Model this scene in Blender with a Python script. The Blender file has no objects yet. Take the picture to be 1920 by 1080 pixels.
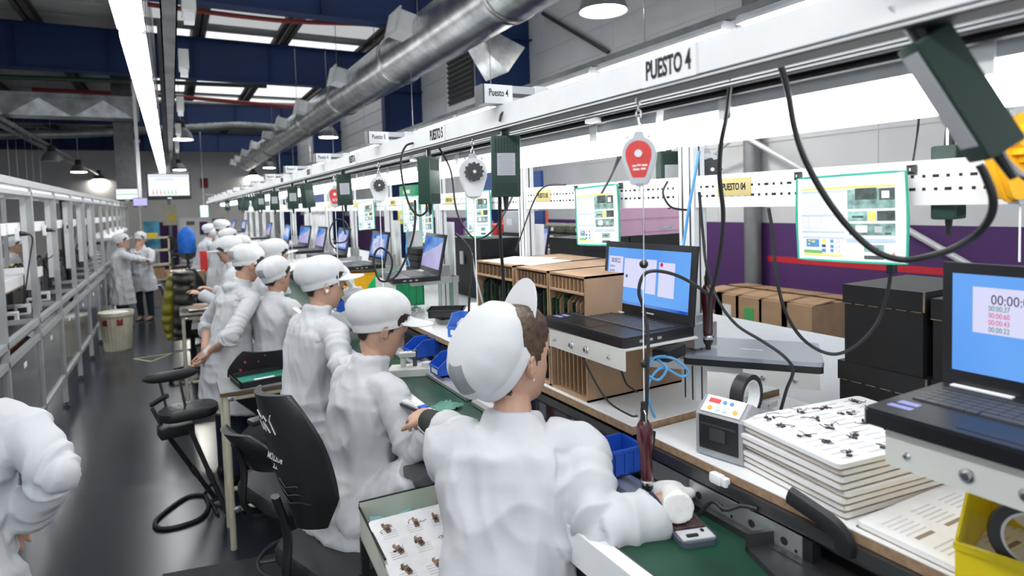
import bpy, bmesh, math, random
import numpy as np
from mathutils import Vector, Matrix, Euler, noise as mnoise
random.seed(7)
PI = math.pi
sc = bpy.context.scene
COL = sc.collection
R_ = math.radians
V = Vector

# ------------------------------------------------------------------ camera
FPX, PX0, PY0, CAMH = 1152.0, 960.0, 440.0, 2.0
_y = np.array([322-PX0, 399-PY0, FPX]); _y /= np.linalg.norm(_y)
_x = np.array([3050-PX0, 317-PY0, FPX]); _x -= _y*(_x@_y); _x /= np.linalg.norm(_x)
_z = np.cross(_x, _y)
if _z[1] > 0: _z = -_z
CM = np.array([_x, _y, _z]).T          # camera (right, down, forward) = CM @ (world - eye)
EYE = np.array([0., 0., CAMH])
cam_d = bpy.data.cameras.new('camera'); cam = bpy.data.objects.new('camera', cam_d); COL.objects.link(cam)
cam.matrix_world = Matrix(((CM[0][0], -CM[1][0], -CM[2][0], 0), (CM[0][1], -CM[1][1], -CM[2][1], 0),
                           (CM[0][2], -CM[1][2], -CM[2][2], CAMH), (0, 0, 0, 1)))
cam_d.sensor_width = 36; cam_d.lens = FPX/1920*36; cam_d.shift_y = -(540-PY0)/1920
cam_d.clip_start = .05; cam_d.clip_end = 200
cam_d.dof.use_dof = True; cam_d.dof.focus_distance = 1.9; cam_d.dof.aperture_fstop = 3.4
sc.camera = cam

def at(u, v, x=None, y=None, z=None, d=None):
    """World point seen at photo position (u, v) on the plane x=, y= or z=, or at depth d."""
    ray = CM.T @ np.array([(u-PX0)/FPX, (v-PY0)/FPX, 1.0])
    if d is not None: t = d
    elif x is not None: t = (x-EYE[0])/ray[0]
    elif y is not None: t = (y-EYE[1])/ray[1]
    else: t = (z-EYE[2])/ray[2]
    return V(EYE + t*ray)

# ------------------------------------------------------------------ materials
MATS = {}
def mat(name, col, rough=.5, metal=0., var=.06, scale=8., bump=0., bscale=60., emit=None, estr=0., trans=0., alpha=1., stretch=None, spec=None, coat=0.):
    if name in MATS: return MATS[name]
    m = bpy.data.materials.new(name); m.use_nodes = True; MATS[name] = m
    nt = m.node_tree; b = nt.nodes['Principled BSDF']; L = nt.links
    c = (*col, 1)
    tc = nt.nodes.new('ShaderNodeTexCoord')
    src = tc.outputs['Object']
    if stretch:
        mp = nt.nodes.new('ShaderNodeMapping'); mp.inputs['Scale'].default_value = stretch
        L.new(src, mp.inputs[0]); src = mp.outputs[0]
    if var > 0:
        n = nt.nodes.new('ShaderNodeTexNoise'); n.inputs['Scale'].default_value = scale; n.inputs['Detail'].default_value = 4
        L.new(src, n.inputs['Vector'])
        r = nt.nodes.new('ShaderNodeValToRGB'); e = r.color_ramp.elements
        e[0].position = .3; e[1].position = .7
        e[0].color = tuple(max(0, k*(1-var*2)) for k in col)+(1,); e[1].color = tuple(min(1, k*(1+var)) for k in col)+(1,)
        L.new(n.outputs[0], r.inputs[0]); L.new(r.outputs[0], b.inputs['Base Color'])
    b.inputs['Base Color'].default_value = c
    b.inputs['Roughness'].default_value = rough; b.inputs['Metallic'].default_value = metal
    if spec is not None: b.inputs['Specular IOR Level'].default_value = spec
    if coat: b.inputs['Coat Weight'].default_value = coat; b.inputs['Coat Roughness'].default_value = .15
    if bump > 0:
        n2 = nt.nodes.new('ShaderNodeTexNoise'); n2.inputs['Scale'].default_value = bscale; n2.inputs['Detail'].default_value = 3
        L.new(src, n2.inputs['Vector'])
        bp = nt.nodes.new('ShaderNodeBump'); bp.inputs['Strength'].default_value = bump; bp.inputs['Distance'].default_value = .01
        L.new(n2.outputs[0], bp.inputs['Height']); L.new(bp.outputs[0], b.inputs['Normal'])
    if emit:
        b.inputs['Emission Color'].default_value = (*emit, 1); b.inputs['Emission Strength'].default_value = estr
    if trans: b.inputs['Transmission Weight'].default_value = trans
    if alpha < 1: b.inputs['Alpha'].default_value = alpha
    return m

def glow(name, col, strength, col2=None, scale=3.):
    """Something that gives off light: a lamp cover, a screen or an added fill sheet."""
    if name in MATS: return MATS[name]
    m = bpy.data.materials.new(name); m.use_nodes = True; MATS[name] = m
    nt = m.node_tree; nt.nodes.clear()
    o = nt.nodes.new('ShaderNodeOutputMaterial'); e = nt.nodes.new('ShaderNodeEmission')
    e.inputs[0].default_value = (*col, 1); e.inputs[1].default_value = strength
    if col2:
        tc = nt.nodes.new('ShaderNodeTexCoord'); n = nt.nodes.new('ShaderNodeTexNoise'); n.inputs['Scale'].default_value = scale
        n.inputs['Detail'].default_value = 1.5; n.inputs['Distortion'].default_value = .8
        r = nt.nodes.new('ShaderNodeValToRGB'); r.color_ramp.elements[0].color = (*col, 1); r.color_ramp.elements[1].color = (*col2, 1)
        r.color_ramp.elements[0].position = .35; r.color_ramp.elements[1].position = .68
        nt.links.new(tc.outputs['Object'], n.inputs[0]); nt.links.new(n.outputs[0], r.inputs[0]); nt.links.new(r.outputs[0], e.inputs[0])
    nt.links.new(e.outputs[0], o.inputs[0])
    return m

# ------------------------------------------------------------------ mesh builder
class MB:
    def __init__(s): s.v = []; s.f = []; s.mi = []; s.T = Matrix.Identity(4); s.m = 0
    def xf(s, loc=(0, 0, 0), rot=(0, 0, 0), sc_=(1, 1, 1)):
        s.T = Matrix.LocRotScale(V(loc), Euler(rot), V(sc_)); return s
    def mx(s, M): s.T = M; return s
    def add(s, vs, fs, mi=None):
        b = len(s.v); T = s.T
        s.v += [tuple(T @ V(p)) for p in vs]; s.f += [tuple(b+i for i in f) for f in fs]
        s.mi += [s.m if mi is None else mi]*len(fs); return s
    def box(s, c, d, mi=None, bev=0., rot=None):
        hx, hy, hz = d[0]/2, d[1]/2, d[2]/2
        old = s.T
        s.T = old @ Matrix.LocRotScale(V(c), Euler(rot) if rot else None, None)
        if bev <= 0:
            vs = [(x*hx, y*hy, z*hz) for x in (-1, 1) for y in (-1, 1) for z in (-1, 1)]
            s.add(vs, [(0, 1, 3, 2), (4, 6, 7, 5), (0, 4, 5, 1), (2, 3, 7, 6), (0, 2, 6, 4), (1, 5, 7, 3)], mi)
        else:
            b = min(bev, hx*.95, hy*.95, hz*.95)
            bm = bmesh.new(); bmesh.ops.create_cube(bm, size=1)
            for v in bm.verts: v.co = (v.co.x*d[0], v.co.y*d[1], v.co.z*d[2])
            bmesh.ops.bevel(bm, geom=bm.edges[:], offset=b, segments=2, profile=.6, affect='EDGES')
            bm.verts.index_update()
            s.add([tuple(v.co) for v in bm.verts], [tuple(v.index for v in f.verts) for f in bm.faces], mi); bm.free()
        s.T = old; return s
    def rbox(s, lo, hi, mi=None, bev=0.):
        return s.box([(a+b)/2 for a, b in zip(lo, hi)], [abs(b-a) for a, b in zip(lo, hi)], mi, bev)
    def loft(s, rings, mi=None, cap=True, closed=False):
        n = len(rings[0]); vs = [p for r in rings for p in r]; fs = []
        m = len(rings)
        for i in range(m if closed else m-1):
            a, b = i*n, ((i+1) % m)*n
            for j in range(n):
                k = (j+1) % n; fs.append((a+j, a+k, b+k, b+j))
        if cap and not closed: fs.append(tuple(range(n-1, -1, -1))); fs.append(tuple((m-1)*n+j for j in range(n)))
        return s.add(vs, fs, mi)
    def tube(s, pts, r, seg=8, mi=None, closed=False, cap=True, flat=1.):
        pts = [V(p) for p in pts]; n = len(pts)
        rr = r if hasattr(r, '__len__') else [r]*n
        rings = []; up = None
        for i, p in enumerate(pts):
            if closed: t = pts[(i+1) % n]-pts[i-1]
            else: t = pts[min(i+1, n-1)]-pts[max(i-1, 0)]
            t = t.normalized() if t.length > 1e-9 else V((0, 0, 1))
            if up is None:
                up = V((0, 0, 1)) if abs(t.z) < .9 else V((0, 1, 0))
            up = (up-t*up.dot(t))
            up = up.normalized() if up.length > 1e-6 else t.orthogonal().normalized()
            sd = t.cross(up)
            rings.append([tuple(p+(sd*math.cos(2*PI*k/seg)+up*math.sin(2*PI*k/seg)*flat)*rr[i]) for k in range(seg)])
        return s.loft(rings, mi, cap, closed)
    def cyl(s, a, b, r, seg=16, mi=None, r2=None):
        return s.tube([a, b], [r, r if r2 is None else r2], seg, mi)
    def lathe(s, prof, seg=24, mi=None, cap=True):
        return s.loft([[(r*math.cos(2*PI*k/seg), r*math.sin(2*PI*k/seg), z) for k in range(seg)] for r, z in prof], mi, cap)
    def prism(s, poly, z0, z1, mi=None):
        n = len(poly)
        vs = [(x, y, z0) for x, y in poly]+[(x, y, z1) for x, y in poly]
        fs = [tuple(range(n-1, -1, -1)), tuple(range(n, 2*n))]+[(i, (i+1) % n, n+(i+1) % n, n+i) for i in range(n)]
        return s.add(vs, fs, mi)
    def sph(s, c, r, seg=12, rings=8, mi=None):
        if not hasattr(r, '__len__'): r = (r, r, r)
        vs = [(c[0], c[1], c[2]-r[2])]; fs = []
        for i in range(1, rings):
            a = -PI/2+PI*i/rings
            for k in range(seg):
                t = 2*PI*k/seg; vs.append((c[0]+r[0]*math.cos(a)*math.cos(t), c[1]+r[1]*math.cos(a)*math.sin(t), c[2]+r[2]*math.sin(a)))
        vs.append((c[0], c[1], c[2]+r[2])); e = len(vs)-1
        for k in range(seg):
            fs.append((0, 1+(k+1) % seg, 1+k)); fs.append((e, e-seg+k, e-seg+(k+1) % seg))
        for i in range(rings-2):
            for k in range(seg):
                a = 1+i*seg; j = (k+1) % seg; fs.append((a+k, a+j, a+seg+j, a+seg+k))
        return s.add(vs, fs, mi)
    def quad(s, pts, mi=None): return s.add(pts, [tuple(range(len(pts)))], mi)
    def mesh(s, name, mats, smooth=35):
        me = bpy.data.meshes.new(name); me.from_pydata(s.v, [], s.f); me.update()
        for m in (mats if isinstance(mats, (list, tuple)) else [mats]): me.materials.append(m)
        me.polygons.foreach_set('material_index', s.mi)
        bm = bmesh.new(); bm.from_mesh(me); bmesh.ops.recalc_face_normals(bm, faces=bm.faces[:]); bm.to_mesh(me); bm.free()
        if smooth:
            me.shade_smooth(); me.set_sharp_from_angle(angle=R_(smooth))
        return me
    def build(s, name, mats, parent=None, smooth=35, loc=None, rot=None):
        o = bpy.data.objects.new(name, s.mesh(name, mats, smooth)); COL.objects.link(o)
        if parent: o.parent = parent
        if loc is not None: o.location = loc
        if rot is not None: o.rotation_euler = rot
        return o

def tag(o, label=None, cat=None, group=None, kind=None):
    if label: o['label'] = label
    if cat: o['category'] = cat
    if group: o['group'] = group
    if kind: o['kind'] = kind
    return o
def thing(name, label, cat, loc=(0, 0, 0), rz=0., group=None, rot=None):
    o = bpy.data.objects.new(name, None); COL.objects.link(o); o.empty_display_size = .1
    o.location = loc; o.rotation_euler = rot if rot is not None else (0, 0, rz)
    return tag(o, label, cat, group)
def dup(o, loc=None, rz=None, label=None, group=None, parent=None, rot=None):
    c = o.copy(); COL.objects.link(c)
    if parent is not None: c.parent = parent
    if loc is not None: c.location = loc
    if rz is not None: c.rotation_euler = (0, 0, rz)
    if rot is not None: c.rotation_euler = rot
    if label: c['label'] = label
    if group: c['group'] = group
    for ch in list(o.children): dup(ch, parent=c)
    return c
def struct(o): o['kind'] = 'structure'; return o

FONTS = {}
def text(body, size, parent, loc, rot, m, name='lettering', sx=.75, bold=0., align='CENTER', depth=.0004, label=None):
    cu = bpy.data.curves.new(name, 'FONT'); cu.body = body; cu.size = size; cu.align_x = align; cu.align_y = 'CENTER'
    cu.offset = bold; cu.extrude = depth; cu.resolution_u = 3
    cu.materials.append(m)
    o = bpy.data.objects.new(name, cu); COL.objects.link(o)
    if parent: o.parent = parent
    o.location = loc; o.rotation_euler = rot; o.scale = (sx, 1, 1)
    if label: o['label'] = label
    return o
def spl(pts, n=8):
    """Smooth curve through points (Catmull-Rom)."""
    P = [V(p) for p in pts]; out = []
    for i in range(len(P)-1):
        a = P[max(i-1, 0)]; b = P[i]; c = P[i+1]; d = P[min(i+2, len(P)-1)]
        for k in range(n):
            t = k/n
            out.append(.5*((2*b)+(c-a)*t+(2*a-5*b+4*c-d)*t*t+(3*b-a-3*c+d)*t**3))
    out.append(P[-1]); return out
def rrect(w, h, r, n=4, cx=0, cy=0):
    out = []
    for (sx, sy, a0) in ((1, 1, 0), (-1, 1, PI/2), (-1, -1, PI), (1, -1, 1.5*PI)):
        for k in range(n+1):
            a = a0+PI/2*k/n; out.append((cx+sx*(w/2-r)+r*math.cos(a), cy+sy*(h/2-r)+r*math.sin(a)))
    return out

# shared materials
M_alu = mat('aluminium', (.62, .63, .64), .38, .85, .05)
M_wht = mat('white_paint', (.82, .83, .84), .45, 0, .03)
M_wht2 = mat('white_plastic', (.86, .87, .88), .4, 0, .02)
M_off = mat('offwhite_steel', (.66, .67, .63), .45, 0, .04)
M_gry = mat('grey_plastic', (.33, .34, .36), .45)
M_lgry = mat('light_grey', (.58, .6, .62), .5)
M_blk = mat('black_plastic', (.014, .014, .016), .45, 0, .1)
M_blk2 = mat('soft_black', (.022, .022, .024), .7, 0, .12, bump=.15)
M_cab = mat('cable_black', (.018, .018, .02), .5, 0, .05)
M_grn = mat('dark_green_case', (.016, .05, .036), .5, 0, .06, bump=.05, bscale=200)
M_lab = mat('printed_label', (.52, .53, .55), .6, 0, .35, 90, stretch=(1, 1, 4))
M_mtl = mat('bright_steel', (.75, .76, .78), .22, 1., .04)
M_dmt = mat('dark_steel', (.12, .12, .125), .35, .8, .1)
M_ink = mat('black_ink', (.012, .012, .014), .7, 0, 0)
M_paper = mat('paper', (.84, .85, .86), .75, 0, .01)
M_card = mat('cardboard', (.42, .27, .16), .8, 0, .07, 6, bump=.12, bscale=40)
M_cardd = mat('cardboard_edge', (.28, .175, .105), .85, 0, .1, 30)
M_blue = mat('blue_bin_plastic', (.015, .09, .52), .38, 0, .05)
M_blucab = mat('blue_cable', (.1, .35, .68), .45, 0, .02)
M_cream = mat('cream_paint', (.62, .58, .43), .5, 0, .06)
M_yel = mat('yellow_plastic', (.78, .6, .01), .4, 0, .05)
M_red = mat('red_plastic', (.65, .03, .03), .4, 0, .04)
M_orange = mat('orange_yellow_plastic', (.85, .42, .01), .4, 0, .04)
# ================================================================== ROOM
M_floor = mat('floor_epoxy', (.022, .028, .04), .2, 0, .25, 1.3, bump=.012, bscale=5)
M_side = mat('side_wall_paint', (.62, .63, .65), .7, 0, .03, 2)
M_purple = mat('purple_paint', (.075, .022, .13), .7, 0, .08, 1.5)
M_stripe = mat('red_paint', (.55, .015, .03), .6, 0, .05)
M_beam = mat('blue_steel_paint', (.004, .028, .125), .55, 0, .1, 1.2)
M_roof = mat('roof_sheet', (.5, .5, .48), .6, 0, .08, 1.5, stretch=(1, 6, 1))
M_purlin = mat('purlin_steel', (.09, .09, .075), .6, .2, .15)
M_back = mat('back_wall_paint', (.82, .81, .8), .8, 0, .05, .6)
M_galv = mat('galvanised', (.72, .74, .75), .28, .95, .18, 5, bump=.05, bscale=3)
M_galvd = mat('dull_galvanised', (.34, .36, .36), .42, .85, .2, 3)
WX, BKY, LX, NY, CZ = 6.0, 36.0, -9.0, -2.5, 6.2
struct(MB().rbox((LX, NY, -.1), (WX+.3, BKY+.2, 0)).build('floor', M_floor, smooth=0))
w = MB()                                    # side wall of ribbed sheet, painted purple below with a red stripe
w.rbox((WX, NY, 1.68), (WX+.2, BKY, CZ), 0)
w.rbox((WX-.004, NY, 0), (WX+.2, BKY, 1.68), 1)
w.rbox((WX-.008, NY, 1.235), (WX, 4.77, 1.3), 2)
for k in range(9): w.rbox((WX-.012, NY, 2.6+.42*k), (WX, BKY, 2.62+.42*k), 0)
for k in range(20): w.rbox((WX-.006, NY+2*k, 1.68), (WX, NY+2*k+.02, CZ), 0)
struct(w.build('wall_right', [M_side, M_purple, M_stripe], smooth=0))
struct(MB().rbox((LX-.2, NY, 0), (LX, BKY, CZ)).build('wall_left', M_back, smooth=0))
struct(MB().rbox((LX-.2, BKY, 0), (WX+.2, BKY+.2, CZ)).build('wall_back', M_back, smooth=0))
w = MB()
w.rbox((LX-.2, NY, CZ), (WX+.2, BKY+.2, CZ+.1), 0)
for k in range(34): w.rbox((LX, NY+1.15*k, CZ-.03), (WX, NY+1.15*k+.12, CZ), 0)
struct(w.build('ceiling', M_roof, smooth=0))
n = 1
for px_ in (-6.6, -4.5, -2.3, -.55, .75, 2.55, 4.65):
    b = MB(); b.rbox((px_-.11, NY, CZ-.26), (px_+.11, BKY, CZ-.23)); b.rbox((px_-.015, NY, CZ-.26), (px_+.015, BKY, CZ-.03)); b.rbox((px_-.11, NY, CZ-.06), (px_+.11, BKY, CZ-.03))
    struct(b.build('trim_%d' % n, M_purlin, smooth=0)); n += 1
FRAMES = [(4.9, 5.15), (10.0, 5.0), (15.65, 5.0), (24.6, 5.0), (34.2, 5.0)]
for (fy, zb) in FRAMES:                      # portal frames: deep I-beam and haunched column in the side wall
    b = MB(); zt = zb+.88
    if fy > 6:
        b.rbox((LX, fy-.01, zb), (WX, fy+.01, zt), 0); b.rbox((LX, fy-.14, zb-.02), (WX, fy+.14, zb), 0); b.rbox((LX, fy-.14, zt), (WX, fy+.14, zt+.02), 0)
        for k in range(9): b.rbox((LX+1.6*k, fy-.1, zb), (LX+1.6*k+.012, fy+.1, zt), 0)
    else: b.rbox((3.5, fy-.1, zb), (WX, fy+.1, zt), 0)
    struct(b.build('trim_%d' % n, M_beam, smooth=0)); n += 1
    if fy > 6:
        b = MB(); b.rbox((WX-1.05, fy-.012, 0), (WX, fy+.012, zt)); b.rbox((WX-1.07, fy-.14, 0), (WX-1.05, fy+.14, zt))
        struct(b.build('trim_%d' % n, M_beam, smooth=0)); n += 1
c0 = at(1410, 300, x=WX-.12)
M_pipe = mat('grey_steel_post', (.22, .23, .24), .4, .4, .06)
tag(MB().cyl((WX-.12, c0.y, 0), (WX-.12, c0.y, CZ-.3), .095, 20).build('round_column', M_pipe), kind='structure')
def rod(name, a, b, r, m, label, cat='brace', seg=8):
    return tag(MB().cyl(a, b, r, seg).build(name, m), label, cat)
M_rodw = mat('pale_rod', (.62, .63, .65), .45, .2)
rod('brace_rod', at(1018, 25, x=WX-.05), at(1140, 98, x=WX-.05), .035, M_dmt, 'dark diagonal brace rod high on the grey side wall')
rod('brace_rod', at(1395, 255, x=WX-.25), at(1850, 516, x=WX-.1), .03, M_rodw, 'long pale diagonal brace rod crossing the purple wall')
rod('brace_rod', at(1378, 258, x=WX-.3), at(1328, 298, x=WX-.2), .02, M_rodw, 'short pale brace rod left of the grey round column')
# wall louvre unit
p = at(868, 143, x=WX-.06); t = thing('wall_vent_unit', 'dark louvred air unit set in the side wall by the blue frame', 'vent', p)
b = MB(); b.rbox((-.05, -.85, -.75), (.0, .85, .72)); b.build('housing', M_wht, t, 0)
b = MB()
for k in range(9): b.box((-.08, 0, -.5+.115*k), (.06, 1.35, .05), 0, rot=(0, .6, 0))
b.rbox((-.065, -.7, -.58), (-.05, .7, .5), 0); b.build('louvre', mat('louvre_grey', (.12, .125, .12), .5, .4), t, 0)
# round spiral duct along the hall, with side grilles
u1, u2 = R_(40.5), R_(29.75)
ang = (u1+u2)/2; half = (u1-u2)/2; dist = .36/math.sin(half)
DX, DZ, DR = dist*math.cos(ang), CAMH+dist*math.sin(ang), .36
duct = thing('ventilation_duct', 'large round galvanised duct running the length of the hall overhead', 'duct', (DX, 0, DZ))
b = MB(); prof = []
yy = -1.0
rings = []
def dring(y, r): return [(r*math.cos(2*PI*k/40), y, r*math.sin(2*PI*k/40)) for k in range(40)]
b.loft([dring(-1, DR), dring(31, DR)], 0, True)
b.build('pipe', M_galv, duct)
for k in range(9):
    y0 = 2.2+3.4*k
    b = MB(); b.loft([dring(y0-.07, DR+.004), dring(y0-.06, DR+.016), dring(y0-.02, DR+.016), dring(y0, DR+.008), dring(y0+.02, DR+.016), dring(y0+.06, DR+.016), dring(y0+.07, DR+.004)], 0, False)
    b.build('joint_band', M_galv, duct)
for (gu, gv) in [(760, 62), (640, 165), (570, 215), (532, 248), (505, 272), (480, 290), (462, 303), (448, 312), (440, 320)]:
    q = at(gu, gv, x=DX-DR-.02); a2 = R_(180-14)
    b = MB(); b.mx(Matrix.Translation((0, q.y, 0)) @ Matrix.Rotation(-a2, 4, 'Y'))
    b.rbox((DR-.06, -.2, -.13), (DR+.2, .2, .13), 0); b.rbox((DR+.19, -.23, -.16), (DR+.21, .23, .16), 1)
    for k in range(7): b.rbox((DR+.21, -.18, -.12+.036*k), (DR+.218, .18, -.105+.036*k), 0)
    b.build('side_grille', [M_wht, M_off], duct, 0)
q = at(925, 85, x=DX+DR+.1)
b = MB(); b.mx(Matrix.Translation((0, q.y, 0)) @ Matrix.Rotation(R_(38), 4, 'Y')); b.loft([[(DR-.05, s*.16, t_*.12) for s, t_ in ((-1, -1), (1, -1), (1, 1), (-1, 1))], [(DR+.42, s*.3, t_*.2) for s, t_ in ((-1, -1), (1, -1), (1, 1), (-1, 1))]], 0)
b.build('branch_outlet', M_galv, duct, 0)
for y0 in (3.2, 7.3, 11.5, 15.6, 19.8):
    for s in (-1, 1):
        MB().cyl((s*DR, y0, 0), (s*DR, y0, CZ-DZ-.03), .006, 6).build('hanger_wire', M_mtl, duct)
# transverse ducts and pipes
z = at(100, 200, y=16.4).z
t = thing('rectangular_duct', 'flat galvanised duct with pressed diamond creases crossing above the left line', 'duct', (0, 16.4, z))
b = MB(); zt, zb = at(100, 182, y=16.4).z-z, at(100, 217, y=16.4).z-z
b.rbox((LX+.3, 0, zb), (-.55, .6, zt), 0)
for k in range(7):
    x0 = LX+.35+1.15*k
    b.add([(x0, -.002, zb), (x0+1.1, -.002, zb), (x0+.55, -.05, zt-.03), (x0+.55, -.002, zb)], [(0, 1, 2), (0, 2, 3), (1, 3, 2)], 1)
b.build('body', [M_galvd, M_galv], t, 0)
MB().rbox((LX+.3, -.06, zt), (-.5, .02, zt+.08)).build('rail', M_galvd, t, 0)
pts = [at(-200, 262, y=20), at(0, 253, y=20), at(130, 251, y=20), at(270, 245, y=20), at(400, 238, y=20), at(455, 236, y=20), at(520, 240, y=20), at(560, 242, y=20)]
b = MB(); sp = spl(pts, 14); b.tube(sp, [.11+.012*(i % 2) for i in range(len(sp))], 12)
tag(b.build('flexible_duct', M_galvd), 'thin ribbed silver flexible duct crossing the hall near the blue beams', 'duct')
M_redp = mat('red_pipe_paint', (.26, .02, .02), .5)
p0, p1, p2, p3 = at(276, 8, y=10.35), at(520, 38, y=10.35), at(700, 47, y=10.35), at(735, 62, y=10.5)
tag(MB().tube(spl([p0, p1, p2, p3, at(738, 75, y=10.7)], 8), .035, 10).build('sprinkler_pipe', M_redp), 'dark red sprinkler pipe running beside the nearest blue roof beam', 'pipe')
tag(MB().tube([at(60, 168, y=17.5), at(320, 180, y=17.5), at(565, 202, y=17.5)], .05, 10).build('sprinkler_pipe', M_redp), 'dark red sprinkler pipe beyond the second blue beam', 'pipe')
M_dgp = mat('dark_green_pipe', (.02, .05, .03), .5)
tag(MB().tube([at(-30, 143, y=16.2), at(320, 155, y=16.2), at(500, 162, y=16.2)], .05, 10).build('overhead_pipe', M_dgp), 'dark green pipe below the second blue beam', 'pipe')
tag(MB().tube([at(280, 190, y=18.5), at(420, 194, y=18.5), at(600, 196, y=18.5)], .045, 10).build('overhead_pipe', M_galvd), 'bare grey pipe crossing under the roof to the round duct', 'pipe')
for k, (ua, va, ub, vb, xx) in enumerate([(0, 222, 190, 330, -3.0), (32, 256, 150, 312, -3.25)]):
    tag(MB().tube([at(ua-60, va-36, x=xx), at(ub, vb, x=xx)], .05, 8).build('overhead_pipe', M_galvd), ['upper grey pipe running above the left line', 'lower grey pipe running above the left line'][k], 'pipe')
# cable tray beside the aisle lamps
a, c = at(283, 60, z=3.35), at(316, 330, z=3.35)
tray = thing('cable_tray', 'grey metal cable tray beside the aisle lamp row', 'cable tray', (0, 0, 0))
b = MB(); b.rbox((.0, 1.5, 3.3), (.1, 30, 3.31)); b.rbox((.0, 1.5, 3.3), (.01, 30, 3.36)); b.rbox((.09, 1.5, 3.3), (.1, 30, 3.36)); b.build('channel', M_galvd, tray, 0)
for k, y0 in enumerate((4.35, 6.1, 8.6, 11.2, 14.0)):
    b = MB(); b.rbox((.12, y0, 3.26), (.2, y0+.22, 3.42), 0); b.rbox((.13, y0+.05, 3.2), (.19, y0+.15, 3.26), 1); b.build('junction_box', [M_off, M_wht], tray, 0)
for k in range(10): MB().cyl((.05, 3.2+2.6*k, 3.31), (.05, 3.2+2.6*k, CZ-.03), .005, 6).build('hanger_rod', M_mtl, tray)
# ------------------------------------------------------------------ lamps
M_led = glow('lit_lamp_cover', (.97, .99, 1.0), 9.5)
M_tube = glow('lit_bay_lamp', (1.0, .97, .88), 45.0)
def batten(loc, label, group, L=1.24, rz=0., wires=1.0, parent_mats=None, wd=.13):
    t = thing('hanging_strip_light', label, 'light', loc, rz, group)
    h = wd/2
    b = MB()
    b.loft([[(-h, y, 0), (-h, y, .02), (-h*.6, y, .055), (h*.6, y, .055), (h, y, .02), (h, y, 0)] for y in (0, L)]); b.build('housing', M_lgry, t, 0)
    b = MB()
    def pr(y, k): return [(-h*k, y, 0), (-h*.92*k, y, -.03*k), (-h*.6*k, y, -.052*k), (h*.6*k, y, -.052*k), (h*.92*k, y, -.03*k), (h*k, y, 0)]
    b.loft([pr(.03, .6), pr(.075, 1), pr(L-.075, 1), pr(L-.03, .6)]); b.build('diffuser', M_led, t)
    if wires:
        for y in (.15, L-.15): MB().cyl((0, y, .055), (0, y, .055+wires), .0035, 6).build('suspension_wire', M_mtl, t)
    return t
first = None
for k in range(-3, 11):
    y0 = 2.67+1.37*k
    pos = ['nearest the camera', 'second along', 'third along', 'fourth along', 'fifth along', 'sixth along', 'seventh along', 'eighth along', 'ninth along', 'tenth along', 'farthest, by the big screen', 'third of those above and behind the camera', 'second of those above and behind the camera', 'first of those above and behind the camera'][k]
    lb = 'lit strip light in the aisle ceiling row, '+pos
    if first is None: first = batten((-.14, y0, 3.0), lb, 'aisle ceiling strip lights', wires=CZ-3.0-.06)
    else: dup(first, (-.14, y0, 3.0), label=lb)
track = thing('light_track', 'grey suspended track carrying strip lights right of the work line', 'track', (0, 0, 0))
MB().rbox((2.97, -1, 3.06), (3.03, 22, 3.1)).build('rail', M_galvd, track, 0)
for k in range(9): MB().cyl((3.0, 1.0+2.4*k, 3.1), (3.0, 1.0+2.4*k, DZ-DR), .005, 6).build('hanger_rod', M_mtl, track)
first = None
for k in range(12):
    y0 = -.05+1.34*k+.02
    pos = ['nearest, at the top right', 'second along', 'third along', 'fourth along', 'fifth along', 'sixth along', 'seventh along', 'eighth along', 'ninth along', 'tenth along', 'eleventh along', 'last along'][k]
    lb = 'lit strip light on the suspended track by the side wall, '+pos
    if first is None: first = batten((3.0, y0, 3.0), lb, 'strip lights on the right hand track', wires=0)
    else: dup(first, (3.0, y0, 3.0), label=lb)
def bay(loc, label, lit=True, r=.25):
    t = thing('high_bay_lamp', label, 'lamp', loc, 0, 'round high bay lamps')
    k = r/.25
    MB().lathe([(.25*k, 0), (.262*k, .01), (.255*k, .03), (.23*k, .12*k), (.17*k, .22*k), (.12*k, .27*k)], 28, cap=False).build('reflector_shade', M_pipe, t)
    MB().lathe([(.12*k, .27*k), (.1*k, .3*k), (.1*k, .42*k), (.06*k, .46*k)], 16).build('ballast_housing', M_blk2, t)
    MB().lathe([(.235*k, .012), (.235*k, .004), (.0, .002)], 28, cap=False).build('lens', M_tube if lit else M_wht, t)
    MB().cyl((0, 0, .46*k), (0, 0, CZ-loc[2]-.03), .006, 6).build('hanger_rod', M_mtl, t)
    return t
for (u_, v_, w_, lb, lit) in [(1131, 22, 92, 'large lit round high bay lamp at the top of the photo', 1), (340, 262, 42, 'lit round bay lamp beside the aisle strip lights', 1),
                       (616, 258, 36, 'lit round bay lamp between the big duct and the wall', 1), (505, 315, 23, 'small lit bay lamp under the far end of the duct', 1),
                       (475, 330, 18, 'far lit bay lamp with dark housing under the duct end', 1), (148, 323, 27, 'lit bay lamp far off above the left line', 1),
                       (186, 337, 20, 'farther small lit bay lamp left of the hanging screens', 1), (336, 319, 24, 'lit bay lamp just above the big screen', 1), (98, 302, 34, 'unlit round bay lamp above the left line', 0)]:
    d_ = 1152*.52/w_
    bay(at(u_, v_, d=d_), lb, lit)
world = bpy.data.worlds.new('world'); sc.world = world; world.use_nodes = True
bg = world.node_tree.nodes['Background']; bg.inputs[0].default_value = (.85, .92, 1, 1); bg.inputs[1].default_value = .32
sc.view_settings.view_transform = 'Standard'; sc.view_settings.look = 'None'; sc.view_settings.gamma = 1.0; sc.view_settings.use_curve_mapping = False
sc.view_settings.exposure = 1.4
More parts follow.
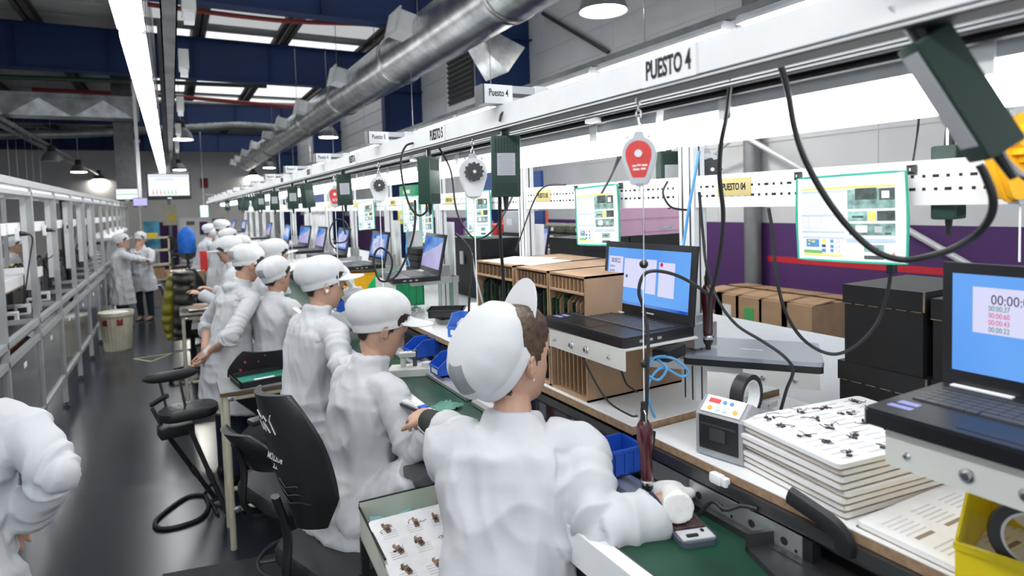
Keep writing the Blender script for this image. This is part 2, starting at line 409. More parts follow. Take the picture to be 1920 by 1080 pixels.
# glowing sheets added under the roof as soft fill, and the strip lights of the neighbouring row
M_rfill = glow('roof_fill_sheet', (.93, .95, .96), .2)
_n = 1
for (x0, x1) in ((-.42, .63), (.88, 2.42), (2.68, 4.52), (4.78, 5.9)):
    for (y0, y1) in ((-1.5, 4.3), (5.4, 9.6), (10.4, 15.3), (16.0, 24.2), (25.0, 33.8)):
        m_ = M_rfill if y0 < 16 else glow('far_roof_fill_sheet', (.93, .94, .95), .5); o = MB().rbox((x0+.05, y0, CZ-.034), (x1-.05, y1, CZ-.031)).build('fill_panel_%d' % _n, m_, None, 0); struct(o); _n += 1  # far sheets glow stronger, added to brighten the back wall
row = None
for k in range(12):
    lb = 'lit strip light of the next row beyond the left line, '+['nearest', 'second', 'third', 'fourth', 'fifth', 'sixth', 'seventh', 'eighth', 'ninth', 'tenth', 'eleventh', 'farthest'][k]
    if row is None: row = batten((-3.6, -1.0+2.2*k, 2.62), lb, 'strip lights beyond the left line', L=1.5, wires=CZ-2.62-.06, wd=.2)
    else: dup(row, (-3.6, -1.0+2.2*k, 2.62), label=lb)
# ================================================================== RIGHT HAND WORK LINE
BX, BZ, PXX = 1.066, 1.38, 1.345
PY = [1.333+.97*k for k in range(-1, 16)]
N_STN = 15
# ---- gantry
def beam(name, label, x, w, z0, z1, y0=-.3, y1=15.6, m=M_wht):
    t = thing(name, label, 'beam', (x, 0, 0))
    b = MB(); b.rbox((0, y0, z0), (w, y1, z1), 0)
    b.rbox((-.002, y0, z0-.003), (w, y1, z0-.001), 1)
    b.rbox((-.0015, y0, z0+.004), (0, y1, z0+.006), 1)
    b.build('profile', [m, M_ink], t, 0)
    return t
fb = beam('gantry_beam', 'white front gantry beam that carries the green power supplies', .70, .045, 2.178, 2.233)
rb = beam('gantry_beam', 'white rear gantry beam just above the bench lights', .90, .04, 2.202, 2.23)
M_pegw = mat('perforated_white_steel', (.85, .86, .87), .4, 0, .02)
tag(MB().tube([(.925, -.3, 2.193), (.925, 15.5, 2.193)], .0065, 8).build('power_conduit', M_blk), 'black conduit running under the rear gantry beam', 'conduit')
for k, y in enumerate(PY[:15]):
    if k == 0: ordn = 'at the near right edge'
    else: ordn = ['with a blue cable down its side', 'behind the cardboard racks', 'right of the tilted laptop', 'fourth along the line', 'fifth along the line', 'sixth along the line', 'seventh along the line', 'eighth along the line', 'ninth along the line', 'tenth along the line', 'eleventh along the line', 'twelfth along the line', 'thirteenth along the line', 'last along the line'][k-1]
    if k:
        t = thing('gantry_post', 'slotted aluminium post standing on the bench, '+ordn, 'post', (PXX, y, BZ+.02 if k > 0 else BZ), 0, 'aluminium gantry posts')
        b = MB(); b.rbox((-.022, -.03, 0), (.022, .03, .895), 0)
        for s in (-.015, .015): b.rbox((-.0225, s-.003, 0), (-.021, s+.003, .895), 1)
        b.rbox((-.003, -.0305, 0), (.003, -.029, .895), 1)
        b.build('extrusion', [M_wht, M_dmt], t, 0)
        b = MB(); b.rbox((-.03, -.036, .18), (.03, .036, .26), 0, .004); b.build('clamp', M_alu, t, 0)
    num = 3+k
    t = thing('station_bracket', 'grey extruded arm above the beam, its end sign reading Puesto %d' % num, 'sign bracket', (0, y, 0), 0, 'station sign brackets')
    b = MB(); b.rbox((.66, -.022, 2.237), (PXX+.03, .022, 2.282), 0)
    b.rbox((.7, -.0225, 2.254), (1.3, -.0215, 2.264), 1); b.build('extrusion', [M_alu, M_dmt], t, 0)
    MB().rbox((.656, -.0225, 2.2365), (.66, .0225, 2.2825)).build('end_cap', M_dmt, t, 0)
    MB().rbox((.80, -.025, 2.234), (.84, .025, 2.285)).build('clamp', M_wht, t, 0)
    sg = MB().rbox((.66, -.0245, 2.237), (.735, -.0225, 2.282)).build('station_sign', M_paper, t, 0)
    if k < 8:
        text('Puesto %d' % num, .024, sg, (.697, -.0248, 2.262), (PI/2, 0, 0), M_ink, sx=.62, bold=.0002)
    if k < 6:                                # hand painted word on the beam face, half cut away
        pl = tag(MB().rbox((.6965, y-.655, 2.183), (.6998, y-.535, 2.232)).build('beam_label', M_wht2, fb, 0, (-.70, 0, 0)), 'white label painted PUESTO %d' % num)
        text('PUESTO %d' % num, .042, pl, (.696, y-.595, 2.2075), (PI/2, 0, -PI/2), M_ink, sx=.55, bold=.0011)
# ---- bench lights
M_bench = glow('lit_bench_lamp', (.97, .99, 1.0), 3.6)
def bench_lamp(y0, label):
    t = thing('hanging_bench_light', label, 'light', (1.0, y0, 2.113), 0, 'lit bench lights on the gantry')
    b = MB()
    def top(y, k=1.): return [(-.055*k, y, .055), (-.05*k, y, .085), (-.03*k, y, .1), (.03*k, y, .1), (.05*k, y, .085), (.055*k, y, .055)]
    b.loft([top(0, .8), top(.03), top(1.22), top(1.25, .8)]); b.build('housing', M_lgry, t, 25)
    b = MB()
    def dif(y, k=1.): return [(-.054*k, y, .056), (-.05*k, y, .02), (-.03*k, y, 0), (.03*k, y, 0), (.05*k, y, .02), (.054*k, y, .056)]
    b.loft([dif(.01, .8), dif(.04), dif(1.21), dif(1.24, .8)]); b.build('diffuser', M_bench, t)
    for q in (.2, .62, 1.05):
        b = MB(); b.rbox((-.058, q, .035), (-.054, q+.03, .09), 0); b.rbox((-.058, q, .09), (-.03, q+.03, .104), 0); b.build('clip', M_wht, t, 0)
    b = MB(); b.rbox((-.025, .15, .1), (.025, .19, .16), 0); b.rbox((-.025, 1.05, .1), (.025, 1.09, .16), 0); b.rbox((-.1, .15, .075), (-.02, .19, .105), 0); b.build('bracket', M_wht, t, 0)
    return t
bl = None
for k in range(12):
    y0 = -.22+1.273*k
    lb = 'lit bench light under the gantry beam, '+['nearest, at the right edge', 'second, behind the red balancer', 'third along', 'fourth along', 'fifth along', 'sixth along', 'seventh along', 'eighth along', 'ninth along', 'tenth along', 'eleventh along', 'last along'][k]
    if bl is None: bl = bench_lamp(y0, lb)
    else: dup(bl, (1.0, y0, 2.113), label=lb)
# ---- perforated boards with yellow station labels
M_ylab = mat('yellow_card', (.6, .5, .22), .7)
for k in range(14):
    y0, y1 = PY[k]+.035, PY[k+1]-.035
    nm = ['right of the blue cable post', 'left of the blue cable post', 'third along', 'fourth along', 'fifth along', 'sixth along', 'seventh along', 'eighth along', 'ninth along', 'tenth along', 'eleventh along', 'twelfth along', 'thirteenth along', 'last along'][k]
    t = thing('perforated_rail', 'white perforated rail between gantry posts, '+nm, 'rail', (PXX, y0, 1.97), 0, 'perforated rails')
    L = y1-y0
    MB().rbox((-.02, 0, 0), (.0, L, .09)).build('panel', M_pegw, t, 0)
    b = MB(); rnd = random.Random(3)
    yy = .02; i = 0
    while yy < L-.02:
        for zz in (.032, .058):
            w = .006 if (i+int(zz*1000)) % 3 else .012
            if k < 5: b.rbox((-.0208, yy-w/2, zz-.003), (-.0195, yy+w/2, zz+.003), 0)
        yy += .022; i += 1
    if b.v: b.build('slots', M_ink, t, 0)
    sl = MB().rbox((-.0225, L-.195, .03), (-.0205, L-.085, .078)).build('station_label', M_ylab, t, 0)
    if k < 4: text('PUESTO %02d' % (4+k), .026, sl, (-.0228, L-.14, .054), (PI/2, 0, -PI/2), M_ink, sx=.62, bold=.0007)
# ---- bench boards
M_lam = mat('white_laminate', (.8, .81, .82), .3, 0, .02)
M_chip = mat('chipboard_edge', (.34, .22, .13), .85, 0, .15, 60)
def board(name, label, lo, hi, group=None, cat='workbench'):
    t = thing(name, label, cat, (lo[0], lo[1], lo[2]), 0, group)
    d = [h-l for h, l in zip(hi, lo)]
    b = MB(); b.rbox((0, 0, 0), (d[0], d[1], d[2]-.002), 1); b.rbox((0, 0, d[2]-.002), d, 0); b.build('board', [M_lam, M_chip], t, 0)
    return t
nb = board('workbench', 'near white laminate bench top with a bare chipboard edge', (BX, -.5, BZ-.022), (1.62, 1.245, BZ))
for k in range(7):
    y0 = 1.25 if k == 0 else 1.3+2.0*k
    y1 = 3.29 if k == 0 else 1.29+2.0*(k+1)
    board('workbench', 'white bench top carrying gantry posts, '+['second from the camera', 'third along', 'fourth along', 'fifth along', 'sixth along', 'seventh along', 'last along'][k], (BX-.03, y0, BZ-.004), (1.62, y1, BZ+.02), 'far bench tops')
M_tab2 = mat('grey_table_laminate', (.55, .58, .62), .4, 0, .03)
rt = thing('rear_table', 'pale grey table behind the bench under the black boxes', 'table', (1.64, -.6, 0))
MB().rbox((0, 0, 1.34), (.9, 3.2, 1.365)).build('tabletop', M_tab2, rt, 0)
for (x, y) in ((.05, .1), (.85, .1), (.05, 3.1), (.85, 3.1)): MB().rbox((x-.02, y-.02, 0), (x+.02, y+.02, 1.34)).build('leg', M_lgry, rt, 0)
rt2 = thing('rear_table', 'long grey table behind the far gantry posts', 'table', (1.64, 2.7, 0))
MB().rbox((0, 0, 1.34), (.8, 10.5, 1.365)).build('tabletop', M_tab2, rt2, 0)
for (x, y) in ((.05, .1), (.75, .1), (.05, 5), (.75, 5), (.05, 10.4), (.75, 10.4)): MB().rbox((x-.02, y-.02, 0), (x+.02, y+.02, 1.34)).build('leg', M_lgry, rt2, 0)
# ---- bench frame, front rail and steel plate
fr = thing('workbench_support', 'dark steel bench frame and front rail under the white tops', 'frame', (0, 0, 0))
b = MB(); b.rbox((BX-.012, -.5, BZ-.05), (BX+.02, 15.3, BZ-.0235), 0); b.build('front_rail', M_dmt, fr, 0)
MB().rbox((BX+.02, -.5, BZ-.075), (1.6, 15.3, BZ-.025)).build('under_frame', M_dmt, fr, 0)
for k in range(9):
    for x in (1.12, 1.55): MB().rbox((x-.02, -.4+1.9*k, 0), (x+.02, -.36+1.9*k, BZ-.07)).build('leg', M_dmt, fr, 0)
pl = thing('drilled_plate', 'bare steel plate with round holes fixed below the bench edge', 'plate', (BX-.018, .76, BZ-.105))
MB().rbox((0, 0, 0), (.004, .30, .052)).build('plate', M_alu, pl, 0)
b = MB()
for y in (.04, .12, .2, .27):
    b.cyl((-.001, y, .026), (.0005, y, .026), .0085, 14, 0); b.cyl((-.001, y-.027, .018), (.0005, y-.027, .018), .0035, 8, 0)
b.build('hole', M_ink, pl, 0)
MB().rbox((.004, -.02, .0), (.03, 0, .05)).build('end_block', M_blk, pl, 0)
g = MB().box((0, 0, 0), (.02, .035, .024), 0, .006).box((.0, -.024, 0), (.016, .014, .02), 0, .003).build('corner_clip', M_wht2, None, 30, at(1345, 897, x=BX-.012))
tag(g, 'small white plastic clip on the bench edge in front of the foam stack', 'clip')
g = thing('rail_handle', 'black rounded handle bar at the end of the bench front rail', 'handle', at(1562, 985, x=BX-.02))
MB().tube(spl([(0, .09, .02), (0, .05, .012), (0, 0, .0), (.003, -.02, -.02), (.006, -.02, -.045)], 5), [.014]*21, 8, flat=1.4).build('grip', M_blk, g)
# ---- conveyor
M_belt = mat('green_belt', (.006, .055, .03), .42, 0, .2, 7, bump=.02, bscale=30)
cv = thing('conveyor', 'dark green belt conveyor running along the front of the bench', 'conveyor', (0, 0, 0))
MB().rbox((.77, -.3, 1.25), (1.03, 15.2, 1.27)).build('belt', M_belt, cv, 0)
b = MB(); b.rbox((.735, -.3, 1.2), (.77, 15.2, 1.278), 0); b.rbox((.77, -.3, 1.2705), (.776, 15.2, 1.276), 1); b.build('near_guide', [M_wht, M_dmt], cv, 0)
b = MB(); b.rbox((1.03, -.3, 1.2), (1.045, 15.2, 1.285), 0); b.build('far_guide', M_dmt, cv, 0)
MB().rbox((.76, -.3, 1.12), (1.03, 15.2, 1.245)).build('bed', M_blk2, cv, 0)
for k in range(8):
    for x in (.78, 1.02): MB().rbox((x-.02, .1+2.05*k, 0), (x+.02, .14+2.05*k, 1.12)).build('leg', M_dmt, cv, 0)
# extruded aluminium work guides on the far side of the belt
def guide(y0, y1, label, x=.955):
    t = thing('aluminium_guide', label, 'guide rail', (x, y0, 1.285), 0, 'guide rails over the belt')
    L = y1-y0
    b = MB(); prof = [(-.04, -.012), (-.04, .0), (-.03, .012), (-.012, .016), (-.008, .006), (.008, .006), (.012, .016), (.03, .016), (.042, .004), (.042, -.012)]
    b.loft([[(x_, 0, z_) for x_, z_ in prof], [(x_, L, z_) for x_, z_ in prof]]); b.build('extrusion', M_alu, t, 20)
    b = MB()
    for y in (.06, L-.06): b.box((0, y, -.013), (.07, .03, .004), 0)
    b.build('foot', M_blk, t, 0)
    return t
guide(1.11, 2.0, 'ribbed aluminium guide on the belt beside the blue screw bin')
guide(2.05, 3.1, 'ribbed aluminium guide on the belt under two blue bins')
guide(3.2, 4.6, 'ribbed aluminium guide on the belt farther along')
# ---- power supplies
def supply(loc, rz, label, tilt=0., roll=0., lab='front', w=.070, d=.042, h=.148):
    t = thing('power_supply', label, 'power supply', loc, group='dark green power supplies on the gantry', rot=(tilt, roll, rz))
    b = MB(); b.box((0, 0, -h/2-.012), (w, d, h), 0, .004)
    for k in range(8): b.box((-w*.36+w*.72*k/7, -d/2-.0004, -.036), (.0032, .0016, .036), 1)
    for k in range(8): b.box((-w*.36+w*.72*k/7, -d/2-.0004, -h+.008), (.0032, .0016, .026), 1)
    b.box((0, d/2, -h/2-.012), (w*.96, .001, h*.96), 1)
    b.build('case', [M_grn, mat('green_case_groove', (.008, .028, .02), .6)], t)
    if lab == 'front':
        b = MB(); b.box((0, -d/2-.0008, -h*.55), (w*.62, .001, h*.36), 0)
        for q in range(11): b.box((0, -d/2-.0015, -h*.55+h*.15-q*h*.03), (w*.54*(1 if q % 3 else .8), .0004, .0015), 1)
        b.build('rating_label', [mat('silver_label', (.5, .51, .54), .5), M_gry], t, 0)
    elif lab == 'side':
        MB().box((w/2+.0006, 0, -h*.55), (.001, d*.75, h*.8), 0).build('rating_label', mat('silver_label', (.5, .51, .54), .5), t, 0)
    MB().tube([(0, 0, .03), (0, 0, .012), (0, 0, -.012)], [.006, .0085, .01], 8).build('plug', M_blk, t)
    MB().tube([(0, 0, -h-.01), (0, 0, -h-.02), (0, 0, -h-.045)], [.0075, .0065, .0045], 8).build('cable_gland', M_blk, t)
    MB().rbox((-.012, -.002, -.012), (-.008, .002, .035), 0).rbox((.008, -.002, -.012), (.012, .002, .035), 0).build('hanger', M_mtl, t, 0)
    return t
SUP = [(1718, 52, .70, 'very near green power supply tilted across the top right', dict(rz=R_(150), roll=R_(30), tilt=R_(4), lab='side', w=.043, d=.036)),
       (947, 246, .70, 'green power supply with a printed silver label above the cardboard racks', dict(rz=R_(-24), roll=R_(1))),
       (803, 288, .70, 'green power supply turned side-on, left of the black knobbed balancer', dict(rz=R_(40), lab='none')),
       (643, 322, .70, 'green labelled supply between the Puesto 6 sign and the white balancer', dict(rz=R_(-10), roll=R_(-2))),
       (573, 340, .70, 'slim green supply tilted beside the small red balancer', dict(rz=R_(30), roll=R_(-7), lab='none')),
       (548, 347, .70, 'green labelled supply left of the slim tilted one', dict(rz=R_(-10))),
       (514, 356, .70, 'green labelled supply near the Puesto 8 sign', dict(rz=R_(-10))),
       (489, 361, .70, 'green labelled supply near the Puesto 9 sign', dict(rz=R_(-10))),
       (474, 366, .70, 'small green supply leaning right at the far end of the gantry', dict(rz=R_(10), roll=R_(-16), lab='none')),
       (464, 367, .70, 'small green supply leaning left at the far end of the gantry', dict(rz=R_(10), roll=R_(14), lab='none')),
       (450, 369, .70, 'farthest but one green supply on the gantry', dict(rz=R_(10), roll=R_(-5), lab='none')),
       (426, 374, .70, 'farthest dark green supply on the gantry', dict(rz=R_(-10)))]
sup_ob = []
for (u_, v_, x_, lb, kw) in SUP:
    p = at(u_, v_, x=x_+.02); sup_ob.append(supply(p, label=lb, **kw))
for (u_, v_, lb, kw) in [(1253, 277, 'green supply hanging behind the red balancer with a white label', dict(rz=R_(-20), lab='front')),
                         (1780, 262, 'green supply half hidden behind the very near one', dict(rz=R_(10), lab='none'))]:
    sup_ob.append(supply(at(u_, v_, x=1.38), label=lb, **kw))
# ---- spring balancers
def balancer(loc, rz, label, style='knob', k=1.0, drop=.55, top=.05):
    """Hangs by a chain from the beam; cord comes out at the bottom."""
    t = thing('spring_balancer', label, 'tool balancer', loc, rz, 'spring balancers on the gantry')
    out = []
    for a in range(0, 181, 15): out.append((.048*k*math.cos(R_(a)), -.045*k+.048*k*math.sin(R_(a))))
    out += [(-.046*k, -.065*k), (-.026*k, -.128*k), (-.02*k, -.134*k), (.02*k, -.134*k), (.026*k, -.128*k), (.046*k, -.065*k)]
    M = Matrix.Rotation(PI/2, 4, 'X')
    bodym = {'knob': M_wht, 'red': M_mtl, 'yellow': M_orange}[style]
    b = MB().mx(M); b.prism(out, -.018*k, .018*k, 0); b.prism([(x*1.06, y*1.03) for x, y in out], -.004*k, .004*k, 0); b.build('drum_housing', bodym, t, 30)
    if style == 'red':
        b = MB().mx(M); b.prism([(x*.78, y*.78-.012*k) for x, y in out], .018*k, .020*k, 0); pt = b.build('red_plate', mat('red_label_plate', (.75, .07, .06), .4), t, 0)
        b = MB().mx(M); b.prism([(.011*k*math.cos(a*.4), -.047*k+.011*k*math.sin(a*.4)) for a in range(16)], .020*k, .024*k, 0)
        for (x0, y0, w0) in [(-.018, -.085, .012), (-.004, -.083, .01), (.009, -.084, .016), (-.016, -.095, .018), (.006, -.094, .014)]: b.prism([(x0*k, y0*k), ((x0+w0)*k, y0*k), ((x0+w0)*k, (y0+.005)*k), (x0*k, (y0+.005)*k)], .020*k, .0204*k, 0)
        b.build('hub_and_print', M_wht2, pt, 0)
        b = MB().mx(M); out2 = [((.03+.004*(i % 2))*k*math.cos(2*PI*i/24), -.047*k+(.03+.004*(i % 2))*k*math.sin(2*PI*i/24)) for i in range(24)]; b.prism(out2, -.034*k, -.018*k); b.build('tension_knob', M_blk, t, 30)
    else:
        b = MB().mx(M); nl = 12; out2 = [((.031+.0035*math.cos(nl*2*PI*i/72))*k*math.cos(2*PI*i/72), -.047*k+(.031+.0035*math.cos(nl*2*PI*i/72))*k*math.sin(2*PI*i/72)) for i in range(72)]
        b.prism(out2, .018*k, .042*k, 0); b.prism([(x*.55, (y+.047*k)*.55-.047*k) for x, y in out2], .042*k, .044*k, 0); b.prism([(.006*k*math.cos(i*PI/5), -.047*k+.006*k*math.sin(i*PI/5)) for i in range(10)], .044*k, .047*k, 1)
        b.build('tension_knob', [M_orange if style == 'yellow' else mat('knob_charcoal', (.06, .062, .066), .5), M_wht2], t, 30)
    b = MB()
    for s in (-.03, .03): b.mx(M); b.prism([(s*k+.005*k*math.cos(i*PI/4), .0*k+.005*k*math.sin(i*PI/4)) for i in range(8)], .018*k, .022*k)
    b.prism([(.018*k*s1, y1) for s1, y1 in ((-1, -.0), (1, -.0), (.6, .018*k), (-.6, .018*k))], -.004, .004)
    b.prism([(-.012*k, -.134*k), (.012*k, -.134*k), (.01*k, -.142*k), (-.01*k, -.142*k)], -.012*k, .012*k)
    b.build('hanger_plate', M_alu, t, 0)
    b = MB(); zz = .016*k; i = 0
    while zz < top:
        pts = [(.0045*math.cos(q*PI/4), 0, zz+.007+.0085*math.sin(q*PI/4)) for q in range(8)]
        if i % 2: pts = [(0, x, z_) for x, _, z_ in pts]
        b.tube(pts, .0013, 5, closed=True); zz += .0125; i += 1
    b.build('chain', M_mtl, t)
    MB().cyl((0, 0, -.14*k), (0, 0, -.14*k-drop), .0016, 6).build('cord', M_wht2, t)
    return t
bal = [balancer(at(1198, 258, x=.72), R_(-48), 'large balancer with a red face plate hanging near the front beam', 'red', .6, .02, .105),
       balancer(at(886, 298, x=.72), R_(-18), 'white balancer with a charcoal knob beside the labelled power supply', 'knob', .76, .5, .09),
       balancer(at(710, 332, x=.72), R_(-14), 'white balancer with a charcoal knob farther along the line', 'knob', .7, .45, .07),
       balancer(at(627, 352, x=.72), R_(-14), 'small far balancer with a red face plate', 'red', .7, .4, .07),
       balancer(at(543, 367, x=.72), R_(-14), 'tiny far balancer hidden beside a green supply', 'knob', .7, .4, .06),
       balancer(at(1322, 290, x=1.42), R_(-20), 'white knobbed balancer behind the blue cable post', 'knob', 1.0, .35, .05),
       balancer(at(1915, 215, x=1.25), R_(-30), 'yellow balancer at the right edge of the photo', 'yellow', 1.05, .1, .05)]
# ================================================================== THINGS ON AND AROUND THE LINE
M_scr = glow('screen_blue', (.08, .28, .78), .42, (.22, .48, .92), 2.2)
M_scr2 = glow('screen_deep_blue', (.02, .09, .5), .36, (.2, .38, .8), 5.)
M_win = glow('screen_window', (.68, .68, .92), .4)
M_winw = glow('screen_white', (.9, .93, 1.), .42)
M_sred = glow('screen_red', (.75, .03, .12), .35)
M_sgrn = glow('screen_green', (.02, .22, .1), .35)
M_syel = glow('screen_yellow', (.9, .7, .1), .4)
M_sdark = glow('screen_ink', (.02, .02, .05), .3)
M_lapb = mat('laptop_black', (.012, .012, .015), .3, 0, .1)
M_lapk = mat('laptop_palmrest', (.02, .021, .025), .35, .2, .08)
M_key = mat('laptop_keys', (.055, .056, .06), .45)
M_bronze = mat('sticker_violet', (.25, .27, .55), .4)
def laptop(loc, rz, label, angle=103, style=1, W=.38, D=.25, pitch=0., detail=True):
    t = thing('laptop', label, 'laptop', loc, group='laptops on the line', rot=(pitch, 0, rz))
    b = MB(); b.prism(rrect(W, D, .012, 3, 0, D/2), 0, .022, 0); b.prism(rrect(W*.985, D*.97, .01, 3, 0, D/2), .022, .0255, 1); b.build('base', [M_lapb, M_lapk], t, 25)
    if detail:
        b = MB(); rows = 6; kw = .0172
        for r in range(rows):
            ncol = 18
            for c in range(ncol):
                if r == 0 and 5 <= c <= 9:
                    if c == 5: b.box((-W/2+.034+7*(W-.066)/(ncol-1), .105+.0175*r, .0265), (kw*5.2, .0145, .004), 0, .001)
                    continue
                b.box((-W/2+.034+c*(W-.066)/(ncol-1), .105+.0175*r, .0265), (kw, .0145 if r < 5 else .009, .004), 0)
        b.build('keyboard', M_key, t, 0)
        MB().rbox((-.065, .02, .0255), (.035, .078, .0262)).build('touchpad', M_lapb, t, 0)
        MB().rbox((-W/2+.02, .222, .0255), (-W/2+.11, .234, .0275)).build('status_strip', M_wht2, t, 0)
        b = MB(); b.box((-W/2+.035, .07, .0258), (.03, .016, .0006)); b.box((-W/2+.035, .045, .0258), (.035, .014, .0006)); b.build('palm_stickers', M_bronze, t, 0)
        b = MB()
        for q in range(3): b.box((W/2, .06+.03*q, .012), (.001, .014, .007))
        b.build('side_ports', M_gry, t, 0)
    a = R_(angle-90)
    lid = MB(); Hh = .216
    lid.mx(Matrix.Translation((0, D-.008, .022)) @ Matrix.Rotation(-a, 4, 'X'))
    lid.prism([(x, y) for x, y in rrect(W, .012, .004, 2)], 0, Hh, 0)
    T = lid.T.copy(); lo = lid.build('lid', M_lapb, t, 25)
    s = MB().mx(T); sw, s0, s1 = W*.91, .03, Hh-.018
    s.quad([(-sw/2, -.0065, s0), (sw/2, -.0065, s0), (sw/2, -.0065, s1), (-sw/2, -.0065, s1)])
    so = s.build('screen', M_scr if style in (1, 0) else M_scr2, lo, 0)
    def R(x0, y0, x1, y1, m, off=.0072, name='screen_window', par=None):
        X = lambda f: -sw/2+sw*f; Z = lambda f: s1-(s1-s0)*f
        return MB().mx(T).quad([(X(x0), -off, Z(y0)), (X(x0), -off, Z(y1)), (X(x1), -off, Z(y1)), (X(x1), -off, Z(y0))]).build(name, m, so, 0)
    def tx(body, x, y, size, m, sx=.8):
        c = T @ V((-sw/2+sw*x, -.0078, s1-(s1-s0)*y))
        text(body, size, so, c, (T.to_3x3() @ Matrix.Rotation(PI/2, 3, 'X')).to_euler(), m, sx=sx, depth=.0001)
    if style == 1:
        R(.02, .16, .21, .66, M_win); R(.23, .18, .50, .7, M_win); R(.51, .17, .63, .76, M_win); R(.66, .2, .84, .78, M_win)
        tx('00:00:22', .115, .24, .02, M_sdark, .62)
        for q, (s_, m_) in enumerate([('00:00:35', M_sdark), ('00:00:48', M_sdark), ('00:00:53', M_sdark), ('00:00:21', M_sdark)]): tx(s_, .07, .35+.08*q, .009, m_, .75)
        b = MB().mx(T); X = lambda f: -sw/2+sw*f; Z = lambda f: s1-(s1-s0)*f
        for (fx, fy, rr, mi) in [(.17, .58, .009, 0), (.27, .5, .005, 1), (.46, .52, .006, 1), (.69, .24, .006, 2)]:
            b.add([(X(fx)+rr*math.cos(i*PI/8), -.0078, Z(fy)+rr*math.sin(i*PI/8)) for i in range(16)], [tuple(range(16))], mi)
        b.build('screen_icons', [M_syel, M_sgrn, M_sred], so, 0)
        R(0, .95, 1, 1, M_scr2, .0070, 'task_bar')
    elif style == 0:
        R(.09, .12, .42, .58, M_win); R(.47, .12, .98, .68, M_win)
        tx('00:00:00', .255, .24, .023, M_sdark, .78)
        for q, (s_, m_) in enumerate([('00:00:37', M_sgrn), ('00:00:60', M_sred), ('00:00:43', M_sred), ('00:00:22', M_sgrn)]): tx(s_, .2, .325+.07*q, .0125, m_, .7)
        b = MB().mx(T); X = lambda f: -sw/2+sw*f; Z = lambda f: s1-(s1-s0)*f
        for (fx, fy, rr, mi) in [(.37, .49, .0115, 0), (.53, .5, .0065, 1), (.93, .47, .0065, 1)]:
            b.add([(X(fx)+rr*math.cos(i*PI/8), -.0078, Z(fy)+rr*math.sin(i*PI/8)) for i in range(16)], [tuple(range(16))], mi)
        b.add([(X(.37)+.008*math.cos(PI+i*PI/8), -.0079, Z(.5)+.006*math.sin(PI+i*PI/8)) for i in range(9)], [tuple(range(9))], 2)
        for q in range(4): b.box((X(.37), -.0078, Z(.3+.035*q)), (.03, .0002, .0035), 3)
        for q in range(6): b.box((X(.53), -.0078, Z(.2+.05*q)), (.012, .0002, .0025), 3)
        b.build('screen_icons', [M_syel, M_sgrn, M_sred, M_bronze], so, 0)
    elif style == 2:
        R(.1, .2, .9, .85, glow('screen_mist', (.35, .4, .75), .36, (.75, .75, .95), 14.), .0072); R(.3, .08, .55, .3, glow('screen_pale', (.5, .7, .98), .36), .0071)
        R(0, .94, 1, 1, M_sdark, .0070, 'task_bar')
    elif style == 3:
        b = MB().mx(T); X = lambda f: -sw/2+sw*f; Z = lambda f: s1-(s1-s0)*f
        b.add([(X(0), -.0072, Z(.62)), (X(0), -.0072, Z(1)), (X(1), -.0072, Z(1)), (X(1), -.0072, Z(.1)), (X(.75), -.0072, Z(.28)), (X(.4), -.0072, Z(.42))], [tuple(range(6))], 0)
        b.build('screen_wave', glow('screen_violet', (.38, .36, .72), .34, (.6, .58, .85), 4.), so, 0)
    if detail and style in (0, 1):
        c = T @ V((.02, -.0066, .015))
        MB().mx(Matrix.Translation(c)).box((0, -.0004, 0), (.05, .0004, .004)).build('maker_mark', M_lgry, lo, 0)
    return t
LZ = 1.632
lap1 = laptop((.95, 1.37, LZ), -PI/2+.02, 'open laptop on the white arm in front of the cardboard racks, timer on screen', 96, 1)
lap0 = laptop((.94, .385, LZ+.004), -PI/2, 'large open laptop at the right edge with zeroed timer on screen', 90, 0)
def tray(y, label, full=True):
    t = thing('laptop_stand', label, 'laptop stand', (0, y, 0), 0, 'laptop arms on the gantry posts')
    MB().rbox((.952, -.17, LZ-.055), (.957, .172, LZ-.001)).build('front_plate', M_off, t, 0)
    MB().rbox((.957, -.17, LZ-.006), (1.2, .172, LZ-.001)).build('shelf', M_off, t, 0)
    b = MB()
    for yy in (-.11, -.01, .06, .14):
        r = .011 if yy in (-.01, .06) else .006
        b.mx(Matrix.Translation((.952, yy, LZ-.032)) @ Matrix.Rotation(-PI/2, 4, 'Y')); b.lathe([(r, 0), (r*.9, .002), (r*.55, .003), (r*.5, .006), (0.0001, .006)], 14)
    b.build('bolts', M_mtl, t)
    MB().rbox((1.1, -.05, LZ-.045), (PXX+.02, -.012, LZ-.008)).build('support_bar', M_alu, t, 0)
    MB().rbox((1.3, -.06, LZ-.07), (1.39, .035, LZ+.0)).build('post_clamp', M_alu, t, 0)
    return t
tr1 = tray(1.345, 'white steel laptop arm clamped to the blue cable post')
tr0 = tray(.372, 'white steel laptop arm with two bolts at the right edge')
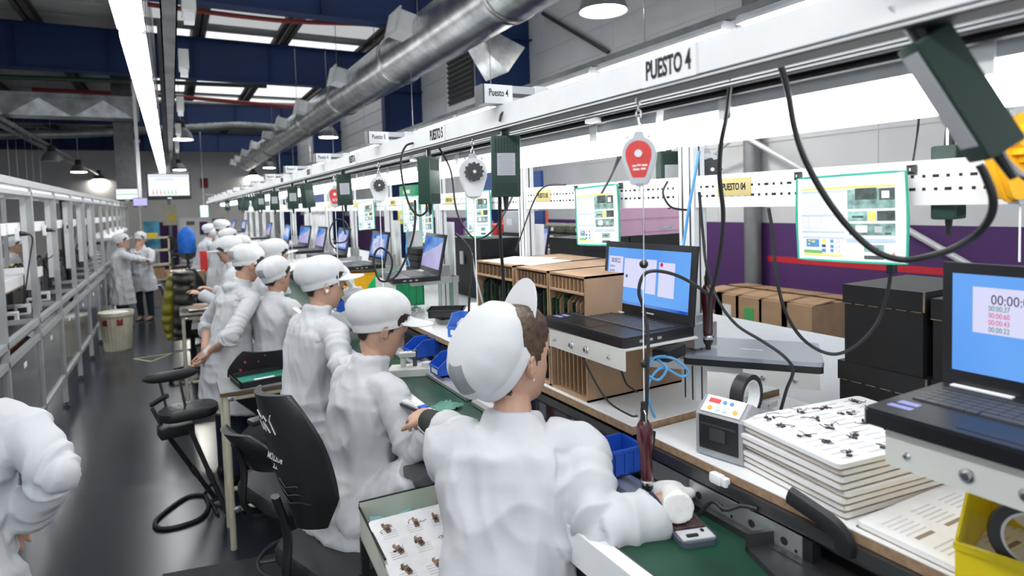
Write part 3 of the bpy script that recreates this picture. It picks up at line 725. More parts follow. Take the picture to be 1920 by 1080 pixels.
# farther laptops on their own arms
FAR = [(772, 820, 437, 3, 'tilted laptop with a pale wave on its screen, beside the black toolcase', -.10), (668, 735, 432, 2, 'laptop with a pale form on blue screen by the red pole area', .0),
       (612, 657, 426, 2, 'laptop behind a hanging loop of black cable', 0.), (578, 610, 424, 3, 'laptop with dark blue screen, third beyond the post with loop', 0.),
       (551, 579, 422, 3, 'laptop with dark blue screen, fourth in the far row', .1), (520, 545, 420, 1, 'laptop with bright blue screen in the far row', 0.),
       (487, 511, 416, 3, 'dim laptop beside the black monitor in the far row', 0.), (447, 460, 412, 2, 'small far laptop with blue screen near the end of the line', .1), (428, 441, 412, 3, 'small farthest laptop with dark blue screen', .1)]
for (ul, ur, vt, st, lb, tw) in FAR:
    a, c = at(ul, vt, x=1.19), at(ur, vt, x=1.19); y = (a.y+c.y)/2
    z = a.z-.216*math.cos(R_(12))-.022
    laptop((.965, y, z), -PI/2+tw, lb, 102, st, detail=(ul > 600))
    t = thing('laptop_stand', 'white steel stand of the '+lb.split(',')[0].split(' with')[0].split(' behind')[0].split(' by the')[0].split(' beside')[0]+' '+['by the case', 'near the red pole', 'under the cable loop', 'third past the loop', 'fourth past the loop', 'under the bright screen', 'by the monitor', 'near the line end', 'at the line end'][[q[4] for q in FAR].index(lb)], 'laptop stand', (0, y, 0), 0, 'far laptop arms')
    MB().rbox((.962, -.17, z-.05), (.966, .17, z-.001)).build('front_plate', M_off, t, 0)
    MB().rbox((.966, -.17, z-.005), (1.2, .17, z-.001)).build('shelf', M_off, t, 0)
    MB().rbox((1.1, -.04, z-.04), (1.37, .0, z-.006)).build('support_bar', M_alu, t, 0)
    MB().rbox((1.33, -.05, BZ+.0205), (1.36, .01, z-.006)).build('stand_post', M_alu, t, 0)
lp = laptop(at(935, 497, x=1.75), -PI/2-.25, 'grey open laptop on the rear side above the cardboard racks', 100, 3, detail=False)
tb = thing('laptop_stand', 'steel stand carrying the rear laptop above the cardboard racks', 'laptop stand', (lp.location.x, lp.location.y, 0), 0, 'far laptop arms')
MB().rbox((-.02, -.15, lp.location.z-.008), (.26, .15, lp.location.z-.001)).build('shelf', M_off, tb, 0); MB().rbox((.08, -.02, 1.3655), (.12, .02, lp.location.z-.008)).build('stand_post', M_alu, tb, 0)
# closed laptop on a rear facing arm
cl = thing('laptop', 'closed silver-lidded laptop lying on a steel arm behind the post', 'laptop', at(1410, 672, z=1.525), R_(-52), 'laptops on the line')
M_lid = mat('silver_lid', (.42, .45, .52), .25, .6, .04)
MB().prism(rrect(.36, .24, .014, 4), 0, .018).build('base', M_lapb, cl, 25)
MB().prism(rrect(.362, .242, .016, 4), .0185, .03).build('lid', M_lid, cl, 25)
MB().rbox((-.03, -.02, .0301), (.03, -.012, .0303)).build('maker_mark', M_lgry, cl, 0)
ca = thing('laptop_stand', 'bare steel arm under the closed laptop, end plate with two screws', 'laptop stand', cl.location, R_(-52), 'laptop arms on the gantry posts')
b = MB(); b.rbox((-.17, -.1, -.008), (.17, .1, -.001), 0); b.build('shelf', M_off, ca, 0)
a = MB(); a.rbox((-.02, -.125, -.042), (.17, -.121, .0), 0); a.build('end_plate', M_off, ca, 0)
b = MB()
for x in (.03, .11): b.mx(Matrix.Translation((x, -.125, -.02)) @ Matrix.Rotation(PI/2, 4, 'X')); b.lathe([(.007, 0), (.007, .004), (.0001, .005)], 10)
b.build('bolts', M_mtl, ca)
MB().rbox((-.3, -.03, -.04), (.0, .03, -.0085)).build('support_bar', M_alu, ca, 0)
# ------------------------------------------------------------------ printed instruction sheets
M_teal = mat('teal_binding', (.03, .42, .3), .45)
M_pY, M_pB, M_pLB, M_pG, M_pT, M_pTd, M_pL = (mat('print_yellow', (.82, .75, .2), .6), mat('print_blue', (.1, .3, .65), .6), mat('print_pale_blue', (.55, .68, .8), .6), mat('print_green', (.2, .5, .15), .6),
    mat('print_teal_photo', (.3, .5, .46), .6, 0, .35, 40), mat('print_dark_photo', (.08, .11, .1), .6, 0, .3, 50), mat('print_grey', (.55, .57, .6), .6))
M_pR = mat('print_red', (.7, .08, .08), .6)
DM = [M_paper, M_pY, M_pB, M_pLB, M_pG, M_pT, M_pTd, M_pL, M_pR]
def sheet(c, W, H, label, rz=-PI/2, full=True, roll=0.):
    t = thing('hanging_instruction_sheet', label, 'instruction sheet', c, group='laminated work instructions', rot=(0, roll, rz))
    nx = 10; f = lambda u: -.012*math.sin(PI*u)
    b = MB()
    b.loft([[(-W/2+W*i/nx, f(i/nx)-.0015, zz) for i in range(nx+1)]+[(-W/2+W*i/nx, f(i/nx)+.0015, zz) for i in range(nx, -1, -1)] for zz in (-H/2, H/2)])
    b.build('sleeve', M_paper, t)
    e = [(-W/2, f(0)-.001, -H/2), (-W/2-.004, f(0)-.001, 0), (-W/2, f(0)-.001, H/2)]+[(-W/2+W*i/nx, f(i/nx)-.001, H/2) for i in range(1, nx)]+[(W/2, -.001, H/2), (W/2+.004, -.001, 0), (W/2, -.001, -H/2)]+[(W/2-W*i/nx, f(i/nx)-.001, -H/2) for i in range(1, nx)]
    MB().tube(e, .0028 if full else .0035, 6, closed=True).build('binding', M_teal, t)
    b = MB()
    def R(x0, y0, x1, y1, mi, o=.0023):
        m = max(1, int((x1-x0)*nx)+1)
        for i in range(m):
            u0, u1 = x0+(x1-x0)*i/m, x0+(x1-x0)*(i+1)/m
            X0, X1 = -W/2+W*u0, -W/2+W*u1
            g = lambda u: (lambda q: f(int(q)/nx)+(f(min(int(q)+1, nx)/nx)-f(int(q)/nx))*(q-int(q)))(min(max(u, 0), .9999)*nx)
            b.quad([(X0, g(u0)-o, H/2-H*y0), (X1, g(u1)-o, H/2-H*y0), (X1, g(u1)-o, H/2-H*y1), (X0, g(u0)-o, H/2-H*y1)], mi)
    R(.05, .13, .92, .155, 1)
    for y in (.17, .45, .645): R(.05, y, .5, y+.022, 3)
    R(.52, .73, .92, .77, 3); R(.05, .72, .5, .735, 3)
    for q in range(9): R(.06, .21+.025*q, .06+.4*(.6+.4*((q*7) % 5)/5), .2135+.025*q, 7)
    for q in range(7): R(.06, .49+.022*q, .47, .4925+.022*q, 7)
    for x in (.06, .13, .26, .38, .47): R(x, .46, x+.002, .62, 7)
    R(.53, .17, .92, .39, 5); R(.6, .16, .78, .29, 6, .0026); R(.80, .17, .92, .3, 6, .0026); R(.82, .2, .88, .28, 0, .0029)
    R(.53, .42, .7, .53, 5); R(.57, .47, .67, .495, 6, .0026); R(.71, .42, .77, .53, 1, .0026); R(.78, .42, .92, .53, 6)
    R(.54, .56, .92, .69, 5); R(.6, .58, .7, .66, 0, .0026); R(.57, .66, .62, .68, 6, .0026); R(.84, .66, .89, .68, 6, .0026); R(.76, .59, .82, .66, 7, .0026)
    R(.1, .75, .24, .84, 2); R(.12, .76, .15, .78, 1, .0026); R(.16, .765, .2, .79, 1, .0026); R(.12, .8, .14, .82, 1, .0026)
    R(.27, .75, .31, .79, 1); R(.27, .81, .31, .84, 6); R(.27, .86, .31, .9, 2)
    for y in (.75, .81, .86): R(.36, y, .39, y+.035, 2); R(.42, y, .45, y+.035, 7); R(.425, y+.004, .445, y+.031, 0, .0026)
    R(.07, .88, .27, .915, 4); R(.07, .92, .48, .945, 1)
    R(.67, .8, .83, .88, 5); R(.7, .83, .79, .85, 6, .0026); R(.67, .91, .83, .96, 6); R(.67, .89, .83, .92, 0, .0026)
    if full:
        tri = [(.905, .88), (.868, .965), (.942, .965)]; inn = [(.905, .9), (.88, .957), (.93, .957)]
        for tr_, mi, o in ((tri, 8, .0024), (inn, 0, .0027)): b.add([(-W/2+W*x, f(x)-o, H/2-H*y) for x, y in tr_], [(0, 1, 2)], mi)
        R(.9025, .92, .9075, .94, 6, .003); R(.9025, .945, .9075, .951, 6, .003)
    b.build('print', DM, t, 0)
    return t
def sheet_px(ul, vt, ur, vb, label, x=1.305, full=False, roll=0.):
    a, c = at(ul, (vt+vb)/2, x=x), at(ur, (vt+vb)/2, x=x); um = (ul+ur)/2
    H = at(um, vt, x=x).z-at(um, vb, x=x).z
    return sheet(V((x, (a.y+c.y)/2, (at(um, vt, x=x).z+at(um, vb, x=x).z)/2)), abs(a.y-c.y), H, label, full=full, roll=roll)
sheet_px(1497, 328, 1700, 490, 'large green edged instruction sheet hung right of the PUESTO 04 label', full=True, roll=R_(-1))
sheet_px(1082, 350, 1160, 459, 'green edged instruction sheet above the timer laptop', roll=R_(-2))
sheet_px(876, 360, 920, 443, 'green edged instruction sheet behind the charcoal knobbed balancer', roll=R_(-2))
sheet_px(756, 370, 786, 434, 'green edged instruction sheet left of the side-on supply', roll=R_(-3))
sheet_px(672, 378, 702, 430, 'green edged sheet under the far knobbed balancer', roll=R_(-3))
sheet_px(791, 375, 812, 455, 'second sheet hung beside the post right of the tilted laptop', x=1.32, roll=R_(-3))
M_cl = mat('clip_black', (.03, .03, .034), .4)
def clip(u, v, x, label, s=1.):
    t = thing('adhesive_clip', label, 'clip', at(u, v, x=x), -PI/2, 'black square clips holding the sheets')
    b = MB(); q = .0095*s
    b.loft([[(sx*q, 0, sz*q) for sx, sz in ((-1, -1), (1, -1), (1, 1), (-1, 1))], [(sx*q, -.003, sz*q) for sx, sz in ((-1, -1), (1, -1), (1, 1), (-1, 1))], [(sx*q*.3, -.007, sz*q*.3) for sx, sz in ((-1, -1), (1, -1), (1, 1), (-1, 1))]]); b.build('base', M_cl, t, 0)
    MB().box((0, -.0072, 0), (.002, .001, .006)).build('slot', M_wht2, t, 0)
for (u_, v_, lb) in [(1497, 330, 'black square clip at the left top corner of the large sheet'), (1710, 318, 'black square clip at the right top corner of the large sheet'), (1080, 353, 'black square clip left of the sheet above the timer laptop'), (1164, 348, 'black square clip right of the sheet above the timer laptop')]:
    clip(u_, v_, 1.322, lb)
# ------------------------------------------------------------------ cardboard racks
M_pcb = mat('circuit_board', (.03, .08, .04), .5, 0, .5, 60)
def rack(y0, w, label, dark=False, x0=1.05, D=.4, H=.375, nd=8, yaw=0.):
    t = thing('cardboard_rack', label, 'cardboard rack', (x0, y0, BZ+.0205), -PI/2+yaw, 'cardboard board racks')
    th = .006
    b = MB()
    b.rbox((0, 0, 0), (th, D, H), 0); b.rbox((w-th, 0, 0), (w, D, H), 0); b.rbox((0, D-th, 0), (w, D, H), 0); b.rbox((0, 0, 0), (w, D, th), 0)
    b.rbox((0, .0, H-th), (w, D, H), 0); b.rbox((th, -.004, H-.056), (w-th, .1, H-.05), 0)
    b.build('case', [M_card], t, 0)
    b = MB()
    for k in range(nd+2): b.rbox((th+(w-2*th)*k/(nd+1)-.002, .006, H-.05), (th+(w-2*th)*k/(nd+1)+.004, .1, H-.014), 0)
    b.build('top_slots', M_cardd if dark else M_card, t, 0)
    for k in range(nd):
        x = th+(w-2*th)*(k+.7)/(nd+.4)
        for (z0, z1) in ((.012, H*.42), (H*.44, H-.07)):
            b = MB(); b.mx(Matrix.Translation((x, 0, 0)) @ Matrix.Rotation(PI/2, 4, 'Z') @ Matrix.Rotation(PI/2, 4, 'X'))
            b.prism([(.012, z0), (D-.02, z0), (D-.02, z1), (.03, z1), (.012, z1-.02)], -.0018, .0018); b.build('divider', M_blk2 if dark else M_card, t, 0)
    for k in range(3 if not dark else 5):
        x = th+(w-2*th)*((k*2+1.2)/(nd+.4)); b = MB(); b.rbox((x, .004, .19), (x+.003, .2, .19+.1+.02*(k % 2)), 0); b.build('circuit_board', M_pcb, t, 0)
    return t
rack(1.668, .2, 'nearest open cardboard rack of vertical dividers, beside the timer laptop')
rack(1.885, .21, 'middle cardboard rack with dark dividers', True)
rack(2.205, .3, 'far wide cardboard rack with dark boards inside', True)
t = thing('paper_sheet', 'loose pages lying on top of the far cardboard rack', 'paper', (1.12, 2.0, BZ+.0205+.3755), .2)
b = MB(); b.box((.05, 0, .001), (.2, .28, .002), 0); b.box((.07, .05, .003), (.2, .2, .002), 0, rot=(0, 0, .3)); b.build('pages', M_paper, t, 0)
# ------------------------------------------------------------------ bins
def pbin(loc, rz, m, label, w=.1, d=.16, h=.075, group='plastic parts bins', rot=None, contents=False, lab=True):
    t = thing('parts_bin', label, 'parts bin', loc, rz, group, rot)
    th = .004; prof = [(-d/2, 0), (d/2, 0), (d/2+.006, h), (-d/2+d*.28, h), (-d/2-.008, h*.52), (-d/2-.004, h*.3)]
    b = MB()
    for s in (-1, 1):
        b.mx(Matrix.Translation((s*(w/2-th/2), 0, 0)) @ Matrix.Rotation(PI/2, 4, 'Z') @ Matrix.Rotation(PI/2, 4, 'X')); b.prism(prof, -th/2, th/2)
        for y in (-d*.15, d*.08, d*.3): b.box((y, h*.48, s*(th/2+.0015)), (.006, h*.9, .004))
        b.mx(Matrix.Identity(4)); b.box((s*(w/2+.001), d*.14, h-.003), (.006, d*.72, .008))
    b.mx(Matrix.Identity(4)); b.rbox((-w/2, -d/2, 0), (w/2, d/2, th)); b.rbox((-w/2, d/2-.002, 0), (w/2, d/2+.006, h)); b.rbox((-w/2, -d/2-.008, 0), (w/2, -d/2-.003, h*.42)); b.rbox((-w/2-.002, -d/2-.012, h*.38), (w/2+.002, -d/2-.003, h*.46))
    b.build('bin_body', m, t, 0)
    if lab: MB().rbox((-w*.3, -d/2-.0092, h*.1), (w*.3, -d/2-.008, h*.33)).build('bin_label', M_paper, t, 0)
    if contents:
        b = MB(); rn = random.Random(2)
        for k in range(60): b.box((rn.uniform(-w*.4, w*.4), rn.uniform(-d*.45, d*.2), th+.006+rn.random()*.02), (.012, .003, .003), rot=(rn.random()*3, rn.random()*3, rn.random()*3))
        tag(b.build('loose_screws', M_mtl, None, 0, t.location, t.rotation_euler), 'heap of small screws inside the near blue bin', 'screws', kind='stuff')
    return t
pbin((.965, 1.25, 1.303), -PI/2-.08, M_blue, 'near blue parts bin holding screws beside the maroon screwdriver', .095, .125, .066, contents=True)
pbin(at(800, 664, z=1.303)+V((.0, 0, 0)), -PI/2+.1, M_blue, 'blue parts bin on the guide in front of the bowed woman', .1, .17, .08)
pbin(at(850, 697, z=1.303), -PI/2+.0, M_blue, 'blue parts bin just behind the front woman in the cap', .1, .15, .08)
pbin(at(868, 628, z=1.402), R_(-60), mat('pale_blue_bin', (.06, .2, .66), .4), 'paler blue bin standing on the bench by the black tray', .085, .1, .1)
pbin(at(742, 566, z=1.4205), R_(-90), mat('green_bin_plastic', (.02, .42, .16), .4), 'big green bin on the bench under the tilted laptop', .42, .2, .165)
pbin(at(672, 550, z=1.4205), R_(-90), M_orange, 'orange yellow bin beyond the big green one', .34, .2, .15)
pbin(at(655, 580, z=1.33), R_(-90), M_blue, 'blue bin below the orange yellow one', .2, .18, .09)
M_dgreen = mat('teal_mat', (.01, .22, .16), .7)
def esd(loc, rz, label, w=.3, d=.2, h=.035, paper=False, tip=0.):
    t = thing('component_tray', label, 'tray', loc, group='black trays with green mats', rot=(tip, 0, rz))
    b = MB(); b.rbox((-w/2, -d/2, 0), (w/2, d/2, .006), 0)
    for s in (-1, 1):
        b.rbox((s*w/2-s*.01, -d/2, 0), (s*w/2, d/2, h), 0); b.rbox((-w/2, s*d/2-s*.01, 0), (w/2, s*d/2, h), 0)
        b.rbox((s*w/2-s*.012, -d/2-.005, h-.006), (s*w/2+s*.006, d/2+.005, h), 0); b.rbox((-w/2-.005, s*d/2-s*.012, h-.006), (w/2+.005, s*d/2+s*.006, h), 0)
    b.build('rim', M_blk2, t, 0)
    MB().rbox((-w/2+.011, -d/2+.011, .006), (w/2-.011, d/2-.011, .009)).build('mat', M_dgreen, t, 0)
    return t
esd(at(838, 592, z=1.44), R_(-30), 'small black tray with a green mat on the bench beyond the front woman', .17, .13, .04)
t = thing('tray_stand', 'grey pedestal under the small black tray on the bench', 'stand', at(838, 597, z=1.4))
MB().box((0, .0, .019), (.1, .08, .036)).build('block', M_blk, t, 0)
# screw-feeder and papers near the second station
t = thing('screw_feeder', 'white sloped machine housing left of the far cardboard rack', 'machine', at(898, 620, z=1.402), R_(-60))
b = MB().mx(Matrix.Rotation(PI/2, 4, 'Z') @ Matrix.Rotation(PI/2, 4, 'X')); b.prism([(-.1, 0), (.1, 0), (.1, .11), (.06, .12), (-.1, .05)], -.08, .08); b.build('housing', M_wht2, t, 20)
b = MB(); b.rbox((-.06, -.102, .006), (.06, -.1, .035)); b.build('front_panel', M_gry, t, 0)
t = thing('plastic_bag', 'crumpled clear and green plastic sheet lying on the bench edge', 'bag', at(720, 612, z=1.402), .3)
def crump(w, d, h, seed, n=14):
    b = MB(); vs = []
    for i in range(n+1):
        for j in range(n+1): vs.append((w*(i/n-.5), d*(j/n-.5), .004+h*abs(mnoise.noise(V((i*.45+seed, j*.5, seed))))))
    b.add(vs, [(i*(n+1)+j, (i+1)*(n+1)+j, (i+1)*(n+1)+j+1, i*(n+1)+j+1) for i in range(n) for j in range(n)]); return b
M_film = mat('blue_film', (.42, .68, .78), .2, 0, .1, alpha=.75); M_lime = mat('lime_plastic', (.35, .6, .08), .4)
crump(.26, .2, .03, 3).build('film', M_film, t); MB().box((-.03, .05, .036), (.1, .06, .004), 0, rot=(.1, .1, .4)).build('green_card', M_lime, t, 0)
t = thing('parts_pile', 'grey heap of small metal parts on the bench beside the green bin', 'parts', at(760, 588, z=1.402)); rn = random.Random(5); b = MB()
for k in range(70): b.box((rn.gauss(0, .05), rn.gauss(0, .07), .006+rn.random()*.02), (.03, .008, .006), rot=(rn.random(), rn.random(), rn.random()*6))
b.build('pieces', M_alu, t, 0); t['kind'] = 'stuff'
M_tri = mat('tri_green_clip', (.3, .65, .05), .4)
# ------------------------------------------------------------------ tape dispenser
td = thing('tape_dispenser', 'grey electric tape dispenser with a black roll on the bench', 'tape dispenser', (1.2, 1.035, BZ), R_(-78))
b = MB().mx(Matrix.Rotation(PI/2, 4, 'Z') @ Matrix.Rotation(PI/2, 4, 'X'))
b.prism([(-.105, .003), (.105, .003), (.105, .05), (.08, .085), (.0, .1), (-.06, .135), (-.1, .105), (-.105, .1)], -.06, .06); b.build('body', M_gry, td, 20)
MB().rbox((-.05, -.1075, .02), (.05, -.1052, .1), 0).build('front_opening', M_blk, td, 0)
b = MB(); b.rbox((-.02, -.112, .045), (.02, -.107, .075)); b.rbox((-.045, -.109, .078), (.045, -.107, .083)); b.build('blade_guard', M_dmt, td, 0)
b = MB().mx(Matrix.Translation((0, -.081, .1215)) @ Matrix.Rotation(R_(36.8), 4, 'X')); b.rbox((-.05, -.024, 0), (.05, .024, .0015), 0)
b.rbox((-.04, .004, .0015), (-.012, .016, .003), 1)
for (x, y, mi) in [(-.03, -.012, 2), (-.01, -.012, 3), (.008, -.012, 3), (0, .01, 4), (.018, .01, 4), (.034, -.01, 2)]: b.cyl((x, y, .0015), (x, y, .0035), .006 if mi < 4 else .005, 12, mi)
b.build('control_panel', [M_wht2, M_red, M_orange, M_pLB, M_pB], td, 0)
b = MB().mx(Matrix.Translation((-.012, .02, .125)) @ Matrix.Rotation(PI/2, 4, 'Y')); pr_ = [(.042, -.0), (.055, -.0), (.055, .03), (.042, .03), (.042, 0)]
b.loft([[(r*math.cos(2*PI*k/36), r*math.sin(2*PI*k/36), z_) for k in range(36)] for r, z_ in pr_], 0, False); b.build('tape_roll', M_blk, td)
b = MB().mx(Matrix.Translation((-.012, .02, .125)) @ Matrix.Rotation(PI/2, 4, 'Y')); b.loft([[(r*math.cos(2*PI*k/36), r*math.sin(2*PI*k/36), z_) for k in range(36)] for r, z_ in [(.039, .001), (.042, .001), (.042, .029), (.039, .029), (.039, .001)]], 0, False); b.build('roll_core', M_wht2, td)
for s in (-1, 1): MB().rbox((s*.035-.008, .05, .09), (s*.035+.008, .1, .104), 0).build('roller', M_mtl, td, 0)
MB().rbox((.0602, .03, .02), (.0612, .075, .04)).build('side_label', M_wht2, td, 0)
# ------------------------------------------------------------------ foam board stack
M_foam = mat('white_foam', (.83, .82, .83), .8, 0, .03, 30); M_kraft = mat('kraft_edge', (.36, .27, .17), .9, 0, .2, 40)
M_wire = mat('thin_dark_wire', (.05, .03, .035), .5); M_copper = mat('copper_part', (.32, .2, .13), .5, .2, .3, 60)
fc = V((1.29, .81, BZ))
def slots(b, w, d, nx, ny, mi, sw=.05, z=.0, deep=True):
    for i in range(nx):
        for j in range(ny):
            x, y = -w/2+w*(i+.5)/nx, -d/2+d*(j+.5)/ny
            b.rbox((x-sw/2, y-.003, z-.0002), (x+sw/2, y+.003, z+.0004), mi)
rn = random.Random(11)
top_fb = None
for k in range(8):
    lb = 'white foam board in the stack, '+['at the bottom', 'second from the bottom', 'third from the bottom', 'fourth from the bottom', 'fourth from the top', 'third from the top', 'second from the top', 'topmost, laid with wire parts'][k]
    t = thing('foam_board', lb, 'foam board', (fc.x+rn.uniform(-.006, .006), fc.y+rn.uniform(-.006, .006), BZ+.0135*k), R_(-7.5+rn.uniform(-1.2, 1.2)), 'stacked foam boards')
    b = MB(); b.rbox((-.189, -.139, 0), (.189, .139, .0035), 1); b.prism(rrect(.38, .28, .012, 3), .0035, .0128, 0); b.build('board', [M_foam, M_kraft], t, 0)
    top_fb = t
def wires(parent, n, w, d, z, seed, brown=False):
    rn = random.Random(seed)
    for k in range(n):
        cx, cy = -w/2+w*((k % 4)+.5)/4+rn.uniform(-.01, .01), -d/2+d*((k//4)+.5)/((n+3)//4)+rn.uniform(-.01, .01)
        b = MB()
        if brown:
            b.mx(Matrix.Translation((cx, cy, z)) @ Matrix.Rotation(rn.uniform(-.3, .3), 4, 'Z')); b.box((0, 0, .004), (.014, .042, .008), 0); b.box((.003, .012, .009), (.009, .009, .004), 1); b.box((-.002, -.014, .009), (.01, .012, .005), 2); b.T = Matrix.Identity(4)
        for q in range(3 if not brown else 2):
            pts = [(cx+rn.uniform(-.012, .012), cy+rn.uniform(-.01, .01), z+.002)]
            for _ in range(4): pts.append((pts[-1][0]+rn.uniform(-.014, .016), pts[-1][1]+rn.uniform(-.012, .012), z+.002+rn.random()*.003))
            b.tube(spl(pts, 4), .0008, 4, 2)
            b.box((pts[0][0], pts[0][1], z+.002), (.009, .004, .004), 2, rot=(0, 0, rn.random()*3))
        b.build('wire_part', [M_copper, M_wht2, M_wire], parent, 0)
wires(top_fb, 20, .35, .26, .0128, 4)
b = MB(); slots(b, .35, .26, 5, 12, 0, .045, .0128); b.build('slots', mat('foam_shadow_slot', (.6, .6, .62), .8), top_fb, 0)
t = thing('foam_board', 'single slotted foam board lying flat beside the stack and the yellow bin', 'foam board', (1.262, .555, BZ), R_(-2))
b = MB(); b.rbox((-.185, -.11, 0), (.185, .11, .003), 1); b.prism(rrect(.37, .22, .01, 3), .003, .0125, 0); b.build('board', [M_foam, M_kraft], t, 0)
b = MB()
for i in range(4):
    for j in range(2): b.rbox((-.155+.09*i, -.075+.09*j, .0123), (-.105+.09*i, -.067+.09*j, .0129), 0)
b.build('slots', mat('slot_brown', (.3, .22, .16), .8), t, 0)
b = MB()
for i in range(4):
    for j in range(2):
        for q in range(5): b.rbox((-.16+.09*i, -.058+.09*j+.011*q, .0123), (-.1+.09*i, -.055+.09*j+.011*q, .0128), 0)
b.build('grooves', mat('foam_shadow_slot', (.6, .6, .62), .8), t, 0)
# yellow bin with tape rolls
yb = pbin((1.2, .425, BZ+.0005), R_(-78), M_yel, 'yellow parts bin with a roll of black tape at the bottom right corner', .2, .22, .13, lab=False)
tr_ = thing('tape_roll', 'roll of black tape with a pale core leaning in the yellow bin', 'tape roll', (1.14, .43, BZ+.075), rot=(R_(72), 0, R_(-60)))
b = MB(); b.loft([[(r*math.cos(2*PI*k/40), r*math.sin(2*PI*k/40), z_) for k in range(40)] for r, z_ in [(.038, -.012), (.053, -.012), (.053, .012), (.038, .012), (.038, -.012)]], 0, False); b.build('tape', M_blk, tr_)
b = MB(); b.loft([[(r*math.cos(2*PI*k/40), r*math.sin(2*PI*k/40), z_) for k in range(40)] for r, z_ in [(.034, -.012), (.038, -.012), (.038, .012), (.034, .012), (.034, -.012)]], 0, False); b.build('core', M_lgry, tr_)
t = thing('paper_label', 'cream paper with bold black marks sticking out of the yellow bin', 'paper', (1.23, .42, BZ+.1), rot=(R_(70), R_(35), R_(-60)))
MB().rbox((-.06, -.06, -.0006), (.06, .07, .0006)).build('sheet', mat('cream_paper', (.66, .6, .46), .7), t, 0)
b = MB()
for (x, y, w, h, r) in [(.02, .03, .012, .05, .3), (.038, .02, .012, .045, .3), (.01, .045, .03, .012, .3), (.04, -.02, .014, .06, -.2)]: b.box((x, y, .0008), (w, h, .0004), rot=(0, 0, r))
b.build('bold_marks', M_ink, t, 0)
# ------------------------------------------------------------------ screwdriver hanging in front of the front woman, device on the belt
M_maroon = mat('maroon_plastic', (.075, .012, .016), .25, 0, .08, coat=.4)
def driver(loc, label, k=1., rot=(0, 0, 0)):
    t = thing('electric_screwdriver', label, 'screwdriver', loc, group='electric screwdrivers', rot=rot)
    MB().lathe([(.0001, .0), (.007, 0), (.008, .012), (.013, .02), (.014, .03)], 18).build('chuck', M_blk, t)
    MB().lathe([(.0145, .03), (.016, .033), (.016, .038), (.0145, .041)], 18).build('collar', M_mtl, t)
    b = MB(); prof = [(.013, .04), (.0145, .05), (.0135, .1), (.0165, .118), (.0185, .135), (.019, .158), (.016, .172), (.0095, .182)]
    rings = []
    for r, z_ in prof: rings.append([((r*(1-.05*(i % 4 == 0)))*math.cos(2*PI*i/24), (r*(1-.05*(i % 4 == 0)))*math.sin(2*PI*i/24), z_) for i in range(24)])
    b.loft(rings); b.build('handle', M_maroon, t, 50)
    b = MB(); b.box((.022, 0, .13), (.006, .012, .04), rot=(0, .2, 0)); b.build('lever', M_blk, t, 0)
    MB().tube([(0, 0, .18), (0, 0, .2), (0, 0, .225)], [.0085, .007, .005], 10).build('strain_relief', M_blk, t)
    MB().tube([(.004, .012, .178), (.004, .015, .2), (0, .004, .215), (-.004, -.012, .2), (-.004, -.012, .178)], .0012, 6).build('bail', M_mtl, t)
    return t
dpos = at(1215, 930, d=1.43)
dr = driver(dpos, 'maroon electric screwdriver hanging over the belt by the blue bin', rot=(0, R_(-2.5), 0))
drv2 = driver(at(1328, 655, d=1.72), 'maroon screwdriver hanging behind the timer laptop', rot=(0, 0, 0))
def cable(pts, r, m, name, label, parent=None, n=8):
    """pts: (u, v, depth) along the cord as it hangs."""
    w = spl([at(u, v, d=d) for u, v, d in pts], n)
    if parent is not None:
        inv = (Matrix.LocRotScale(parent.location, parent.rotation_euler, None)).inverted(); w = [inv @ p for p in w]
        return MB().tube(w, r, 8).build(name, m, parent)
    return tag(MB().tube(w, r, 8).build(name, m), label, 'cable')
# cord of the hanging screwdriver runs up and over to the second loop
cable([(1210, 792, 1.43), (1213, 745, 1.43), (1214, 690, 1.43), (1215, 630, 1.44), (1207, 580, 1.45), (1198, 548, 1.45), (1205, 518, 1.45), (1225, 508, 1.45), (1262, 514, 1.46), (1300, 532, 1.48), (1331, 555, 1.5)], .0042, M_cab, 'driver_cord', '', dr)
b = MB(); c_ = at(1207, 495, d=1.43); b.sph(c_, .0105, 14, 10); tag(b.build('cord_stop_ball', M_blk), 'shiny black stop ball on the thin balancer cord in front of the screen', 'cord stop')
cable([(1206, 350, 1.25), (1207, 495, 1.42), (1206, 560, 1.43), (1207, 700, 1.43), (1209, 790, 1.43)], .0013, M_wht2, 'balancer_line', 'thin white balancer line dropping to the maroon screwdriver')
b = MB(); c_ = at(1207, 682, d=1.43); b.sph(c_, (.008, .008, .01), 10, 8); b.build('cord_stop', M_blk); 
tag(bpy.data.objects['cord_stop'], 'small black cord stop below the laptop arm on the balancer line', 'cord stop')
cable([(1408, 78, 1.1), (1385, 100, 1.1), (1371, 150, 1.12), (1362, 220, 1.18), (1352, 270, 1.22), (1349, 330, 1.28), (1356, 400, 1.34), (1352, 460, 1.4), (1342, 520, 1.46), (1332, 557, 1.5), (1329, 610, 1.6), (1328, 625, 1.72)], .0048, M_cab, 'hanging_cable', 'thick grey cord falling from the beam left of the large sheet')
s0 = sup_ob[0]
cable([(1836, 308, .80), (1848, 330, .80), (1862, 372, .80), (1856, 408, .82), (1830, 440, .85), (1790, 465, .9), (1740, 481, .95), (1690, 487, .98), (1640, 470, 1.0), (1590, 425, 1.02), (1545, 365, 1.02), (1510, 300, 1.02), (1490, 240, 1.02), (1478, 175, 1.0), (1466, 130, .98), (1457, 112, .98)], .0052, M_cab, 'output_cable', '', s0, 9)
cable([(1718, 70, .85), (1706, 45, .85), (1692, 15, .84), (1684, -30, .83)], .0058, M_cab, 'mains_lead', '', s0)
cable([(1866, 285, .9), (1890, 305, .85), (1925, 335, .8), (1960, 345, .8)], .004, M_cab, 'output_cable', 'black cable leaving the right side of the nearest supply')
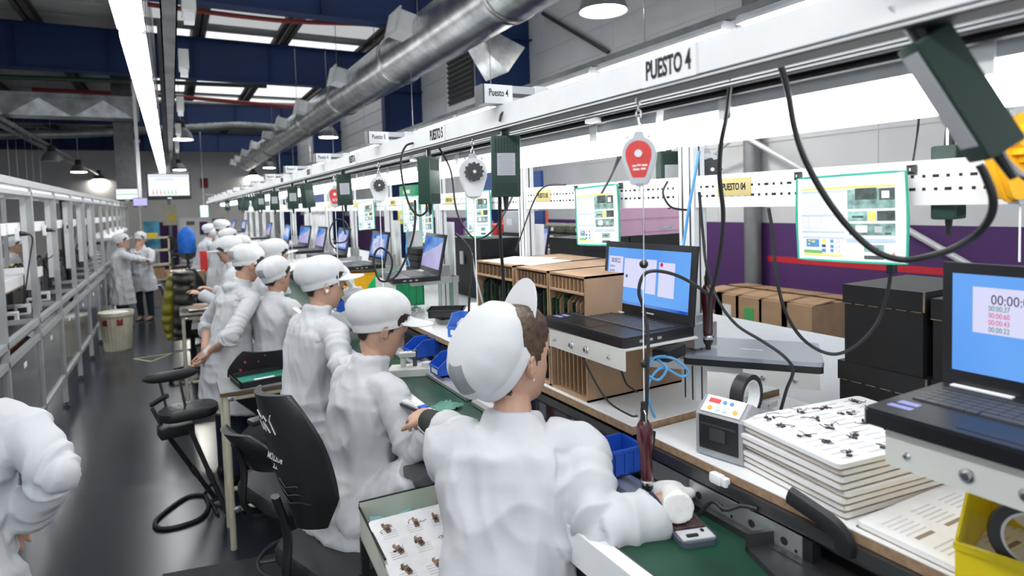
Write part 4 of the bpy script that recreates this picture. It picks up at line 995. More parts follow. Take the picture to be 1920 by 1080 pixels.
cable([(1311, 360, 1.7), (1318, 440, 1.7), (1325, 500, 1.68), (1345, 560, 1.6), (1380, 608, 1.55), (1430, 640, 1.5), (1470, 668, 1.46), (1487, 695, 1.46), (1475, 730, 1.5), (1464, 768, 1.52)], .004, M_cab, 'loose_cable', 'black cord drooping past the closed laptop to the bench')
cable([(1441, 390, 1.52), (1449, 440, 1.52), (1456, 520, 1.52), (1475, 590, 1.52), (1510, 640, 1.52), (1560, 664, 1.5), (1605, 648, 1.48), (1645, 605, 1.45), (1664, 550, 1.43), (1671, 500, 1.42)], .0042, M_cab, 'loose_cable', 'black cord swinging in a wide loop below the large sheet')
g = MB(); c_ = at(1672, 504, d=1.42); g.box(c_, (.02, .016, .022), bev=.003); tag(g.build('cord_connector', M_blk), 'black cord connector under the large sheet', 'connector')
cable([(1311, 283, 1.64), (1300, 345, 1.66), (1290, 400, 1.68), (1280, 470, 1.7), (1272, 520, 1.75)], .004, M_blucab, 'network_cable', 'blue cable running down the near aluminium post')
cable([(1248, 668, 1.6), (1225, 672, 1.58), (1214, 700, 1.58), (1235, 712, 1.58), (1250, 690, 1.58), (1232, 672, 1.6), (1262, 672, 1.6), (1290, 695, 1.6), (1278, 706, 1.6), (1240, 690, 1.59), (1216, 720, 1.58), (1219, 760, 1.58), (1228, 782, 1.6)], .0036, M_blucab, 'network_cable', 'blue cable loop under the timer laptop arm')
cable([(1124, 654, 1.62), (1150, 668, 1.62), (1163, 690, 1.62), (1175, 720, 1.64), (1195, 735, 1.66)], .0028, M_cab, 'loose_cable', 'short black lead under the timer laptop arm')
cable([(1086, 655, 1.68), (1110, 705, 1.66), (1140, 752, 1.64), (1180, 778, 1.62), (1195, 780, 1.62)], .0026, M_cab, 'loose_cable', 'long thin black lead hanging in front of the cardboard rack')
cable([(1815, 852, 1.0), (1840, 875, 1.0), (1880, 893, 1.0), (1930, 900, 1.0)], .003, M_cab, 'loose_cable', 'thin black lead under the right hand laptop arm')
adp = thing('power_adapter', 'black laptop power brick under the timer laptop', 'power adapter', at(1255, 660, d=1.72), R_(20))
MB().box((0, 0, 0), (.11, .05, .032), bev=.005).build('case', M_blk, adp)
cable([(937, 366, 1.5), (938, 440, 1.62), (942, 500, 1.7), (945, 560, 1.74), (941, 620, 1.76)], .0045, M_cab, 'output_cable', '', sup_ob[1])
cable([(937, 228, 1.46), (942, 212, 1.46), (965, 203, 1.46), (1000, 208, 1.45), (1040, 222, 1.44)], .003, M_cab, 'mains_lead', '', sup_ob[1])
cable([(798, 376, 2.0), (800, 395, 2.0), (785, 404, 2.0), (768, 385, 2.0), (755, 340, 2.0), (752, 300, 2.0), (760, 275, 2.0), (775, 268, 2.0)], .0036, M_cab, 'output_cable', '', sup_ob[2])
cable([(778, 375, 1.95), (778, 420, 1.95), (770, 460, 1.95), (745, 515, 1.95), (715, 527, 1.95), (702, 500, 1.95), (703, 475, 1.95), (715, 465, 1.95), (732, 478, 1.95), (735, 500, 1.95), (725, 528, 1.95)], .0036, M_cab, 'hanging_cable', 'black cord looping down in front of the far laptops')
cable([(822, 275, 1.9), (845, 320, 1.88), (855, 390, 1.86), (870, 425, 1.85), (890, 447, 1.85), (915, 440, 1.85), (940, 410, 1.85), (962, 366, 1.9)], .003, M_cab, 'output_cable', 'black cable sagging between the knobbed balancer and the labelled supply')
cable([(854, 438, 1.95), (872, 455, 1.95), (884, 478, 1.95), (885, 520, 1.95), (880, 560, 1.95), (879, 600, 1.95)], .004, M_cab, 'hanging_cable', 'black driver cord tied to the second balancer line')
cable([(884, 475, 1.95), (892, 520, 1.96), (903, 560, 1.98), (908, 580, 2.0)], .0035, M_lgry, 'hanging_cable', 'grey cord beside the far cardboard rack')
cable([(765, 430, 3.1), (762, 470, 3.1), (768, 500, 3.1)], .004, M_blucab, 'network_cable', 'blue cable on the post by the tilted laptop')
for (pu, pts) in ((640, [(642, 386, 2.9), (644, 420, 2.9), (648, 440, 2.9)]), (630, [(631, 468, 2.9), (620, 455, 2.9), (619, 430, 2.9), (630, 412, 2.9), (646, 415, 2.9), (655, 435, 2.9), (648, 452, 2.9), (632, 455, 2.9), (624, 448, 2.9)])):
    cable(pts, .0035, M_cab, 'hanging_cable', 'black cord %s the far laptops' % ('hanging above' if pu == 640 else 'coiled in a ring before'))
cable([(967, 470, 2.3), (1010, 360, 2.3), (1060, 346, 2.0)], .003, M_cab, 'loose_cable', 'thin black lead crossing to the PUESTO 05 rail')
cable([(1252, 340, 1.75), (1243, 362, 1.75), (1258, 388, 1.75), (1290, 394, 1.75)], .003, M_cab, 'loose_cable', 'short black lead under the rear green supply')
cable([(1160, 290, 1.8), (1148, 325, 1.8), (1134, 352, 1.8), (1128, 362, 1.8), (1140, 340, 1.8), (1165, 292, 1.8)], .003, M_cab, 'loose_cable', 'black lead hooked above the sheet over the timer laptop')
cable([(1725, 200, 1.7), (1720, 250, 1.7), (1712, 302, 1.6)], .003, M_cab, 'loose_cable', 'black lead above the right top corner of the large sheet')
cable([(1880, 190, 1.5), (1888, 230, 1.5), (1878, 270, 1.5)], .003, M_cab, 'loose_cable', 'black lead beside the yellow balancer')
# phone-like device being assembled on the belt
dv = thing('device_housing', 'open grey device housing being assembled under the gloved hand', 'device', (.955, .985, 1.2705), R_(-18))
MB().prism(rrect(.085, .16, .018, 5), 0, .012).build('shell', mat('slate_plastic', (.09, .1, .13), .3), dv, 25)
MB().prism(rrect(.074, .1, .006, 3, 0, .02), .012, .016).build('chassis', mat('copper_grey', (.2, .14, .13), .35, .7, .3, 50), dv, 0)
b = MB(); b.rbox((-.036, -.072, .012), (.036, -.034, .0145), 0); b.box((-.01, -.06, .016), (.025, .008, .004), 1); b.box((.02, -.045, .016), (.006, .008, .003), 1); b.build('lower_board', [M_lgry, M_blk], dv, 0)
b = MB(); b.box((0, .1, .012), (.08, .03, .014), 0, .003); b.cyl((-.04, .1, .02), (.04, .1, .02), .006, 10, 1); tag(b.build('fixture_block', [M_dmt, M_mtl], None, 0, dv.location+V((-.02, .0, .0)), (0, 0, R_(-35))), 'dark metal fixture block behind the device on the belt', 'fixture')
cable([(1310, 965, 1.38), (1335, 940, 1.36), (1360, 955, 1.33), (1390, 948, 1.32), (1420, 955, 1.3)], .005, M_cab, 'loose_cable', 'dark cord with a white sleeve lying on the belt below the drilled plate')
t = thing('belt_tray', 'dark metal tray with a green lip at the bottom edge on the belt', 'tray', at(1540, 1075, z=1.2705), R_(-20))
b = MB(); b.rbox((-.1, -.1, 0), (.1, .1, .012), 0); b.rbox((-.1, .09, 0), (.1, .1, .04), 0); b.build('body', M_dmt, t, 0); MB().rbox((-.03, .1, 0), (.09, .115, .03)).build('green_lip', mat('green_lip', (.02, .22, .1), .3), t, 0)
# second work station bits: press fixture, green cloth, rollers
t = thing('press_fixture', 'grey metal press fixture on the belt in front of the bowed woman', 'fixture', at(770, 700, z=1.271), R_(-20))
b = MB(); b.prism([(-.1, -.05), (.1, -.06), (.12, .0), (.1, .05), (-.08, .05)], 0, .03, 0); b.cyl((-.03, 0, .03), (-.03, 0, .07), .012, 12, 0); b.cyl((.02, .01, .03), (.02, .01, .1), .01, 12, 1); b.box((-.01, 0, .085), (.07, .04, .02), 0, .004); b.cyl((.07, -.02, .03), (.07, -.02, .05), .02, 14, 0); b.build('body', [M_off, M_dmt], t)
t = thing('connector_strip', 'strip of white connectors with a blue mark lying on the belt', 'connector strip', at(775, 765, z=1.272), R_(14))
b = MB(); b.rbox((-.02, -.13, 0), (.02, .13, .01), 0)
for k in range(14): b.rbox((-.012, -.12+.018*k, .01), (.012, -.108+.018*k, .018), 1)
b.build('strip', [M_dmt, M_wht2], t, 0); MB().rbox((-.015, -.08, .018), (.015, -.05, .022)).build('blue_mark', M_blue, t, 0)
t = thing('green_cloth', 'pale green cloth lying on the belt behind the front woman', 'cloth', at(828, 768, z=1.272), .4)
crump(.14, .09, .02, 9).build('fabric', mat('sage_cloth', (.12, .3, .24), .8), t)
# ================================================================== BEHIND THE LINE
M_bbox = mat('black_box_card', (.012, .012, .013), .6, 0, .15, bump=.06, bscale=25)
M_bedge = mat('worn_box_edge', (.3, .22, .15), .8, 0, .3, 40)
def lidbox(loc, rz, w, d, h, label, m=M_bbox, worn=True, group='black lidded boxes', labels=False):
    t = thing('lidded_box', label, 'box', loc, rz, group)
    MB().rbox((-w/2+.004, -d/2+.004, 0), (w/2-.004, d/2-.004, h-.004)).build('body', m, t, 0)
    b = MB(); b.rbox((-w/2, -d/2, h-.055), (w/2, d/2, h), 0)
    if worn:
        for k in range(6): b.rbox((-w/2+w*(k*.17), -d/2-.001, h-.0565), (-w/2+w*(k*.17+.12), -d/2+.001, h-.0545), 1)
        b.rbox((w/2-.002, -d/2-.0012, h-.055), (w/2+.0012, -d/2+.004, h), 1)
    b.build('lid', [m, M_bedge], t, 0)
    if labels: MB().rbox((-.04, -d/2-.002, h*.35), (.04, -d/2+.004, h*.55)).build('box_label', M_lab, t, 0)
    return t
def cols(ul, ur, x, vb, vt):
    a, c = at(ul, (vb+vt)/2, x=x), at(ur, (vb+vt)/2, x=x); um = (ul+ur)/2
    return (a.y+c.y)/2, abs(a.y-c.y), at(um, vb, x=x).z, at(um, vt, x=x).z
X1 = 1.74
y, w, zb, zt = cols(1580, 1732, X1, 700, 541)
zl = at(1640, 690, x=X1).z
TBZ = 1.3655
h1 = max(.1, zl-TBZ)
lidbox((X1+.17, y, TBZ), -PI/2-.03, w*1.12, .34, h1, 'lower black lidded box on the rear table with a worn edge')
lidbox((X1+.17, y, TBZ+h1+.0005), -PI/2, w, .34, zt-TBZ-h1, 'upper black lidded box left of the right hand laptop')
lidbox((X1+.18, y-w-.012, TBZ), -PI/2, w, .34, h1, 'lower black lidded box partly hidden behind the right hand laptop')
lidbox((X1+.18, y-w-.012, TBZ+h1+.0005), -PI/2, w, .34, zt-TBZ-h1-.015, 'upper black lidded box hidden behind the right hand laptop')
# pink and black boxes past the sheets
M_pink = mat('pink_box_card', (.62, .38, .52), .7, 0, .04)
X2 = 2.02
y0 = at(1222, 470, x=X2).y
yb, wb, zb, zt = cols(1172, 1300, X2, 480, 436)
def onrear(ul, ur, vt, x, d, h0=None):
    a, c = at(ul, vt, x=x), at(ur, vt, x=x); return (a.y+c.y)/2, abs(a.y-c.y), (a.z+c.z)/2
BY = 2.32
def onback(ul, ur, vt):
    a, c = at(ul, vt, y=BY), at(ur, vt, y=BY); return (a.x+c.x)/2, abs(a.x-c.x), (a.z+c.z)/2
xa, wa, za = onback(1184, 1292, 440)
lidbox((xa, BY+.16, TBZ), 0, wa, .3, za-TBZ, 'black box below the pink boxes with a clear label pocket', labels=True, worn=False)
xc, wc, zc = onback(1096, 1182, 446)
lidbox((xc, BY+.16, TBZ), 0, wc, .3, zc-TBZ, 'black box behind the sheet above the timer laptop', worn=False)
xb, wb_, _ = onback(1212, 1292, 440); hp = at(1250, 412, y=BY).z-za
lidbox((xb, BY+.15, za+.0005), 0, wb_, .28, hp, 'lower right pink box on the black box', M_pink, False, 'pink lidded boxes', True)
lidbox((xb, BY+.15, za+hp+.001), 0, wb_*1.02, .28, hp*.9, 'upper right pink box behind the perforated rail', M_pink, False, 'pink lidded boxes')
xd, wd_, _ = onback(1158, 1210, 440)
lidbox((xd-.0, BY+.15, max(za, zc)+.001), 0, wd_, .28, hp*1.85, 'tall left pink box beside the large pink lid', M_pink, False, 'pink lidded boxes')
# white backing panels fixed to the posts
for (ul, ur, vt, vb, lb) in [(1003, 1018, 420, 486, 'white flat panel fixed beside the second post'), (835, 851, 416, 480, 'white flat panel fixed beside the third post'), (734, 750, 413, 465, 'white flat panel fixed beside the fourth post'),
                             (570, 600, 397, 423, 'white flat panel behind the far laptops, left one'), (600, 622, 397, 420, 'white flat panel behind the far laptops, right one')]:
    a, c = at(ul, vt, x=1.40), at(ur, vb, x=1.40)
    t = thing('backing_panel', lb, 'panel', (1.40, (a.y+c.y)/2, BZ+.02), 0, 'white panels on the posts')
    MB().rbox((0, -abs(a.y-c.y)/2, 0), (.01, abs(a.y-c.y)/2, a.z-BZ-.02)).build('panel', M_wht, t, 0)
# blue upright boards
M_nb = mat('navy_board', (.01, .05, .22), .6)
for (ul, ur, vt, vb, x, lb) in [(994, 1014, 322, 352, 1.9, 'upper blue board behind the second post'), (998, 1018, 395, 421, 1.9, 'lower blue board behind the second post'), (905, 924, 318, 358, 1.9, 'blue board left of the labelled supply'), (590, 607, 365, 381, 1.9, 'small blue board behind the far supplies')]:
    a, c = at(ul, vt, x=x), at(ur, vb, x=x)
    t = thing('blue_board', lb, 'board', (x, (a.y+c.y)/2, TBZ), 0, 'blue boards behind the posts')
    MB().rbox((0, -abs(a.y-c.y)/2, c.z-TBZ), (.02, abs(a.y-c.y)/2, a.z-TBZ)).build('panel', M_nb, t, 0)
    if c.z-TBZ > .03: MB().rbox((.005, -.01, 0), (.015, .01, c.z-TBZ)).build('stem', M_alu, t, 0)
# shelving with green bundles, red pole, bins
M_gsh = mat('shelf_green_bundle', (.09, .1, .075), .8, 0, .25, 20)
sh = thing('storage_rack', 'grey storage rack with an orange upright behind the second post', 'rack', (3.0, 4.1, 0))
for (x, y_) in ((0, 0), (0, 1.5), (.5, 0), (.5, 1.5)): MB().rbox((x-.025, y_-.025, 0), (x+.025, y_+.025, 1.9)).build('upright', M_orangeRack if False else mat('orange_red_upright', (.75, .1, .03), .5), sh, 0)
for z_ in (.4, .95, 1.52): MB().rbox((0, 0, z_), (.5, 1.5, z_+.04)).build('shelf', M_off, sh, 0)
k = 0
for z_, nlay in ((1.56, 3), (.99, 4)):
    for i in range(3):
        for j in range(nlay):
            t = thing('folded_bundle', 'dark green folded bundle on the orange upright rack, %s shelf, %s column, layer %s' % ('upper' if z_ > 1 else 'lower', ['near', 'middle', 'far'][i], ['bottom', 'second', 'third', 'fourth'][j]), 'bundle', (3.06, .0+4.15+.47*i, z_+.075*j), 0, 'green bundles on the rack')
            MB().box((.2, .2, .036), (.38, .42, .07), bev=.02).build('fabric', M_gsh, t)
            MB().rbox((-.001, .15, .02), (.012, .25, .05)).build('tag_label', M_wht, t, 0)
for (u_, vt, vb, ul, ur, x, m, lb) in [(0, 447, 480, 1060, 1098, 2.1, M_blk2, 'dark bin with pale tags left of the black boxes'), (0, 420, 446, 908, 930, 2.3, M_red, 'red container behind the third sheet'), (0, 436, 478, 940, 968, 2.3, M_blk2, 'small dark bin with a pale label behind the racks'), (0, 396, 436, 943, 968, 2.3, M_lgry, 'pale hanging folder with a red frame behind the racks'), (0, 415, 450, 868, 886, 2.2, mat('lilac_plastic', (.25, .15, .35), .5), 'lilac bottle case behind the third post'), (0, 392, 420, 745, 760, 2.2, M_yel, 'yellow container behind the fourth post'), (0, 348, 371, 748, 778, 2.2, mat('leaf_green', (.02, .32, .12), .5), 'green tray standing high behind the side-on supply')]:
    yy, ww, zz = onrear(ul, ur, vt, x, .2)
    zb_ = at((ul+ur)/2, vb, x=x).z
    t = thing('storage_bin', lb, 'bin', (x, yy, TBZ), -PI/2, 'storage bins behind the posts')
    MB().box((0, .1, (zz+zb_)/2-TBZ), (ww, .2, zz-zb_), bev=.01).build('body', m, t)
    if zb_-TBZ > .01: MB().rbox((-.02, .05, 0), (.02, .15, zb_-TBZ)).build('pedestal', M_lgry, t, 0)
    MB().box((0, -.002, (zz+zb_)/2-TBZ), (ww*.4, .006, (zz-zb_)*.3)).build('bin_label', M_wht, t, 0)
tc = thing('tool_case', 'large black tool case with a grey latch behind the third post', 'tool case', at(868, 520, x=1.75).xy.to_3d()+V((0, 0, TBZ)), -PI/2)
zt_ = at(868, 446, x=1.75).z-TBZ
MB().rbox((-.3, 0, 0), (.3, .3, zt_*.72)).build('body', M_bbox, tc, 0); MB().rbox((-.31, -.01, zt_*.72), (.31, .31, zt_)).build('lid', M_bbox, tc, 0)
MB().box((.02, -.012, zt_*.66), (.05, .012, .09), bev=.003).build('latch', M_lgry, tc, 0)
cr = thing('crate_stack', 'stack of thin black crates between the posts', 'crates', at(770, 500, x=1.75).xy.to_3d()+V((0, 0, TBZ)), -PI/2)
for k in range(5): MB().box((0, .15, .03+.055*k), (.3, .28, .05), bev=.006).build('crate', M_bbox, cr)
mo = thing('computer_monitor', 'black square computer monitor among the far laptops', 'monitor', at(525, 440, x=1.5).xy.to_3d()+V((0, 0, TBZ+.0)), -PI/2)
zz_ = at(523, 406, x=1.5).z-TBZ; MB().box((0, 0, zz_-.14), (.36, .03, .28), bev=.008).build('panel', M_blk, mo); MB().rbox((-.03, -.0, .01), (.03, .03, zz_-.2)).build('stand', M_blk, mo, 0); MB().rbox((-.1, -.08, 0), (.1, .08, .01)).build('base', M_blk, mo, 0)
# cartons against the side wall
rn = random.Random(4)
k = 0
for i, (ul, ur) in enumerate([(1322, 1345), (1345, 1380), (1382, 1425), (1428, 1470), (1472, 1514)]):
    yy, ww, zz = onrear(ul, ur, 613-(6 if i % 2 else 0), 4.9, .4)
    zz = 1.0+.02*(i % 2)
    yy = at((ul+ur)/2, 625, x=4.9).y
    for j in range(2):
        t = thing('carton', '%s brown carton %s by the purple wall' % (['first', 'second', 'third', 'fourth', 'fifth'][i], ['under the upper row', 'with flaps part open in the upper row'][j]), 'carton', (4.9, yy, .5*j+.0005*j), -PI/2, 'brown cartons by the purple wall')
        MB().rbox((-.155, 0, 0), (.155, .8, .5)).build('case', M_card, t, 0)
        if j:
            b = MB(); b.box((0, .2, .515), (.31, .3, .008), rot=(.06, 0, 0)); b.box((0, .6, .515), (.31, .3, .008), rot=(-.06, 0, 0)); b.build('flap', M_card, t, 0)
        if i in (1, 2): MB().rbox((-.05, -.003, .25), (.06, .0, .4)).build('carton_label', [M_wht, mat('print_leaf', (.08, .4, .12), .6)][i-1], t, 0)
pal = thing('carton', 'brown carton on its side below the closed laptop arm', 'carton', at(1560, 760, x=2.75).xy.to_3d(), -PI/2, 'brown cartons by the purple wall')
zc_ = at(1560, 722, x=2.75).z; MB().rbox((-.35, 0, 0), (.35, .4, zc_)).build('case', M_card, pal, 0)
# far end of the hall
def panel(name, label, cat, lo, hi, m, kind=None):
    t = thing(name, label, cat, lo); MB().rbox((0, 0, 0), [h-l for h, l in zip(hi, lo)]).build('body', m, t, 0); return t
p0, p1 = at(300, 497, y=26), at(337, 497, y=26)
panel('partition', 'tall dark purple partition at the end of the aisle', 'partition', (p0.x, 26, 0), (p1.x, 26.1, at(318, 416, y=26).z), M_purple)
p0, p1 = at(340, 470, y=24), at(400, 470, y=24)
t = thing('notice_board', 'white notice board with small pictures at the end of the hall', 'board', (p0.x, 24, 0))
hh = at(370, 408, y=24).z; ww = p1.x-p0.x
MB().rbox((0, 0, .3), (ww, .08, hh)).build('panel', M_wht, t, 0); MB().rbox((.1, 0, 0), (.2, .08, .3)).rbox((ww-.2, 0, 0), (ww-.1, .08, .3)).build('feet', M_lgry, t, 0)
for q_ in ((.2, .25, .45, .12, M_dmt), (.6, .6, .85, .15, M_purple), (1.0, .5, 1.4, .05, M_dmt), (.2, .95, .4, .8, M_dmt)): MB().rbox((q_[0], -.01, hh-q_[1]), (q_[2], 0, hh-q_[3])).build('picture', q_[4], t, 0)
p0, p1 = at(270, 440, y=25), at(300, 440, y=25)
t = thing('blue_banner', 'pale blue printed banner left of the purple partition', 'banner', (p0.x, 25, 0)); hb = at(285, 415, y=25).z
MB().rbox((0, 0, .75), (p1.x-p0.x, .03, hb)).build('fabric', mat('sky_banner', (.12, .45, .75), .6, 0, .5, 1.6), t, 0); MB().rbox((.05, 0, 0), (.1, .03, .75)).rbox((p1.x-p0.x-.1, 0, 0), (p1.x-p0.x-.05, .03, .75)).build('feet', M_lgry, t, 0)
p0 = at(318, 408, y=25.6); t = thing('electrical_box', 'beige electrical box on a thin pole above the purple partition', 'electrical box', (p0.x-.22, 25.6, 0))
MB().rbox((0, 0, 1.55), (.45, .18, 2.3)).build('case', M_cream, t, 0); MB().rbox((.18, .05, 2.3), (.28, .13, CZ-.28)).build('conduit', M_pipe, t, 0); MB().rbox((.18, .05, 0), (.28, .13, 1.56)).build('pole', M_pipe, t, 0); MB().rbox((.2, -.006, 1.7), (.38, 0, 1.95)).build('warning_label', M_yel, t, 0)
rod('door_track', at(385, 366, y=34), at(640, 366, y=34), .05, M_wht, 'white horizontal rail along the far wall')
t = thing('exit_sign', 'small pale green lit exit sign at the far end', 'sign', at(383, 396, y=30)); MB().box((0, 0, 0), (.3, .06, .5)).build('panel', glow('exit_green', (.5, .9, .75), .8), t, 0); MB().rbox((-.01, 0, .25), (.01, .02, CZ-t.location.z-.03)).build('hanger', M_mtl, t, 0)
t = thing('storage_shelves', 'cream shelf unit beyond the two talking workers', 'shelves', (at(288, 480, y=19.5).x-.35, 19.5, 0))
for z_ in (.15, .55, .95, 1.3): MB().rbox((0, 0, z_), (.75, .5, z_+.04)).build('shelf', M_cream, t, 0)
for x in (0, .71):
    for y_ in (0, .46): MB().rbox((x, y_, 0), (x+.04, y_+.04, 1.35)).build('upright', M_cream, t, 0)
MB().box((.3, .2, 1.4), (.35, .3, .12), bev=.01).build('yellow_tray', M_yel, t); MB().rbox((.1, .05, .2), (.6, .45, .5)).build('carton', M_card, t, 0)
# hanging screens
def tv(u0, u1, v0, v1, Y, label, kind, yaw=0.):
    a, c = at(u0, (v0+v1)/2, y=Y), at(u1, (v0+v1)/2, y=Y); um = (u0+u1)/2
    z1, z0 = at(um, v0, y=Y).z, at(um, v1, y=Y).z
    W, H = c.x-a.x, z1-z0
    t = thing('hanging_screen', label, 'screen', ((a.x+c.x)/2, Y, (z0+z1)/2), yaw)
    MB().box((0, .04, 0), (W, .08, H), bev=.02).build('housing', M_blk, t)
    sc_ = MB().rbox((-W*.465, -.004, -H*.36), (W*.465, -.001, H*.44)).build('screen', M_winw if kind != 'violet' else glow('screen_lilac', (.55, .55, .95), .4), t, 0)
    b = MB()
    if kind == 'chart':
        b.rbox((-W*.45, -.006, H*.36), (W*.45, -.0045, H*.4), 0); b.rbox((-W*.32, -.006, H*.24), (W*.12, -.0045, H*.27), 0); b.rbox((-W*.32, -.006, H*.3), (W*.08, -.0045, H*.31), 3)
        for k in range(7): b.prism([(-W*.38+W*.085*k, -H*.3), (-W*.35+W*.085*k, -H*.3), (-W*.362+W*.085*k, -H*.12)], 0, .001, 1 if k < 3 else 2) if False else b.add([(-W*.385+W*.085*k, -.006, -H*.3), (-W*.345+W*.085*k, -.006, -H*.3), (-W*.365+W*.085*k, -.006, -H*.08)], [(0, 1, 2)], 1 if k < 3 else 2)
    elif kind == 'green': b.rbox((-W*.44, -.006, -.02*H), (W*.44, -.0045, .06*H), 2); b.rbox((-W*.44, -.006, .2*H), (W*.44, -.0045, .22*H), 1)
    if b.v: b.build('screen_graphics', [glow('screen_line_lilac', (.6, .62, .9), .4), glow('screen_bar_red', (.95, .35, .35), .4), glow('screen_bar_green', (.35, .75, .45), .4), glow('screen_line_pale', (.8, .8, .95), .4)], sc_, 0)
    MB().rbox((-.04, -.003, -H*.47), (.04, .0, -H*.43)).build('maker_mark', M_wht2, t, 0)
    return t, z1
t, z1 = tv(275, 358, 324, 374, 15.2, 'large hanging screen showing a bar chart above the aisle', 'chart', R_(4))
MB().rbox((-.05, .09, 0), (.05, .15, CZ-t.location.z-.03)).build('ceiling_pole', M_dmt, t, 0)
t, z1 = tv(216, 260, 353, 377, 17.0, 'smaller hanging screen with a green line left of the large one', 'green')
MB().rbox((-.2, .09, .1), (.2, .15, CZ-t.location.z-.03)).build('ceiling_pole', M_dmt, t, 0)
t, z1 = tv(249, 277, 371, 388, 14.6, 'small lilac glowing monitor below the hanging screens', 'violet')
MB().rbox((-.03, .09, -.1), (.03, .13, CZ-t.location.z-.03)).build('ceiling_pole', M_wht, t, 0)
yp_ = 33.0; t = thing('signal_pole', 'thin white pole with a bent top left of the aisle lamps', 'pole', (at(261, 395, y=yp_).x, yp_, 0)); zt_ = at(256, 262, y=yp_).z
MB().cyl((0, 0, 0), (0, 0, zt_), .05, 8).build('pole', M_wht, t); MB().rbox((-.05, -.05, zt_-.12), (.2, .05, zt_)).build('bent_top', M_wht, t, 0)
b = MB(); c_ = at(383, 343, y=BKY-.05); b.box(c_, (.35, .1, .5), 0); tag(b.build('wall_mounted_alarm', M_redp, None, 0), 'small dark red box on the far back wall', 'alarm box')
# ================================================================== LEFT HAND LINE
M_acr = mat('grey_acrylic', (.13, .14, .155), .14, 0, .06, 2, spec=.6)
M_lfr = mat('pale_frame_extrusion', (.42, .43, .43), .4, .2, .03)
FX = -1.05
LY = [5.46+1.2*k for k in range(-2, 13)]
lf = thing('assembly_frame', 'long pale aluminium frame of the left line with grey acrylic skirts', 'frame', (FX, 0, 0))
def lrail(z0, z1, x=0, w=.045, y0=LY[0], y1=LY[-1], nm='rail', m=M_lfr): return MB().rbox((x-w, y0, z0), (x, y1, z1)).build(nm, m, lf, 0)
lrail(2.255, 2.31); lrail(2.18, 2.215); lrail(1.075, 1.12); lrail(.94, .985); lrail(.30, .345); lrail(2.255, 2.31, -.85); lrail(1.075, 1.12, -.85)
lrail(2.2165, 2.2545, -.02, .01, nm='fascia', m=M_wht)
for k, y in enumerate(LY):
    b = MB(); b.rbox((-.045, y-.022, 0.05), (0, y+.022, 2.255), 0); b.rbox((-.0005, y-.004, .06), (.0008, y+.004, 2.25), 1); b.build('post', [M_lfr, M_gry], lf, 0)
    if k % 3 == 0: MB().rbox((-.895, y-.022, .05), (-.85, y+.022, 2.255)).build('post', M_lfr, lf, 0)
    b = MB(); b.cyl((-.022, y, 0), (-.022, y, .02), .03, 12); b.cyl((-.022, y, .02), (-.022, y, .05), .01, 8); b.build('levelling_foot', M_dmt, lf)
    for z in (2.28, 1.1): MB().rbox((-.85, y-.02, z-.02), (-.045, y+.02, z+.02)).build('cross_bar', M_lfr, lf, 0)
    if k < 8: MB().rbox((-.11, y+.12, 1.36), (-.06, y+.25, 2.17)).build('cover_strip', M_wht, lf, 0)
    if k < len(LY)-1:
        y1 = LY[k+1]; pn = MB().rbox((-.026, y+.03, .35), (-.02, y1-.03, .935)).build('acrylic_panel', M_acr, lf, 0)
        MB().rbox((-.0195, (y+y1)/2-.05, .82), (-.0185, (y+y1)/2+.05, .86)).build('panel_label', M_wht, pn, 0)
MB().rbox((-.85, LY[0], 1.02), (-.05, LY[-1], 1.05)).build('deck', M_dmt, lf, 0)
MB().rbox((-.13, LY[0], 1.86), (-.115, LY[-1], 1.955)).build('service_strip', M_wht2, lf, 0)
for k in range(3): MB().rbox((-.115, 5.15+.55*k, 1.865), (-.1, 5.55+.55*k, 1.95)).build('service_strip', M_paper, lf, 0)
for k, (u_, v_) in enumerate([(38, 438), (88, 431), (126, 425)]):
    p = at(u_, v_, x=FX-.07)
    t = thing('mains_plug', 'black mains plug in the white strip of the left line, %s' % ['nearest', 'middle one', 'farthest'][k], 'plug', p, 0, 'plugs in the left strip')
    MB().rbox((-.03, -.045, -.055), (-.005, .03, .05)).build('socket_box', M_wht2, t, 0); MB().tube([(-.005, 0, 0), (.03, .02, -.005), (.05, .06, -.01)], [.022, .018, .008], 8).build('plug_body', M_blk, t)
    MB().tube(spl([(.05, .06, -.01), (.06, .12, -.06), (.03, .1, -.25), (-.02, .05, -.6 if k == 0 else -.3)], 6), .006, 6).build('cord', M_cab, t)
# shelves and things standing in the left line
t = thing('shelf_board', 'white shelf with brown edge low in the left line', 'shelf', (FX-.12, LY[2]+.06, 1.40))
b = MB(); b.rbox((-.35, 0, .012), (.0, 2.2, .1), 0); b.rbox((-.35, 0, 0), (0, 2.2, .012), 1); b.build('board', [M_wht2, M_chip], t, 0)
for y in (.05, 2.1): MB().rbox((-.05, y, -.34), (-.02, y+.04, 0)).build('bracket', M_lfr, t, 0)
rn = random.Random(8)
for k in range(6):
    y = 5.95+.55*k
    t = thing('white_module', 'small white boxed module on the left deck, %s from the camera' % ['first', 'second', 'third', 'fourth', 'fifth', 'sixth', 'seventh', 'eighth', 'ninth'][k], 'module', (FX-.28, y, 1.0505), .1, 'white modules on the left deck')
    MB().box((0, 0, .045), (.12, .15, .09), 0, .005).build('case', M_wht2, t, 0); MB().rbox((-.035, -.077, .02), (.035, -.075, .07)).build('port', M_blk, t, 0)
